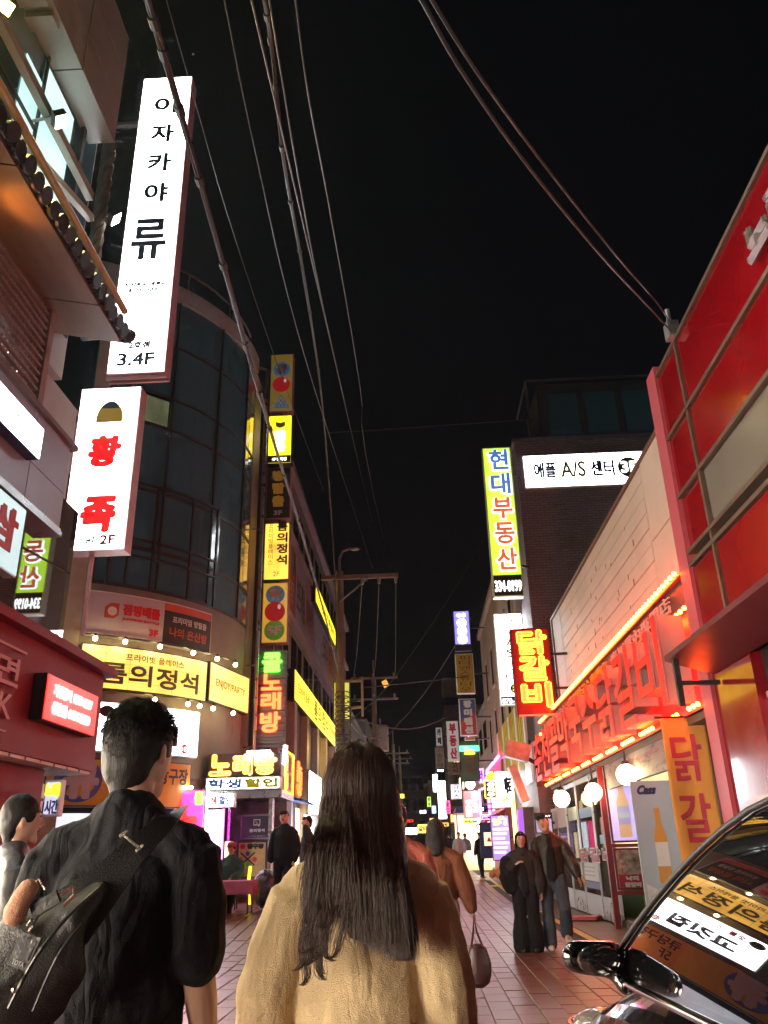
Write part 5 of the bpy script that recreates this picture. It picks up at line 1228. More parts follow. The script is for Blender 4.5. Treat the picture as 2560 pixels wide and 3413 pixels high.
part('tank', MB().box((AY(1476,2300,96).x, 95.5, AY(1500,2300,96).z), (AY(1540,2300,96).x, 101, AY(1500,2262,96).z)), CONC, hb)
for i in range(6):
    part('window', MB().box((AY(1486+i*16,2400,96).x, 95.94, 12+.0*i), (AY(1495+i*16,2400,96).x, 95.99, 14)), GL_DARK, hb)
eb = thing('end_building', 'pale flat-fronted building closing the end of the street', 'building', (0, 112, 0))
part('wall', MB().box((AY(1330,2650,112).x, 112, 0), (AY(1428,2650,112).x, 124, AY(1400,2612,112).z)), CONC, eb)
for i in range(3):
    for j in range(3): part('window', MB().box((AY(1345+i*26,2650,112).x, 111.9, 3.5+j*2.6), (AY(1360+i*26,2650,112).x, 111.98, 5.0+j*2.6)), GL_DARK, eb)
block('end_left_house', 'dark house at the left end of the street', -9, 104, AY(1325,2700,104).x, 122, 8, M_CWALL, 2, 1)
block('end_right_house', 'dark house at the right end of the street', AY(1432,2700,104).x, 104, 12, 122, 9, M_CWALL, 2, -1)
# ================================================================ poles, lamps, cables
M_POLE = pm('concrete_pole', (.26,.22,.18), .75, 0, .15, 2, .2)
M_CABLE = pm('black_cable', (.014,.012,.012), .5); M_CABLER = pm('brown_cable', (.016,.010,.011), .5); M_WIRE = pm('bare_wire', (.06,.058,.056), .5, .1)
PX_, PY_ = AY(1134, 2400, 30).x, 30.0
def pole(name, label, x, y, h, r=.17):
    t = thing(name, label, 'utility pole', (x, y, gz(x, y)-.05), 'utility poles along the left kerb')
    part('shaft', MB().tube([(x,y,gz(x,y)-.05),(x,y,h)], [r*1.1, r*.72], 14), M_POLE, t, 40)
    return t
ztop = AY(1141, 1905, 30).z
P1 = pole('utility_pole', 'nearest concrete utility pole with a crossarm and cable coils', PX_, PY_, ztop, .20)
za = AY(1140, 1930, 30).z; xe = AY(1328, 1915, 30).x
xa_ = part('crossarm', MB().bar((PX_-.7, PY_-.2, za), (xe, PY_-.2, za), .14, .16), M_POLE, P1)
part('brace', MB().bar((PX_, PY_-.25, za-1.0), (PX_+1.1, PY_-.25, za-.1), .06), GALV, P1)
ins = _mesh('insulator', MB().tube([(0,0,-.25),(0,0,-.05),(0,0,0)], [.05,.07,.04], 8), pm('porcelain', (.4,.4,.4), .3), Vector())
arms = [xe-.1, xe-.75, xe-1.4]
for x in arms: shared('insulator', ins, xa_, (x, PY_-.2, za-.05))
la = [V(PX_,PY_,ztop-.1), V(PX_,PY_,ztop+.55), V(PX_+.12,PY_,ztop+.85), V(PX_+.4,PY_,ztop+.95), V(PX_+.62,PY_,ztop+.92)]
part('lamp_arm', MB().tube(la, .055, 8), GALV, P1); part('lamp_head', MB().ball(la[-1], .12, 10, 6, (1.8,1,.6)), GALV, P1)
zf = AY(1180, 2270, 30).z
part('side_frame', MB().bar((PX_,PY_,zf),(PX_+.85,PY_,zf), .09).bar((PX_,PY_,zf-1.0),(PX_+.85,PY_,zf-.95), .09).bar((PX_+.82,PY_,zf+.15),(PX_+.82,PY_,zf-1.3), .08), M_POLE, P1)
co = MB()
for k in range(26):
    z = AY(1140,2320,30).z-k*.17
    if z < 2.6: break
    for s_ in (-1, 1): co.tube([V(PX_+.12+s_*.12+math.cos(t)*.16, PY_-.22+math.sin(t*2)*.05, z+math.sin(t)*.13) for t in [q_*PI/5+k for q_ in range(10)]], .022, 5)
part('cable_coil', co, M_WIRE, P1)
for i, (px, y, top_py, arms_py, lab) in enumerate(((1250, 47, 2262, (2262, 2332), 'second utility pole with two crossarms and a transformer can'), (1311, 74, 2480, (2512, 2545), 'third utility pole far up the street'), (1331, 92, 2520, (2530,), 'farthest thin utility pole'))):
    x = AY(px, 2500, y).x; z = AY(px, top_py, y).z
    t = pole('utility_pole', lab, x, y, z, .19)
    for ap in arms_py:
        zz = AY(px, ap, y).z; xa_ = part('crossarm', MB().bar((x-1.3, y-.2, zz), (x+1.4, y-.2, zz), .11), M_POLE, t)
        for k in (-1.1, .0, 1.2): shared('insulator', ins, xa_, (x+k, y-.2, zz+.28))
    part('spike', MB().tube([(x,y,z),(x,y,z+1.1)], .05, 6), GALV, t)
    if i == 0:
        tc_ = AY(1274, 2458, y)
        part('transformer', MB().tube([tc_+V(0,0,-.75), tc_+V(0,0,.62), tc_+V(0,0,.70)], [.36,.36,.2], 16), pm('transformer_grey', (.38,.37,.33), .5), t, 40)
        part('bushing', MB().tube([tc_+V(-.1,0,.7), tc_+V(-.1,0,1.05)], .05, 8), GALV, t); part('bracket', MB().bar((x,y,tc_.z+.2), tc_+V(-.3,0,.2), .08), GALV, t)
# glowing street lamp over the woman's head
sl = AY(1197, 2492, 33); st = thing('street_lamp', 'warm round street lamp glowing just above the near woman\'s hair', 'lamp', (sl.x, sl.y, gz(sl.x, sl.y)))
part('post', MB().tube([(sl.x,sl.y,gz(sl.x,sl.y)),(sl.x,sl.y,sl.z-.2)], [.08,.05], 8), GALV, st)
part('globe', MB().ball(sl, .20, 14, 10), E_STREET, st)
part('hood', MB().tube([sl+V(0,0,.12), sl+V(0,0,.34)], [.34,.05], 12), DARK, st)
# cables: each hangs in an upright plane between two places on the plan
def plane_pts(a, b, pix):
    """points where the sight lines meet the upright plane through plan points a and b"""
    n = Vector((-(b[1]-a[1]), b[0]-a[0], 0)); o = Vector((a[0], a[1], 0)); out = []
    for px, py in pix:
        d = ray(px, py); t = n.dot(o-CAMP)/n.dot(d); out.append(CAMP + d*t)
    return out
def spline(P, n=6):
    out = []
    for i in range(len(P)-1):
        p0, p1, p2, p3 = P[max(0,i-1)], P[i], P[i+1], P[min(len(P)-1,i+2)]
        for k in range(n):
            t = k/n; out.append(.5*((2*p1)+(p2-p0)*t+(2*p0-5*p1+4*p2-p3)*t*t+(3*p1-p0-3*p2+p3)*t*t*t))
    return out + [P[-1]]
def cable(name, label, pts, r, m, bundle=0, ties=0):
    t = thing(name, label, 'cable', pts[0]); sp = spline(pts)
    if not bundle: part('strand', MB().tube(sp, r, 6), m, t, 60)
    else:
        for k in range(bundle):
            ph = k*2*PI/bundle
            part('strand', MB().tube([p+V(math.cos(ph+i*.25)*r*1.3, 0, math.sin(ph+i*.25)*r*1.3)+V(0,0,.006*math.sin(i*.8+k)) for i, p in enumerate(sp)], r*RND.uniform(.6,1.05), 6), [m, M_CABLER, M_CABLE, M_WIRE][k % 4] if k else m, t, 60)
        L_ = len(sp)
        for i in range(2, L_-1, max(1, L_//ties)): part('tie', MB().tube([sp[i]-(sp[i+1]-sp[i]).normalized()*.04, sp[i]+(sp[i+1]-sp[i]).normalized()*.04], r*3.1, 8), M_CABLE, t)
pend = (PX_+.05, PY_-.3)
def ext(pts):
    d = (pts[0]-pts[1]); return [pts[0]+d*1.2+V(0,0,.05)] + pts
cable('cable_bundle', 'thick tied cable bundle crossing the tall white sign towards the pole', ext(plane_pts((-1.35, 2.2), pend, [(492,0),(562,235),(690,690),(838,1215),(915,1480),(1010,1790),(1090,2080),(1128,2240)])), .011, M_CABLER, 6, 16)
cable('cable_bundle', 'thick tied cable bundle running down the middle of the sky to the pole', ext(plane_pts((-1.0, 2.6), pend, [(882,0),(908,180),(950,560),(1010,900),(1068,1290),(1095,1600),(1112,1850),(1122,2050),(1132,2230)])), .0105, M_CABLER, 6, 18)
cable('thin_wire', 'thin wire left of the middle cable bundle', ext(plane_pts((-1.6, 3), (PX_+1, 29.8), [(748,0),(850,500),(985,1080),(1120,1520),(1243,1895)])), .008, M_WIRE)
cable('thin_wire', 'thin wire crossing behind the tall white sign', ext(plane_pts((-2.6, 3), (PX_-.5, 30), [(555,0),(640,300),(760,720),(905,1160),(1000,1420),(1080,1640)])), .007, M_WIRE)
cable('thin_wire', 'pale thin wire just right of the middle cable bundle', ext(plane_pts((-.7, 3), (arms[1], 29.8), [(985,0),(1030,330),(1110,760),(1200,1290),(1270,1760),(1310,1912)])), .008, M_WIRE)
cable('thin_wire', 'second pale thin wire descending to the crossarm', ext(plane_pts((-.9, 3), (arms[2], 29.8), [(930,200),(1000,620),(1085,1060),(1180,1480),(1278,1905)])), .008, M_WIRE)
brk = V(3.34, 8.5, 7.35)
cable('roof_cable', 'lower of two black cables sagging to the corner of the red building', ext(plane_pts((.35, 2.5), (brk.x, brk.y), [(1405,0),(1560,270),(1780,580),(2010,860),(2150,1010),(2238,1105)])), .009, M_CABLE)
cable('roof_cable', 'upper of two black cables sagging to the corner of the red building', ext(plane_pts((.42, 2.5), (brk.x, brk.y), [(1440,0),(1610,270),(1830,570),(2060,860),(2190,1010),(2240,1085)])), .008, M_CABLE)
cable('cross_wire', 'reddish wire crossing the sky between both sides of the street', [V(PX_, 26, AY(1100,1442,26).z), AY(1300,1430,25.5), AY(1500,1416,25), AY(1775,1398,24.4)], .016, M_CABLER)
for i in range(3):
    x = arms[i]; q0 = V(x, PY_-.2, za-.2); X2 = AY(1250,2300,47).x
    cable('line_wire', ['right', 'middle', 'left'][i]+' wire running on from the crossarm to the second pole', [q0, V((x+X2+1.2-i*1.2)/2, 38, (za+AY(1250,2262,47).z)/2-.7), V(X2+1.2-i*1.2, 46.8, AY(1250,2262,47).z+.3)], .016, M_WIRE)
for j, (lab, pts) in enumerate((('service wire slanting down from the right to the far poles', [AY(1170,2400,32), AY(1290,2290,33), AY(1440,2080,34), AY(1600,1830,35)]),
     ('drooping service wire low between the poles and the right side', [AY(1160,2388,31), AY(1300,2425,33), AY(1400,2425,34), AY(1500,2385,36)]),
     ('straight reddish wire to the right side behind the yellow tag', [AY(1200,2292,31), AY(1330,2280,32), AY(1560,2255,34)]),
     ('slack wire looping to the transformer can', [AY(1165,2405,31), AY(1200,2445,36), AY(1240,2460,42), AY(1274,2458,46.5)]),
     ('faint wire rising to the right from the transformer can', [AY(1290,2455,46), AY(1400,2330,42), AY(1500,2180,38), AY(1570,2060,35)]))):
    cable('service_wire', lab, pts, .022, M_WIRE)
tg = AY(1290, 2280, 33); solo('yellow_cable_tag', MB().obox(tg+V(-.11,0,-.16), V(.20,0,.10), V(-.12,0,.26), V(0,.02,0)), em('amber_tag', (1.,.45,.02), 0.27), 'small amber tag hanging on a wire in mid street', 'tag', tg)
# lime sign behind the pole
far('lime_vertical_sign', 'lime yellow vertical sign half hidden behind the nearest utility pole', 1112, 2272, 1166, 2400, 33, em('lit_lime_dim', (.7,.75,.02), 0.25, .2), DARK, None)
far('small_far_pole_sign', 'tiny yellow and teal sign on a pole in the far distance', 1326, 2645, 1348, 2662, 68, E_YEL, DARK)
far('white_tube_sign', 'short white tube light under the brownish sign far up the street', 1458, 2565, 1478, 2572, 51.8, E_TUBE, DARK)

for i, (px0, py0, px1, py1, y, m, tx_, lab) in enumerate((
    (1444, 2580, 1458, 2640, 62, E_WHITE, '약국', 'thin white vertical pharmacy sign far up the street'), (1486, 2668, 1500, 2712, 48, E_PINK, '술집', 'small pink vertical sign behind the bright white one'),
    (1545, 2732, 1575, 2744, 39, E_YEL, '치킨', 'small yellow strip sign below the red game sign'), (1580, 2690, 1612, 2704, 33, E_WHITE, '카페', 'short white strip sign beside the lantern sign'),
    (1432, 2726, 1452, 2740, 66, E_ORNG, '식당', 'tiny orange strip sign far up the street'), (1400, 2700, 1420, 2712, 80, E_WHITE, '편의점', 'tiny white strip sign at the end of the street'),
    (1338, 2690, 1352, 2722, 75, E_BLUE, '은행', 'tiny blue vertical sign at the far left'), (1350, 2730, 1378, 2742, 78, E_RED, '마트', 'tiny red strip sign above the far white light box'),
    (1598, 2560, 1612, 2610, 36, E_PURP, '바', 'slim violet vertical sign left of the lantern sign'), (1466, 2740, 1496, 2756, 47, E_WARM, '국밥', 'small warm yellow strip sign over the distant walkers'),
    (1606, 2716, 1640, 2734, 30.5, E_MAG, '노래', 'magenta strip sign over the navy banner'), (1424, 2655, 1436, 2690, 72, E_GRN, '병원', 'tiny lime vertical sign far up the street'))):
    far('far_shop_sign', lab, px0, py0, px1, py1, y, m, DARK, tx_, INK, (px1-px0) > (py1-py0), bold=.01, group='small lit signs far up the street')
fl = thing('far_shopfront_row', 'row of brightly lit shop windows far along the right side', 'shop', (3.6, 50, .4))
for k in range(6):
    part('window', MB().box((3.55, 46+k*4.2, .6), (3.62, 49.2+k*4.2, 2.9)), [E_ROOM, E_ROOMC, E_LAV][k % 3], fl)
    part('door_frame', MB().box((3.5, 49.3+k*4.2, .4), (3.64, 49.5+k*4.2, 3.0)), STEEL, fl)
fl = thing('far_left_shopfront_row', 'row of lit shop windows far along the left side', 'shop', (-4.2, 50, .4))
for k in range(6):
    part('window', MB().box((-4.29, 47.5+k*4.0, .6), (-4.2, 50.6+k*4.0, 2.9)), [E_ROOMC, E_ROOM, E_PINK][k % 3], fl)
    part('door_frame', MB().box((-4.29, 50.7+k*4.0, .4), (-4.15, 50.9+k*4.0, 3.0)), STEEL, fl)
# ================================================================ people
M_SKIN = pm('skin', (.56,.34,.25), .5, 0, .08, 12, .05, 200); M_HAIR = pm('black_hair', (.012,.009,.009), .55, 0, .3, 30, .3, 300, stretch=(1,1,.15), spec=.25)
M_HAIRB = pm('dark_brown_hair', (.058,.026,.019), .45, 0, .35, 30, .1, 300, stretch=(1,1,.1)); M_EYE = pm('dark_eye', (.01,.01,.01), .2); M_LIP = pm('lip', (.38,.12,.10), .5)
_tx = {}
def clouds(sc):
    if sc not in _tx:
        t = bpy.data.textures.new('folds', 'CLOUDS'); t.noise_scale = sc; t.noise_depth = 2; _tx[sc] = t
    return _tx[sc]
def skin(name, mb, m, par, vox, sm_it=6, fold=0., fsc=.12, sub=False):
    """overlapping limbs become one continuous surface"""
    o = part(name, mb, m, par)
    r = o.modifiers.new('one_surface', 'REMESH'); r.mode = 'VOXEL'; r.voxel_size = vox; r.use_smooth_shade = True
    s_ = o.modifiers.new('soften', 'SMOOTH'); s_.iterations = sm_it; s_.factor = .5
    if fold:
        d = o.modifiers.new('folds', 'DISPLACE'); d.texture = clouds(fsc); d.strength = fold; d.mid_level = .5; d.texture_coords = 'LOCAL'
        s2 = o.modifiers.new('soften2', 'SMOOTH'); s2.iterations = 2; s2.factor = .5
    return o
def lerp(a, b, t): return Vector(a)*(1-t)+Vector(b)*t
def hand(mb, wrist, d, side, curl=.5, fwd=V(0,1,0)):
    """palm, four fingers of unequal length bent inward, thumb from the side"""
    d = Vector(d).normalized(); f = (fwd-d*fwd.dot(d)).normalized(); lat = d.cross(f).normalized()
    w = Vector(wrist); pm_ = w+d*.075
    mb.caps([w, w+d*.04, w+d*.085], [.026,.036,.036], 10, .5, ref=f)
    inn = lat*(-side) if (lat.x*side) > 0 else lat*side
    inn = V(-side,0,0)-d*V(-side,0,0).dot(d); inn = inn.normalized() if inn.length > .1 else lat
    for i, L_ in enumerate((.068,.078,.073,.058)):
        b0 = w+d*.088+f*(.030-.020*i)
        k1 = b0+d*L_*.45+inn*L_*.12*curl; k2 = k1+d*L_*.33*(1-.5*curl)+inn*L_*.35*curl; k3 = k2+d*L_*.22*(1-curl)+inn*L_*.3*curl
        mb.caps([b0-d*.015, b0, k1, k2, k3], [.0095,.0095,.009,.0082,.0072], 8)
    t0 = w+d*.03+f*.030
    mb.caps([t0, t0+d*.03+f*.022+inn*.006, t0+d*.062+f*.028+inn*.02], [.013,.0115,.009], 8)
DEF = dict(pel=(0,0,.94), hd=(0,.015,1.635), sh=.185, elb=((.245,-.03,1.14),(-.245,-.03,1.14)), wri=((.255,.05,.88),(-.255,.05,.88)),
           knee=((.105,.03,.50),(-.105,.03,.50)), ank=((.105,-.02,.09),(-.105,-.02,.09)), lean=0., tilt=0., turn=0.)
def person(label, loc, head_deg, h, top, bottom, shoes, hair, vox=.010, pose=None, topw=1.0, coat_len=.90, sleeve=1.0, hairm=None, legw=1.0, flare=1.0, face=True, hands=True, fold=.010, open_front=None, name='person', group=None, collar=None, skinm=None, toplbl='jacket', torw=1.0, smi=8):
    P = dict(DEF); P.update(pose or {})
    root = thing(name, label, 'person', loc, group); ORG[root] = Vector(); root.rotation_euler = (0,0,math.radians(head_deg)); k = h/1.755; root.scale = (k,k,k)
    sk = skinm or M_SKIN; hm_ = hairm or M_HAIR
    ln = P['lean']; hd = Vector(P['hd']); sh = P['sh']
    S_ = [V(s*(sh-.012), -.012, 1.375) for s in (1,-1)]; E_ = [Vector(x) for x in P['elb']]; W_ = [Vector(x) for x in P['wri']]
    HP = [V(s*.092, 0, .93) for s in (1,-1)]; K_ = [Vector(x) for x in P['knee']]; A_ = [Vector(x) for x in P['ank']]
    rot = Euler((P.get('nod',0), P['tilt'], P['turn'])).to_matrix()
    # ---- body, one continuous surface
    b = MB()
    b.caps([(0,0,.90),(0,0,1.05),(0,0,1.22),(0,0,1.36),(0,0,1.43)], [.145,.125,.145,.150,.10], 14, .62)
    b.caps([(0,-.012,1.40), lerp((0,-.012,1.46), hd, .4), hd+rot@V(0,-.015,-.06)], [.062,.054,.055], 12, .95)
    b.ball(hd, 1, 18, 14, (.078,.097,.118), rot)
    b.caps([hd+rot@V(0,.035,-.055), hd+rot@V(0,.062,-.095)], [.055,.034], 10, .8)
    b.caps([hd+rot@V(0,.088,.015), hd+rot@V(0,.108,-.022)], [.011,.017], 8)
    for s in (1,-1): b.caps([hd+rot@V(s*.077,-.008,.018), hd+rot@V(s*.081,-.012,-.028)], [.017,.012], 8, .5, ref=(0,1,0))
    for i in (0,1):
        b.caps([V(0,-.01,1.385), V((1-2*i)*sh*.6,-.012,1.385), S_[i], lerp(S_[i],E_[i],.5), E_[i], lerp(E_[i],W_[i],.35), W_[i]], [.05,.048,.050,.045,.040,.040,.026], 10)
        if hands: hand(b, W_[i], (W_[i]-E_[i]), 1-2*i, P.get('curl',.45))
        b.caps([HP[i], lerp(HP[i],K_[i],.5), K_[i], lerp(K_[i],A_[i],.35), A_[i]], [.088,.072,.052,.052,.036], 10)
        b.caps([A_[i]+V(0,-.02,-.04), A_[i]+V(0,.13,-.055)], [.035,.028], 8)
    bd_ = skin('body', b, sk, root, min(vox, .009), 3)
    if face:
        for s in (1,-1):
            part('eye', MB().ball(hd+rot@V(s*.031,.087,.012), 1, 8, 6, (.013,.007,.0055), rot), M_EYE, bd_); part('eyebrow', MB().ball(hd+rot@V(s*.032,.088,.034), 1, 8, 5, (.018,.006,.004), rot), hm_, bd_)
        part('mouth', MB().ball(hd+rot@V(0,.091,-.062), 1, 8, 5, (.022,.007,.006), rot), M_LIP, bd_)
    # ---- top
    t = MB(); g = .028*topw; zc = coat_len; gt = g*torw
    tor = [(0,0,zc),(0,0,(zc+1.12)/2),(0,-.005,1.16),(0,-.005,1.32),(0,-.005,1.42)]
    t.caps(tor, [.155+gt*1.1,.150+gt*1.2,.155+gt*1.15,.160+gt,.105+gt*.6], 16, .70)
    t.caps([(0,-.01,1.42),(0,-.012,1.475)], [.082,.066] if collar is None else [.085,collar], 12, .92)
    for i in (0,1):
        sg = 1-2*i
        we = lerp(E_[i], W_[i], .96) if sleeve >= 1 else lerp(S_[i], E_[i], sleeve)
        t.caps([V(0,-.012,1.425), V(sg*sh*.55,-.012,1.412), V(sg*sh*.92,-.012,1.385)], [.062,.050+g*.5,.052+g*.6], 12)
        up_ = V(sg*(sh+.012),-.012,1.352)
        pts = [V(sg*sh*.80,-.012,1.36), up_, lerp(up_,E_[i],.5)] + ([E_[i], lerp(E_[i],W_[i],.5), we] if sleeve >= 1 else [we])
        rad = [.055+g*.5,.058+g*.75,.054+g*.95] + ([.050+g,.046+g*1.15,.037+g*.7] if sleeve >= 1 else [.050+g])
        t.caps(pts, rad, 14)
    skin(toplbl, t, top, root, vox, smi, fold, .10*topw)
    if open_front:
        f_ = MB().caps([(0,.055,1.43),(0,.095,1.30),(0,.112,1.10),(0,.112,zc-.03)], [.05,.070,.074,.078], 12, .62)
        skin('shirt', f_, open_front, root, vox, 4, .004)
    # ---- trousers
    q = MB(); q.caps([(0,0,.86),(0,0,.97),(0,0,1.04)], [.150,.148,.140], 14, .68)
    for i in (0,1):
        q.caps([HP[i], lerp(HP[i],K_[i],.5), K_[i], lerp(K_[i],A_[i],.5), A_[i]+V(0,0,-.005)], [.098*legw,.088*legw,.072*legw,.072*legw*flare,.074*legw*flare], 12)
    skin('trousers', q, bottom, root, vox, 4, fold*.9, .10)
    # ---- shoes
    for i in (0,1):
        a = A_[i]; fd = P.get('toe', ((0,1,0),(0,1,0)))[i]; fd = Vector(fd)
        s_ = MB().caps([a+V(0,0,-.042)-fd*.045, a+V(0,0,-.045)+fd*.06, a+V(0,0,-.055)+fd*.15], [.046,.047,.036], 10, .85)
        skin('shoe', s_, shoes, root, .008, 3)
    # ---- hair
    hh = MB(); kind = hair
    if kind == 'crop':
        hh.ball(hd+rot@V(0,-.012,.022), 1, 20, 14, (.086,.103,.110), rot); hh.caps([hd+rot@V(0,-.045,.0), hd+rot@V(0,-.055,-.06), hd+rot@V(0,-.050,-.10)], [.080,.066,.045], 14, .75)
        for s in (1,-1): hh.caps([hd+rot@V(s*.070,.01,.03), hd+rot@V(s*.074,.008,-.005)], [.022,.012], 8)
    elif kind == 'short':
        hh.ball(hd+rot@V(0,-.030,.032), 1, 20, 14, (.087,.088,.103), rot); hh.caps([hd+rot@V(0,-.06,.0), hd+rot@V(0,-.068,-.055)], [.072,.055], 12, .8)
        hh.caps([hd+rot@V(-.05,.062,.088), hd+rot@V(.05,.062,.088)], [.030,.030], 8)
        if kind == 'short': hh.caps([hd+rot@V(-.05,.080,.062), hd+rot@V(.05,.080,.062)], [.018,.018], 8)
    elif kind in ('bob','long'):
        L_ = .18 if kind == 'bob' else .34
        hh.ball(hd+rot@V(0,-.024,.022), 1, 20, 14, (.092,.104,.112), rot)
        hh.caps([hd+rot@V(0,-.05,0), hd+V(0,-.075,-.12), hd+V(0,-.095,-L_)], [.088,.095,.07], 14, [.75,.6,.5])
        for s in (1,-1): hh.caps([hd+rot@V(s*.072,.012,.055), hd+rot@V(s*.086,.0,-.03), hd+V(s*.088,.0,-.13), hd+V(s*.085,.02,-L_*.9)], [.026,.022,.024,.016], 10)
        hh.caps([hd+rot@V(-.045,.078,.078), hd+rot@V(.045,.078,.078)], [.018,.018], 8)
    if kind: skin('hair', hh, hm_, root, min(vox, .009), 2, .010, .03)
    return root
def cloth(name, c, r=.85, **k): return pm(name, c, r, 0, .15, 8, .3, 350, spec=.25, folds=.55, **k)
C_BLK = cloth('black_cotton', (.014,.014,.017)); C_CHAR = cloth('charcoal_wool', (.035,.034,.036)); C_LEATH = pm('brown_black_leather', (.030,.020,.017), .42, 0, .25, 10, .25, 120, folds=.6)
C_JEAN = cloth('grey_denim', (.065,.080,.115)); C_BROWN = cloth('rust_wool', (.16,.052,.026)); C_PALE = cloth('pale_skirt', (.42,.30,.26)); C_CORAL = cloth('coral_jacket', (.40,.10,.075))
C_NAVY = cloth('blue_black_knit', (.008,.008,.012)); C_WSH = pm('white_trainer', (.55,.52,.48), .5); C_BSH = pm('black_shoe', (.02,.02,.02), .4); C_GREY = cloth('grey_jacket', (.30,.29,.30)); C_CREAM = pm('cream_fleece', (.80,.61,.36), .95, 0, .10, 9, .6, 380, spec=.12, folds=.38)
# ---- the couple
cx = AZ(1845, 3170, 0.)
person('man in a dark leather jacket and grey jeans leaning towards the woman beside him', (1.86, 13.0, 0.0), 176, 1.80, C_LEATH, C_JEAN, C_WSH, 'short', .009,
       dict(hd=(.055,.045,1.625), tilt=.28, nod=.25, turn=-.25, elb=((.20,.02,1.14),(-.275,.00,1.16)), wri=((.20,.12,.93),(-.35,.10,.93)), knee=((.10,.03,.50),(-.13,.12,.52)), ank=((.10,-.02,.09),(-.14,-.10,.22)), toe=((0,1,0),(-.15,.9,-.4))), topw=1.25, coat_len=.98, open_front=C_BLK, legw=1.12, flare=1.1)
gr_ = person('woman with long black hair in black wide trousers walking beside the taller man', (1.44, 12.9, 0.0), 178, 1.57, C_CHAR, C_BLK, C_BSH, 'long', .009,
       dict(elb=((.29,-.02,1.18),(-.24,-.02,1.12)), wri=((.13,.17,1.27),(-.25,.08,.86)), curl=.9), topw=1.7, coat_len=.92, open_front=C_BLK, legw=1.35, flare=1.45)
bg_ = V(1.08, 12.85, 1.02)
t = thing('plush_keyring', 'small orange and brown plush toy dangling at the woman\'s elbow', 'toy', bg_)
part('body', MB().ball(bg_, .055, 10, 8, (1,1,1.3)).ball(bg_+V(-.09,0,-.01), .05, 10, 8).ball(bg_+V(.03,0,-.11), .035, 8, 6), pm('orange_plush', (.42,.16,.07), .9), t, 60)
t = thing('black_shoulder_bag', 'black bag under the arm of the woman walking beside the taller man', 'bag', (1.2, 12.83, 1.0))
skin('bag', MB().caps([(1.20,12.86,1.16),(1.21,12.84,1.0),(1.25,12.84,.86)], [.10,.15,.13], 12, .6), C_BLK, t, .012, 4, .01)
wx = V(2.25, 12.87, .97)
solo('rolled_paper', MB().tube([wx, wx+V(.08,-.02,-.16)], .022, 8), pm('kraft_paper', (.45,.33,.22), .7), 'rolled paper held by the man in the leather jacket', 'paper', wx)
# ---- woman in the rust jacket, seen from behind, with a handbag
person('woman with a dark bob in a rust brown jacket walking away', (.13, 8.5, 0), -3, 1.63, C_BROWN, C_PALE, C_BSH, 'bob', .010, dict(elb=((.27,-.02,1.15),(-.24,-.03,1.14)), wri=((.33,.04,.90),(-.25,.05,.88))), topw=1.35, coat_len=.86, hairm=M_HAIR, legw=1.25, face=False, fold=.012)
hb = V(.47, 8.5, .36)
t = thing('dark_handbag', 'dark red-brown handbag hanging from the hand of the woman in rust', 'bag', hb)
skin('bag', MB().caps([hb+V(0,0,-.07), hb+V(0,0,.02), hb+V(0,0,.09)], [.115,.120,.10], 14, .62), pm('burgundy_leather', (.05,.018,.02), .35), t, .010, 4)
part('strap', MB().tube([hb+V(-.07,0,.10), hb+V(-.03,0,.28), hb+V(-.02,0,.42), hb+V(.0,0,.28), hb+V(.07,0,.10)], .010, 6), pm('burgundy_leather', (.05,.018,.02), .35), t)
person('person in a coral jacket half hidden behind the long-haired woman', (-.20, 6.9, 0), 5, 1.70, C_CORAL, C_BLK, C_BSH, 'short', .011, None, topw=1.3, face=False)
# ---- standing men near the karaoke corner
person('man in black standing and facing the camera near the karaoke corner', (-2.62, 16.4, gz(-2.6,16.4)), 160, 1.76, C_BLK, C_BLK, C_BSH, 'short', .010, dict(turn=.3), topw=1.5)
person('man holding a phone to his ear behind the man in black', (-2.28, 17.2, gz(-2.2,17.2)), 110, 1.64, C_CHAR, C_BLK, C_BSH, 'short', .011, dict(elb=((.24,.03,1.14),(-.28,.06,1.2)), wri=((.255,.05,.88),(-.13,.08,1.55))), topw=1.3)
# ---- seated vendor with a pink-covered table
vz = gz(-3.7, 16.5)
person('seated vendor in a red cap behind the pink-covered table', (-3.72, 16.9, vz), 172, 1.62, cloth('teal_grey_jacket', (.05,.10,.10)), C_BLK, pm('grey_shoe', (.30,.33,.30), .5), 'crop', .011,
       dict(knee=((.13,.40,.50),(-.13,.40,.50)), ank=((.12,.42,.09),(-.14,.42,.09)), pel=(0,0,.5), elb=((.24,.05,1.15),(-.24,.05,1.15)), wri=((.14,.26,1.06),(-.12,.26,1.06))), topw=1.2, coat_len=.88)
hp = V(-3.72, 16.9, vz)
pp = [o for o in COL.objects if o.get('label') == 'seated vendor in a red cap behind the pink-covered table'][0]
pp.location.z -= .40
cap = MB().ball((0,.01,1.70), 1, 14, 8, (.098,.112,.075)); cap.box((-.07,.09,1.66),(.07,.17,1.675)); part('cap', cap, pm('red_cap', (.35,.03,.04), .7), pp, 40)
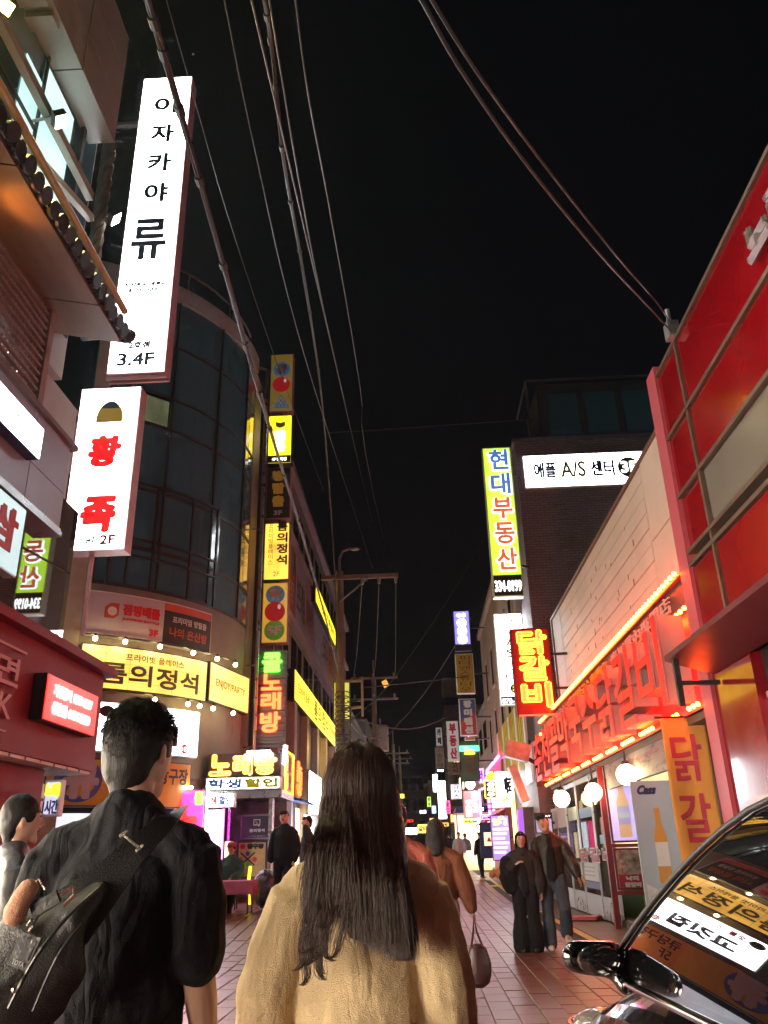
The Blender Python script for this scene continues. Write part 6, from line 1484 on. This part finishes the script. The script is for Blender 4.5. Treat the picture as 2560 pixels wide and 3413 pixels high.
# the seat and table under him
t = thing('stool', 'low black stool under the seated vendor', 'stool', (-3.72, 17.0, vz)); part('seat', MB().tube([(-3.72,17.0,vz+.36),(-3.72,17.0,vz+.41)], .19, 14), BLACK, t)
for a in range(4): part('leg', MB().tube([V(-3.72+math.cos(a*PI/2+.8)*.15, 17.0+math.sin(a*PI/2+.8)*.15, vz), V(-3.72+math.cos(a*PI/2+.8)*.11, 17.0+math.sin(a*PI/2+.8)*.11, vz+.36)], .016, 6), DARK, t)
tx, ty, tz = -3.55, 16.35, vz
t = thing('small_table', 'small folding table in front of the seated vendor', 'table', (tx,ty,tz)); part('top', MB().box((tx-.38,ty-.25,tz+.52),(tx+.38,ty+.25,tz+.55)), DARK, t)
for sx in (-1,1):
    for sy in (-1,1): part('leg', MB().tube([(tx+sx*.33,ty+sy*.2,tz),(tx+sx*.33,ty+sy*.2,tz+.52)], .014, 6), DARK, t)
cl = MB(); n = 22
for j in range(n+1):
    for i in range(n+1):
        u, v = (i/n-.5)*1.25, (j/n-.5)*1.0
        ax_, ay_ = max(-.39,min(.39,u)), max(-.26,min(.26,v)); ov = math.hypot(u-ax_, v-ay_)
        cl.v.append(V(tx+ax_+(u-ax_)*.25, ty+ay_+(v-ay_)*.25, tz+.557-ov*.95+.0))
for j in range(n):
    for i in range(n): k_ = j*(n+1)+i; cl.f.append((k_,k_+1,k_+n+2,k_+n+1))
o = solo('pink_tablecloth', cl, cloth('pink_cloth', (.45,.13,.25)), 'pink cloth draped over the small vendor table', 'tablecloth', (tx,ty,tz+.55), sm=50); md = o.modifiers.new('t','SOLIDIFY'); md.thickness = .004
t = thing('green_lit_crate', 'dark crate with a green lamp beside the vendor table', 'crate', (tx-.62, ty+.05, tz)); part('box', MB().box((tx-.95,ty-.1,tz),(tx-.45,ty+.35,tz+.28)), BLACK, t); part('lamp', MB().ball((tx-.75,ty-.1,tz+.34), .05, 8, 6), em('green_lamp', (.1,1.,.45), 4.), t); part('stem', MB().tube([(tx-.75,ty-.1,tz+.28),(tx-.75,ty-.1,tz+.32)], .02, 6), DARK, t)
t = thing('rubbish_bags', 'heap of dark plastic bags with a yellow edge left of the man in black', 'bag', (-3.0, 16.9, gz(-3,16.9)))
skin('bag', MB().ball((-3.05,16.95,gz(-3,17)+.36), .27, 12, 10, (.9,.8,1.3)).ball((-2.88,17.05,gz(-3,17)+.28), .22, 12, 10, (1,.8,1.2)), pm('dark_plastic', (.06,.05,.09), .25, 0, .3, 8, .5, 30), t, .02, 3, .05, .06)
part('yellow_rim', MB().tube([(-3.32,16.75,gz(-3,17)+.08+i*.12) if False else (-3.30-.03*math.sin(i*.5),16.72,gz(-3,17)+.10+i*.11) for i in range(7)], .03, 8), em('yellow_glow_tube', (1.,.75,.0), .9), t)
# ---- far walkers
for i, (px, y, hgt, tp, bt, hr, hdg, lab) in enumerate(((1502, 44, 1.72, C_BLK, C_BLK, 'short', 10, 'distant man in black walking away up the street'), (1532, 40, 1.72, C_GREY, C_JEAN, 'short', 170, 'distant walker in a pale grey jacket over an orange shirt'), (1553, 43, 1.68, C_CHAR, C_BLK, 'short', 20, 'distant walker in a long dark grey coat'), (1603, 36, 1.72, C_BLK, C_BLK, 'short', 30, 'distant dark figure near the stall on the right'), (1484, 52, 1.62, C_BLK, C_BLK, 'short', 0, 'farthest small dark figure beside the rust jacket'))):
    c_ = AY(px, 2850, y); person(lab, (c_.x, y, gz(c_.x, y)), hdg, hgt, tp, bt, C_BSH, hr, .016, dict(knee=((.105,.10,.50),(-.105,-.02,.50)), ank=((.105,.12,.09),(-.105,-.18,.10))), topw=1.2, coat_len=.62 if i == 2 else .90, face=False, hands=True, open_front=cloth('orange_tee', (.50,.22,.12)) if i == 1 else None)
# ================================================================ near left bystander
person('older man with greying hair in a dark leather jacket at the left edge', (-2.02, 4.25, 0), -52, 1.66, pm('grey_leather', (.045,.045,.05), .4, 0, .2, 6, .2), C_BLK, C_BSH, 'crop', .008, None, topw=1.3, hairm=M_HAIR)

# ================================================================ strands of hair
def strands(name, paths, m, par, r=.0011):
    mb = MB()
    for p in paths:
        n = len(p); o = len(mb.v)
        for i, q in enumerate(p):
            t = (p[min(i+1,n-1)]-p[max(i-1,0)])
            t = t.normalized() if t.length > 1e-7 else V(0,0,-1)
            a = t.orthogonal().normalized(); b = t.cross(a); rr = r*(1 if i < n-2 else (.7 if i == n-2 else .15))
            for k in range(3): mb.v.append(q+a*math.cos(k*2.094)*rr+b*math.sin(k*2.094)*rr)
        for i in range(n-1):
            for k in range(3): mb.f.append((o+i*3+k, o+i*3+(k+1)%3, o+i*3+3+(k+1)%3, o+i*3+3+k))
    o = part(name, mb, m, par); smooth(o, 0); o['kind'] = 'stuff'; return o
# ================================================================ near man with the sling bag
R2 = random.Random(5)
MX, MY = -.748, 2.18
mn = person('broad-shouldered man in a black short-sleeved top with a sling bag, seen from behind', (MX, MY, 0), -4, 1.735, C_NAVY, C_BLK, C_BSH, 'crop', .006,
      dict(sh=.176, elb=((.212,-.02,1.13),(-.245,-.02,1.14)), wri=((.21,.10,.90),(-.245,.10,.90)), turn=-.22, hd=(0,.035,1.635)), topw=.70, coat_len=.92, sleeve=.92, face=False, collar=.074, fold=.020, hairm=M_HAIR, toplbl='top')
hd = V(0,.035,1.635); ps = []
rotm = Euler((0,0,-.22)).to_matrix()
for i in range(7000):
    ph = R2.uniform(-PI, PI); th = math.acos(R2.uniform(-.75, 1.0))
    d = V(math.sin(th)*math.sin(ph), math.sin(th)*math.cos(ph), math.cos(th))
    if d.z < .05 and d.y > -.10: continue
    if d.z < -.35 and abs(d.x) > .55: continue
    p = V(d.x*.087, -.012+d.y*.104, .022+d.z*(.111 if d.z > 0 else .135))
    if d.z < 0: p.y += .012*(-d.z); p.x *= 1-.15*(-d.z)
    tg = V(d.x*.3, -.35, -1.).normalized(); tg = (tg-d*tg.dot(d)).normalized()
    L_ = R2.uniform(.020,.034) if d.z > .25 else R2.uniform(.008,.018); up_ = R2.uniform(.15,.45) if d.z > .25 else .08
    ps.append([hd+rotm@(p-d*.004), hd+rotm@(p+tg*L_*.5+d*L_*up_*.8), hd+rotm@(p+tg*L_+d*L_*up_*.6+V(R2.gauss(0,.002),R2.gauss(0,.002),R2.gauss(0,.002)))])
strands('hair_strand', ps, M_HAIR, mn, .0007)
# strap and bag on his back
def W2(px, py, y): return AY(px, py, y)
sb = thing('sling_bag', 'black sling bag slung low across the back of the near man', 'bag', W2(150, 3200, 1.95))
C_NYL = pm('black_nylon', (.013,.013,.015), .5, 0, .2, 10, .3, 260)
sp_ = [W2(612,2690,2.20), W2(560,2735,2.06), W2(455,2835,1.985), W2(380,2915,1.955), W2(290,3010,1.93), W2(200,3090,1.92)]
stp = MB(); wv_ = [.022,.024,.026,.030,.05,.08]
pth = spline(sp_, 5)
for i in range(len(pth)):
    t_ = (pth[min(i+1,len(pth)-1)]-pth[max(0,i-1)]).normalized(); s_ = t_.cross(V(0,-1,0)).normalized(); wd = wv_[0]+(wv_[-1]-wv_[0])*(i/len(pth))**2
    for a_, b_ in ((-1,0),(1,0),(1,1),(-1,1)): stp.v.append(pth[i]+s_*a_*wd+V(0,-.012+.006*b_,0))
for i in range(len(pth)-1):
    for k in range(4): stp.f.append((i*4+k, i*4+(k+1)%4, i*4+4+(k+1)%4, i*4+4+k))
part('strap', stp, C_NYL, sb, 40)
bgm = MB()
c0, c1, c2 = W2(310,2985,1.93), W2(165,3130,1.90), W2(40,3310,1.92)
bgm.caps([c0, lerp(c0,c1,.5), c1, c2, c2+(c2-c1)*.6], [.040,.070,.105,.118,.10], 16, .55, ref=(.75,0,.6))
skin('pouch', bgm, C_NYL, sb, .007, 6, .012, .06)
zp = MB().tube(spline([W2(330,2960,1.86), W2(230,3050,1.80), W2(120,3190,1.77), W2(30,3360,1.79)], 5), .004, 6); part('zip', zp, BLACK, sb)
zp2 = MB().tube(spline([W2(270,3080,1.80), W2(190,3190,1.775), W2(110,3370,1.79)], 5), .003, 6); part('zip', zp2, BLACK, sb)
k0 = W2(442, 2803, 1.95); M_CHR = pm('polished_metal', (.62,.55,.46), .2, 1., .1)
part('buckle', MB().bar(k0+V(-.022,0,.014), k0+V(.016,0,-.014), .008, .006).bar(k0+V(-.030,0,.010), k0+V(-.014,0,.022), .006).bar(k0+V(.010,0,-.022), k0+V(.026,0,-.008), .006), M_CHR, sb)
k1 = W2(170, 3020, 1.80)
part('clip', MB().obox(k1+V(-.028,0,-.022), V(.05,0,.030), V(-.012,0,.022), V(0,-.012,0)), pm('black_clip', (.03,.03,.035), .3), sb); part('clip_ring', MB().tube([k1+V(.02,-.01,.02), k1+V(.045,-.01,.035), k1+V(.05,-.01,.02), k1+V(.03,-.01,.0)], .004, 6), M_CHR, sb)
pl = thing('peach_plush_charm', 'peach coloured plush charm hanging on the sling bag', 'toy', W2(60, 2995, 1.78))
skin('body', MB().caps([W2(95,2962,1.79), W2(70,3000,1.78), W2(50,3045,1.78)], [.020,.021,.024], 12), pm('peach_plush_fur', (.62,.33,.22), .95, 0, .1, 30, .5, 400), pl, .004, 3, .004, .01); part('loop', MB().tube([W2(95,2962,1.79), W2(130,2930,1.79), W2(150,2965,1.79)], .0025, 6), M_CHR, pl)
cc = W2(80, 3150, 1.77); ca = thing('card_holder_charm', 'dark card holder hanging on the sling bag below the plush charm', 'card holder', cc)
Bc = Board(W2(22,3215,1.775), W2(85,3238,1.775)-W2(22,3215,1.775), W2(75,3105,1.775)-W2(22,3215,1.775))
wc, hc = (W2(85,3238,1.775)-W2(22,3215,1.775)).length, (W2(75,3105,1.775)-W2(22,3215,1.775)).length
part('case', Bc.slab(0,0,wc,hc,-.008,.0), pm('dark_case', (.035,.035,.038), .3), ca); part('window', Bc.slab(wc*.12,hc*.30,wc*.88,hc*.9,.001,.002), pm('clear_window', (.09,.09,.10), .15), ca)
part('lettering', Bc.text('TOTA', wc*.2, hc*.08, wc*.8, hc*.22, d0=.002, th=.001), pm('silver_print', (.4,.4,.4), .4), ca); part('snap_ring', MB().tube([W2(90,3085,1.77), W2(105,3065,1.77), W2(112,3085,1.77), W2(95,3105,1.77)], .004, 6), M_CHR, ca)
part('strap', MB().bar(W2(130,3050,1.775), W2(92,3105,1.772), .012, .003), C_NYL, ca)
solo('zip_pull', MB().bar(W2(72,3245,1.77), W2(48,3300,1.768), .006, .004).ball(W2(48,3300,1.768), .006, 8, 6), M_CHR, 'silver zip pull hanging at the lower left of the sling bag', 'zip pull', W2(60,3270,1.77))

# ================================================================ near woman with long hair
WX, WY = -.165, 2.25
wo = person('woman in a cream fleece coat with long dark brown hair, seen from behind', (WX, WY, 0), 2, 1.60, C_CREAM, C_BLK, C_WSH, None, .006,
     dict(elb=((.226,-.02,1.15),(-.245,-.02,1.15)), wri=((.24,.10,.93),(-.258,.10,.93)), sh=.166, turn=.12), topw=1.15, coat_len=.80, face=False, fold=.016, torw=.62, smi=5)
tp_ = [c_ for c_ in wo.children if c_.name.startswith('jacket')][0]
d2 = tp_.modifiers.new('fleece', 'DISPLACE'); d2.texture = clouds(.012); d2.strength = .004; d2.texture_coords = 'LOCAL'
hz = V(.005,.02,1.635)
hv = MB(); hv.ball(hz+V(0,-.012,.018), 1, 22, 16, (.092,.108,.118))
hv.caps([hz+V(0,-.045,-.02), hz+V(.0,-.085,-.16), hz+V(.010,-.125,-.24), hz+V(.018,-.140,-.30)], [.088,.102,.118,.075], 20, [.8,.6,.40,.22])
for s in (1,-1): hv.caps([hz+V(s*.06,.02,.06), hz+V(s*.085,-.005,-.03), hz+V(s*.092,-.045,-.14), hz+V(s*.11,-.11,-.27)], [.038,.036,.040,.025], 12)
skin('hair', hv, M_HAIRB, wo, .007, 4, .012, .02)
ps = []
for i in range(11500):
    ph = R2.uniform(-2.15, 2.15); t0 = R2.uniform(.03, .9)
    jr = R2.gauss(0,.004)
    p = []
    for k in range(5):
        th = t0+(1.75-t0)*k/4
        p.append(hz+V((.096+jr)*math.sin(th)*math.sin(ph), -.012-(.112+jr)*math.sin(th)*math.cos(ph), .018+(.122+jr)*math.cos(th)))
    q = p[-1]; f_ = (q.x-hz.x)/.1
    L_ = (.350+.05*min(1,f_)+R2.gauss(0,.014)) if f_ > -.25 else .27+R2.uniform(-.05,.05)
    L_ = min(L_, .40)
    xe_ = hz.x+.018+f_*(.108 if f_ > 0 else .145)+R2.gauss(0,.010); ye_ = -.195-.012*math.cos(f_*1.5)+R2.gauss(0,.010); ze = q.z-L_
    wob, wph = R2.uniform(.0,.010)*(1.6 if f_ < -.2 else .7), R2.uniform(0,6.28)
    for k in range(1,10):
        t = k/9.; s_ = S(t)
        x = q.x+(xe_-q.x)*s_+wob*math.sin(wph+t*6)*t
        y = q.y+(ye_-q.y)*min(1,t*1.7)**1.1+wob*math.cos(wph+t*5)*t*.6
        z = q.z+(ze-q.z)*t
        p.append(V(x, min(y, -.035-.16*min(1,t*1.3)+R2.uniform(0,.002)) if f_**2 < .8 else y, z))
    ps.append(p)
strands('hair_strand', ps, M_HAIRB, wo, .00055)
# loose curled locks on her left shoulder
lk = []
for j in range(13):
    x0 = hz.x-.080+R2.uniform(-.012,.05); z0 = hz.z-.12+R2.uniform(-.04,.03); L_ = R2.uniform(.20,.30); out = R2.uniform(.01,.085); cr = R2.uniform(.010,.022); sg = -1. if j % 3 else 1.
    base = [V(x0-out*S(k/10)+.012*math.sin(k*.55+j), -.105-.118*min(1,k/10*1.5), z0-L_*k/10) for k in range(11)]
    e_ = base[-1]
    for k in range(1,8): a_ = k*.26; base.append(e_+V(sg*cr*(1-math.cos(a_))*1.1, -.001*k, -cr*math.sin(a_)*1.6))
    for s_ in range(56):
        o_ = V(R2.gauss(0,.009), R2.gauss(0,.004), R2.gauss(0,.003)); cut = R2.randint(0,5); ww_ = R2.uniform(0,6); lk.append([b_+o_*(1-.75*(i/len(base)))+V(.003*math.sin(ww_+i*.7),0,0) for i, b_ in enumerate(base[:len(base)-cut])])
strands('loose_lock', lk, M_HAIRB, wo, .0005)
# ================================================================ black car on the right
M_CARB = pm('black_car_paint', (.006,.006,.007), .10, 0, .05, 3, 0, coat=1.); M_CARG = glassm('car_window_glass', (.004,.004,.005), .01, ior=1.9, spec=1.)
M_TYRE = pm('tyre_rubber', (.015,.015,.015), .8); M_TRIM = pm('chrome_trim', (.6,.58,.55), .12, 1., .05, bump=0)
car = thing('black_car', 'glossy black car parked on the right, its side window mirroring the yellow signs', 'car', (1.52, 1.95, 0))
ORG[car] = Vector(); car.rotation_euler = (0, 0, math.radians(4.0))
# local: x across (left side negative), y forward, front at +2.25
prof = [  # y, bottom z, belt z, half width low, half width belt
    (-2.25,.42,.80,.72,.66), (-2.05,.25,.90,.84,.78), (-1.5,.20,.96,.90,.86), (-.6,.18,.97,.91,.88), (.3,.18,.965,.91,.88), (.95,.19,.95,.905,.865), (1.35,.20,.905,.90,.84), (1.75,.22,.84,.885,.80), (2.08,.28,.74,.83,.70), (2.27,.40,.62,.68,.52)]
bm_ = MB(); NS = 17
for (y, zb, zt_, wl, wb) in prof:
    ring = []
    for k in range(NS):
        t = k/(NS-1)
        if t < .28: u = t/.28; ring.append((-wl*(.86+.14*S(u)), zb+(.50-zb)*S(u)))
        elif t < .42: u = (t-.28)/.14; ring.append((-(wl+(wb-wl)*S(u)), .50+(zt_-.50)*u))
        elif t <= .58: u = (t-.42)/.16; ring.append((-wb+2*wb*u, zt_+.055*math.sin(PI*u)))
        elif t < .72: u = (t-.58)/.14; ring.append((wb+(wl-wb)*S(u), zt_+(.50-zt_)*u))
        else: u = (t-.72)/.28; ring.append((wl*(1-.14*S(u)), .50+(zb-.50)*S(u)))
    for x, z in ring: bm_.v.append(V(x, y, z))
for i in range(len(prof)-1):
    for k in range(NS-1): a = i*NS+k; bm_.f.append((a, a+NS, a+NS+1, a+1))
    bm_.f.append((i*NS+NS-1, (i+1)*NS+NS-1, (i+1)*NS, i*NS))
bm_.f.append(tuple(range(NS))); bm_.f.append(tuple((len(prof)-1)*NS+k for k in range(NS))[::-1])
o = part('body', bm_, M_CARB, car, 0); o.modifiers.new('round', 'SUBSURF').levels = 2; o.modifiers['round'].render_levels = 2
# cabin: roof shell, windows leaning inwards
def cab(y, t):     # outline of the greenhouse at height fraction t (0 belt, 1 roof)
    return y
belt = {'a': 1.18, 'b': -.28, 'c': -1.15, 'd': -1.85}; roof = {'a': .22, 'b': -.34, 'c': -1.0, 'd': -1.35}
zb_, zr_ = .955, 1.45; wb_, wr_ = .845, .615
def gp(y, t, s): 
    return V(s*(wb_+(wr_-wb_)*(t**1.15)), y, zb_+(zr_-zb_)*(1-(1-t)**1.35))
def win(k0, k1, s, ins=.035):
    n = 6; mb = MB()
    for j in range(n+1):
        t = .05+.90*j/n
        y0 = belt[k0]+(roof[k0]-belt[k0])*t - ins; y1 = belt[k1]+(roof[k1]-belt[k1])*t + ins
        mb.v += [gp(y0,t,s)+V(s*.004,0,0), gp(y1,t,s)+V(s*.004,0,0)]
    for j in range(n): a = j*2; f = (a, a+1, a+3, a+2); mb.f.append(f if s > 0 else f[::-1])
    return mb
for s in (-1, 1):
    part('side_window', win('a','b',s,.05), M_CARG, car, 60); part('side_window', win('b','c',s), M_CARG, car, 60); part('side_window', win('c','d',s,.05), M_CARG, car, 60)
ks = ['a','b','c','d']; n = 8
for s in (-1, 1):
    cab_ = MB()
    for k0, k1 in zip(ks, ks[1:]):
        o_ = len(cab_.v)
        for j in range(n+1):
            t = j/n; cab_.v += [gp(belt[k0]+(roof[k0]-belt[k0])*t,t,s), gp(belt[k1]+(roof[k1]-belt[k1])*t,t,s)]
        for j in range(n): a = o_+j*2; f = (a, a+1, a+3, a+2); cab_.f.append(f if s > 0 else f[::-1])
    part('pillar', cab_, M_CARB, car, 30)
rf = MB(); ny, nx = 14, 10
for j in range(ny+1):
    y = roof['a']+(roof['d']-roof['a'])*j/ny
    for i in range(nx+1):
        u = i/nx*2-1; rf.v.append(V(u*(wr_+.004), y, zr_+.055*(1-u*u)+.035*math.sin(PI*j/ny)))
for j in range(ny):
    for i in range(nx): a = j*(nx+1)+i; rf.f.append((a, a+1, a+nx+2, a+nx+1))
o = part('roof', rf, M_CARB, car, 60)
for nm, k, yb in (('windscreen','a',1.22),('rear_window','d',-1.89)):
    g_ = MB(); m_ = 8
    for j in range(m_+1):
        t = j/m_
        for i in range(m_+1):
            u = i/m_*2-1; y = yb+(roof[k]-yb)*t + (.10*(1-u*u) if k == 'a' else -.06*(1-u*u))*(1-t); q_ = gp(0,t,1)
            g_.v.append(V(u*q_.x*.985, y, q_.z+.05*(1-u*u)*t))
    for j in range(m_):
        for i in range(m_): a = j*(m_+1)+i; g_.f.append((a, a+1, a+m_+2, a+m_+1) if k == 'a' else (a, a+m_+1, a+m_+2, a+1))
    part(nm, g_, M_CARG, car, 60)
for s in (-1, 1):
    a_pts = [gp(belt['a']+(roof['a']-belt['a'])*t, t, s)+V(s*.006,.012,.006) for t in [i/8 for i in range(9)]] + [V(s*(wr_+.012), roof['a']+(roof['d']-roof['a'])*t, zr_+.006+.035*math.sin(PI*t)) for t in (.25,.5,.75,1)]
    part('roof_trim', MB().tube(a_pts, .009, 8), BLACK, car, 60)
    part('belt_trim', MB().tube([gp(belt['a'],0,s)+V(s*.01,0,.006), gp(belt['b'],0,s)+V(s*.012,0,.008), gp(belt['d'],0,s)+V(s*.01,0,.006)], .010, 8), M_TRIM, car, 60)
    part('door_handle', MB().caps([V(s*.90,.0,.80), V(s*.925,-.07,.805), V(s*.90,-.16,.80)], [.014,.016,.014], 8), M_TRIM, car, 60)
    # mirror: stalk, shell, glass
    mc = V(s*.92, 1.03, 1.025)
    mr = MB().caps([mc+V(-s*.05,0,-.005), mc+V(s*.06,.005,.005)], [.054,.049], 14, .95, ref=(0,0,1)); mr.caps([V(s*.85,.98,.955), mc+V(-s*.06,.01,-.04)], [.030,.028], 10)
    ms = skin('mirror_shell', mr, M_CARB, car, .010, 6)
    part('mirror_glass', MB().ball(mc+V(s*.005,-.050,0), 1, 18, 10, (.068,.010,.043)), GL_TINT, ms, 60)
    hl_ = part('headlight', MB().ball(V(s*.66, 2.00, .66), 1, 14, 10, (.14,.20,.075)), glassm('headlight_lens', (.25,.22,.22), .03, .35), car, 60); part('headlight_rim', MB().tube([V(s*.66+.145*math.cos(a), 2.00+.205*math.sin(a), .675) for a in [i*PI/9 for i in range(19)]], .010, 6), M_TRIM, hl_, 60)
    part('tail_light', MB().ball(V(s*.66,-2.14,.78), 1, 12, 8, (.15,.10,.07)), pm('tail_red', (.25,.01,.01), .2), car, 60)
    for y in (1.40, -1.38):
        wc_ = V(s*.80, y, .325); w_ = part('wheel', MB().tube([wc_+V(-s*.10,0,0), wc_+V(s*.095,0,0)], .20, 20), ALU, car, 40)
        part('tyre', MB().tube([wc_+V(-s*.105,0,0), wc_+V(-s*.09,0,0), wc_+V(s*.085,0,0), wc_+V(s*.10,0,0)], [.29,.325,.325,.29], 28), M_TYRE, w_, 40)
part('bonnet_line', MB().tube([V(-.62,1.25,.975), V(-.60,1.7,.905), V(-.50,2.12,.74)], .006, 6).tube([V(.62,1.25,.975), V(.60,1.7,.905), V(.50,2.12,.74)], .006, 6), BLACK, car)
part('grille', MB().box((-.42,2.24,.42),(.42,2.30,.58)), DARK, car); part('bumper', MB().tube([V(-.80,1.98,.36), V(-.55,2.26,.34), V(.55,2.26,.34), V(.80,1.98,.36)], .07, 10), M_CARB, car, 60)

# ================================================================ night air: thin even haze round the street
hzb = MB().box((-40, -12.5, -1.3), (40, 130, 24))
ho = bpy.data.objects.new('haze', _mesh('haze', hzb, None, Vector())); COL.objects.link(ho); ho['kind'] = 'stuff'
hm = bpy.data.materials.new('night_haze'); hm.use_nodes = True; hn = hm.node_tree
for n_ in list(hn.nodes):
    if n_.type == 'BSDF_PRINCIPLED': hn.nodes.remove(n_)
pv = hn.nodes.new('ShaderNodeVolumePrincipled'); pv.inputs['Color'].default_value = (.68,.84,1.,1); pv.inputs['Density'].default_value = .0005; pv.inputs['Anisotropy'].default_value = .55
hn.links.new(pv.outputs[0], hn.nodes['Material Output'].inputs['Volume'])
ho.data.materials.append(hm)
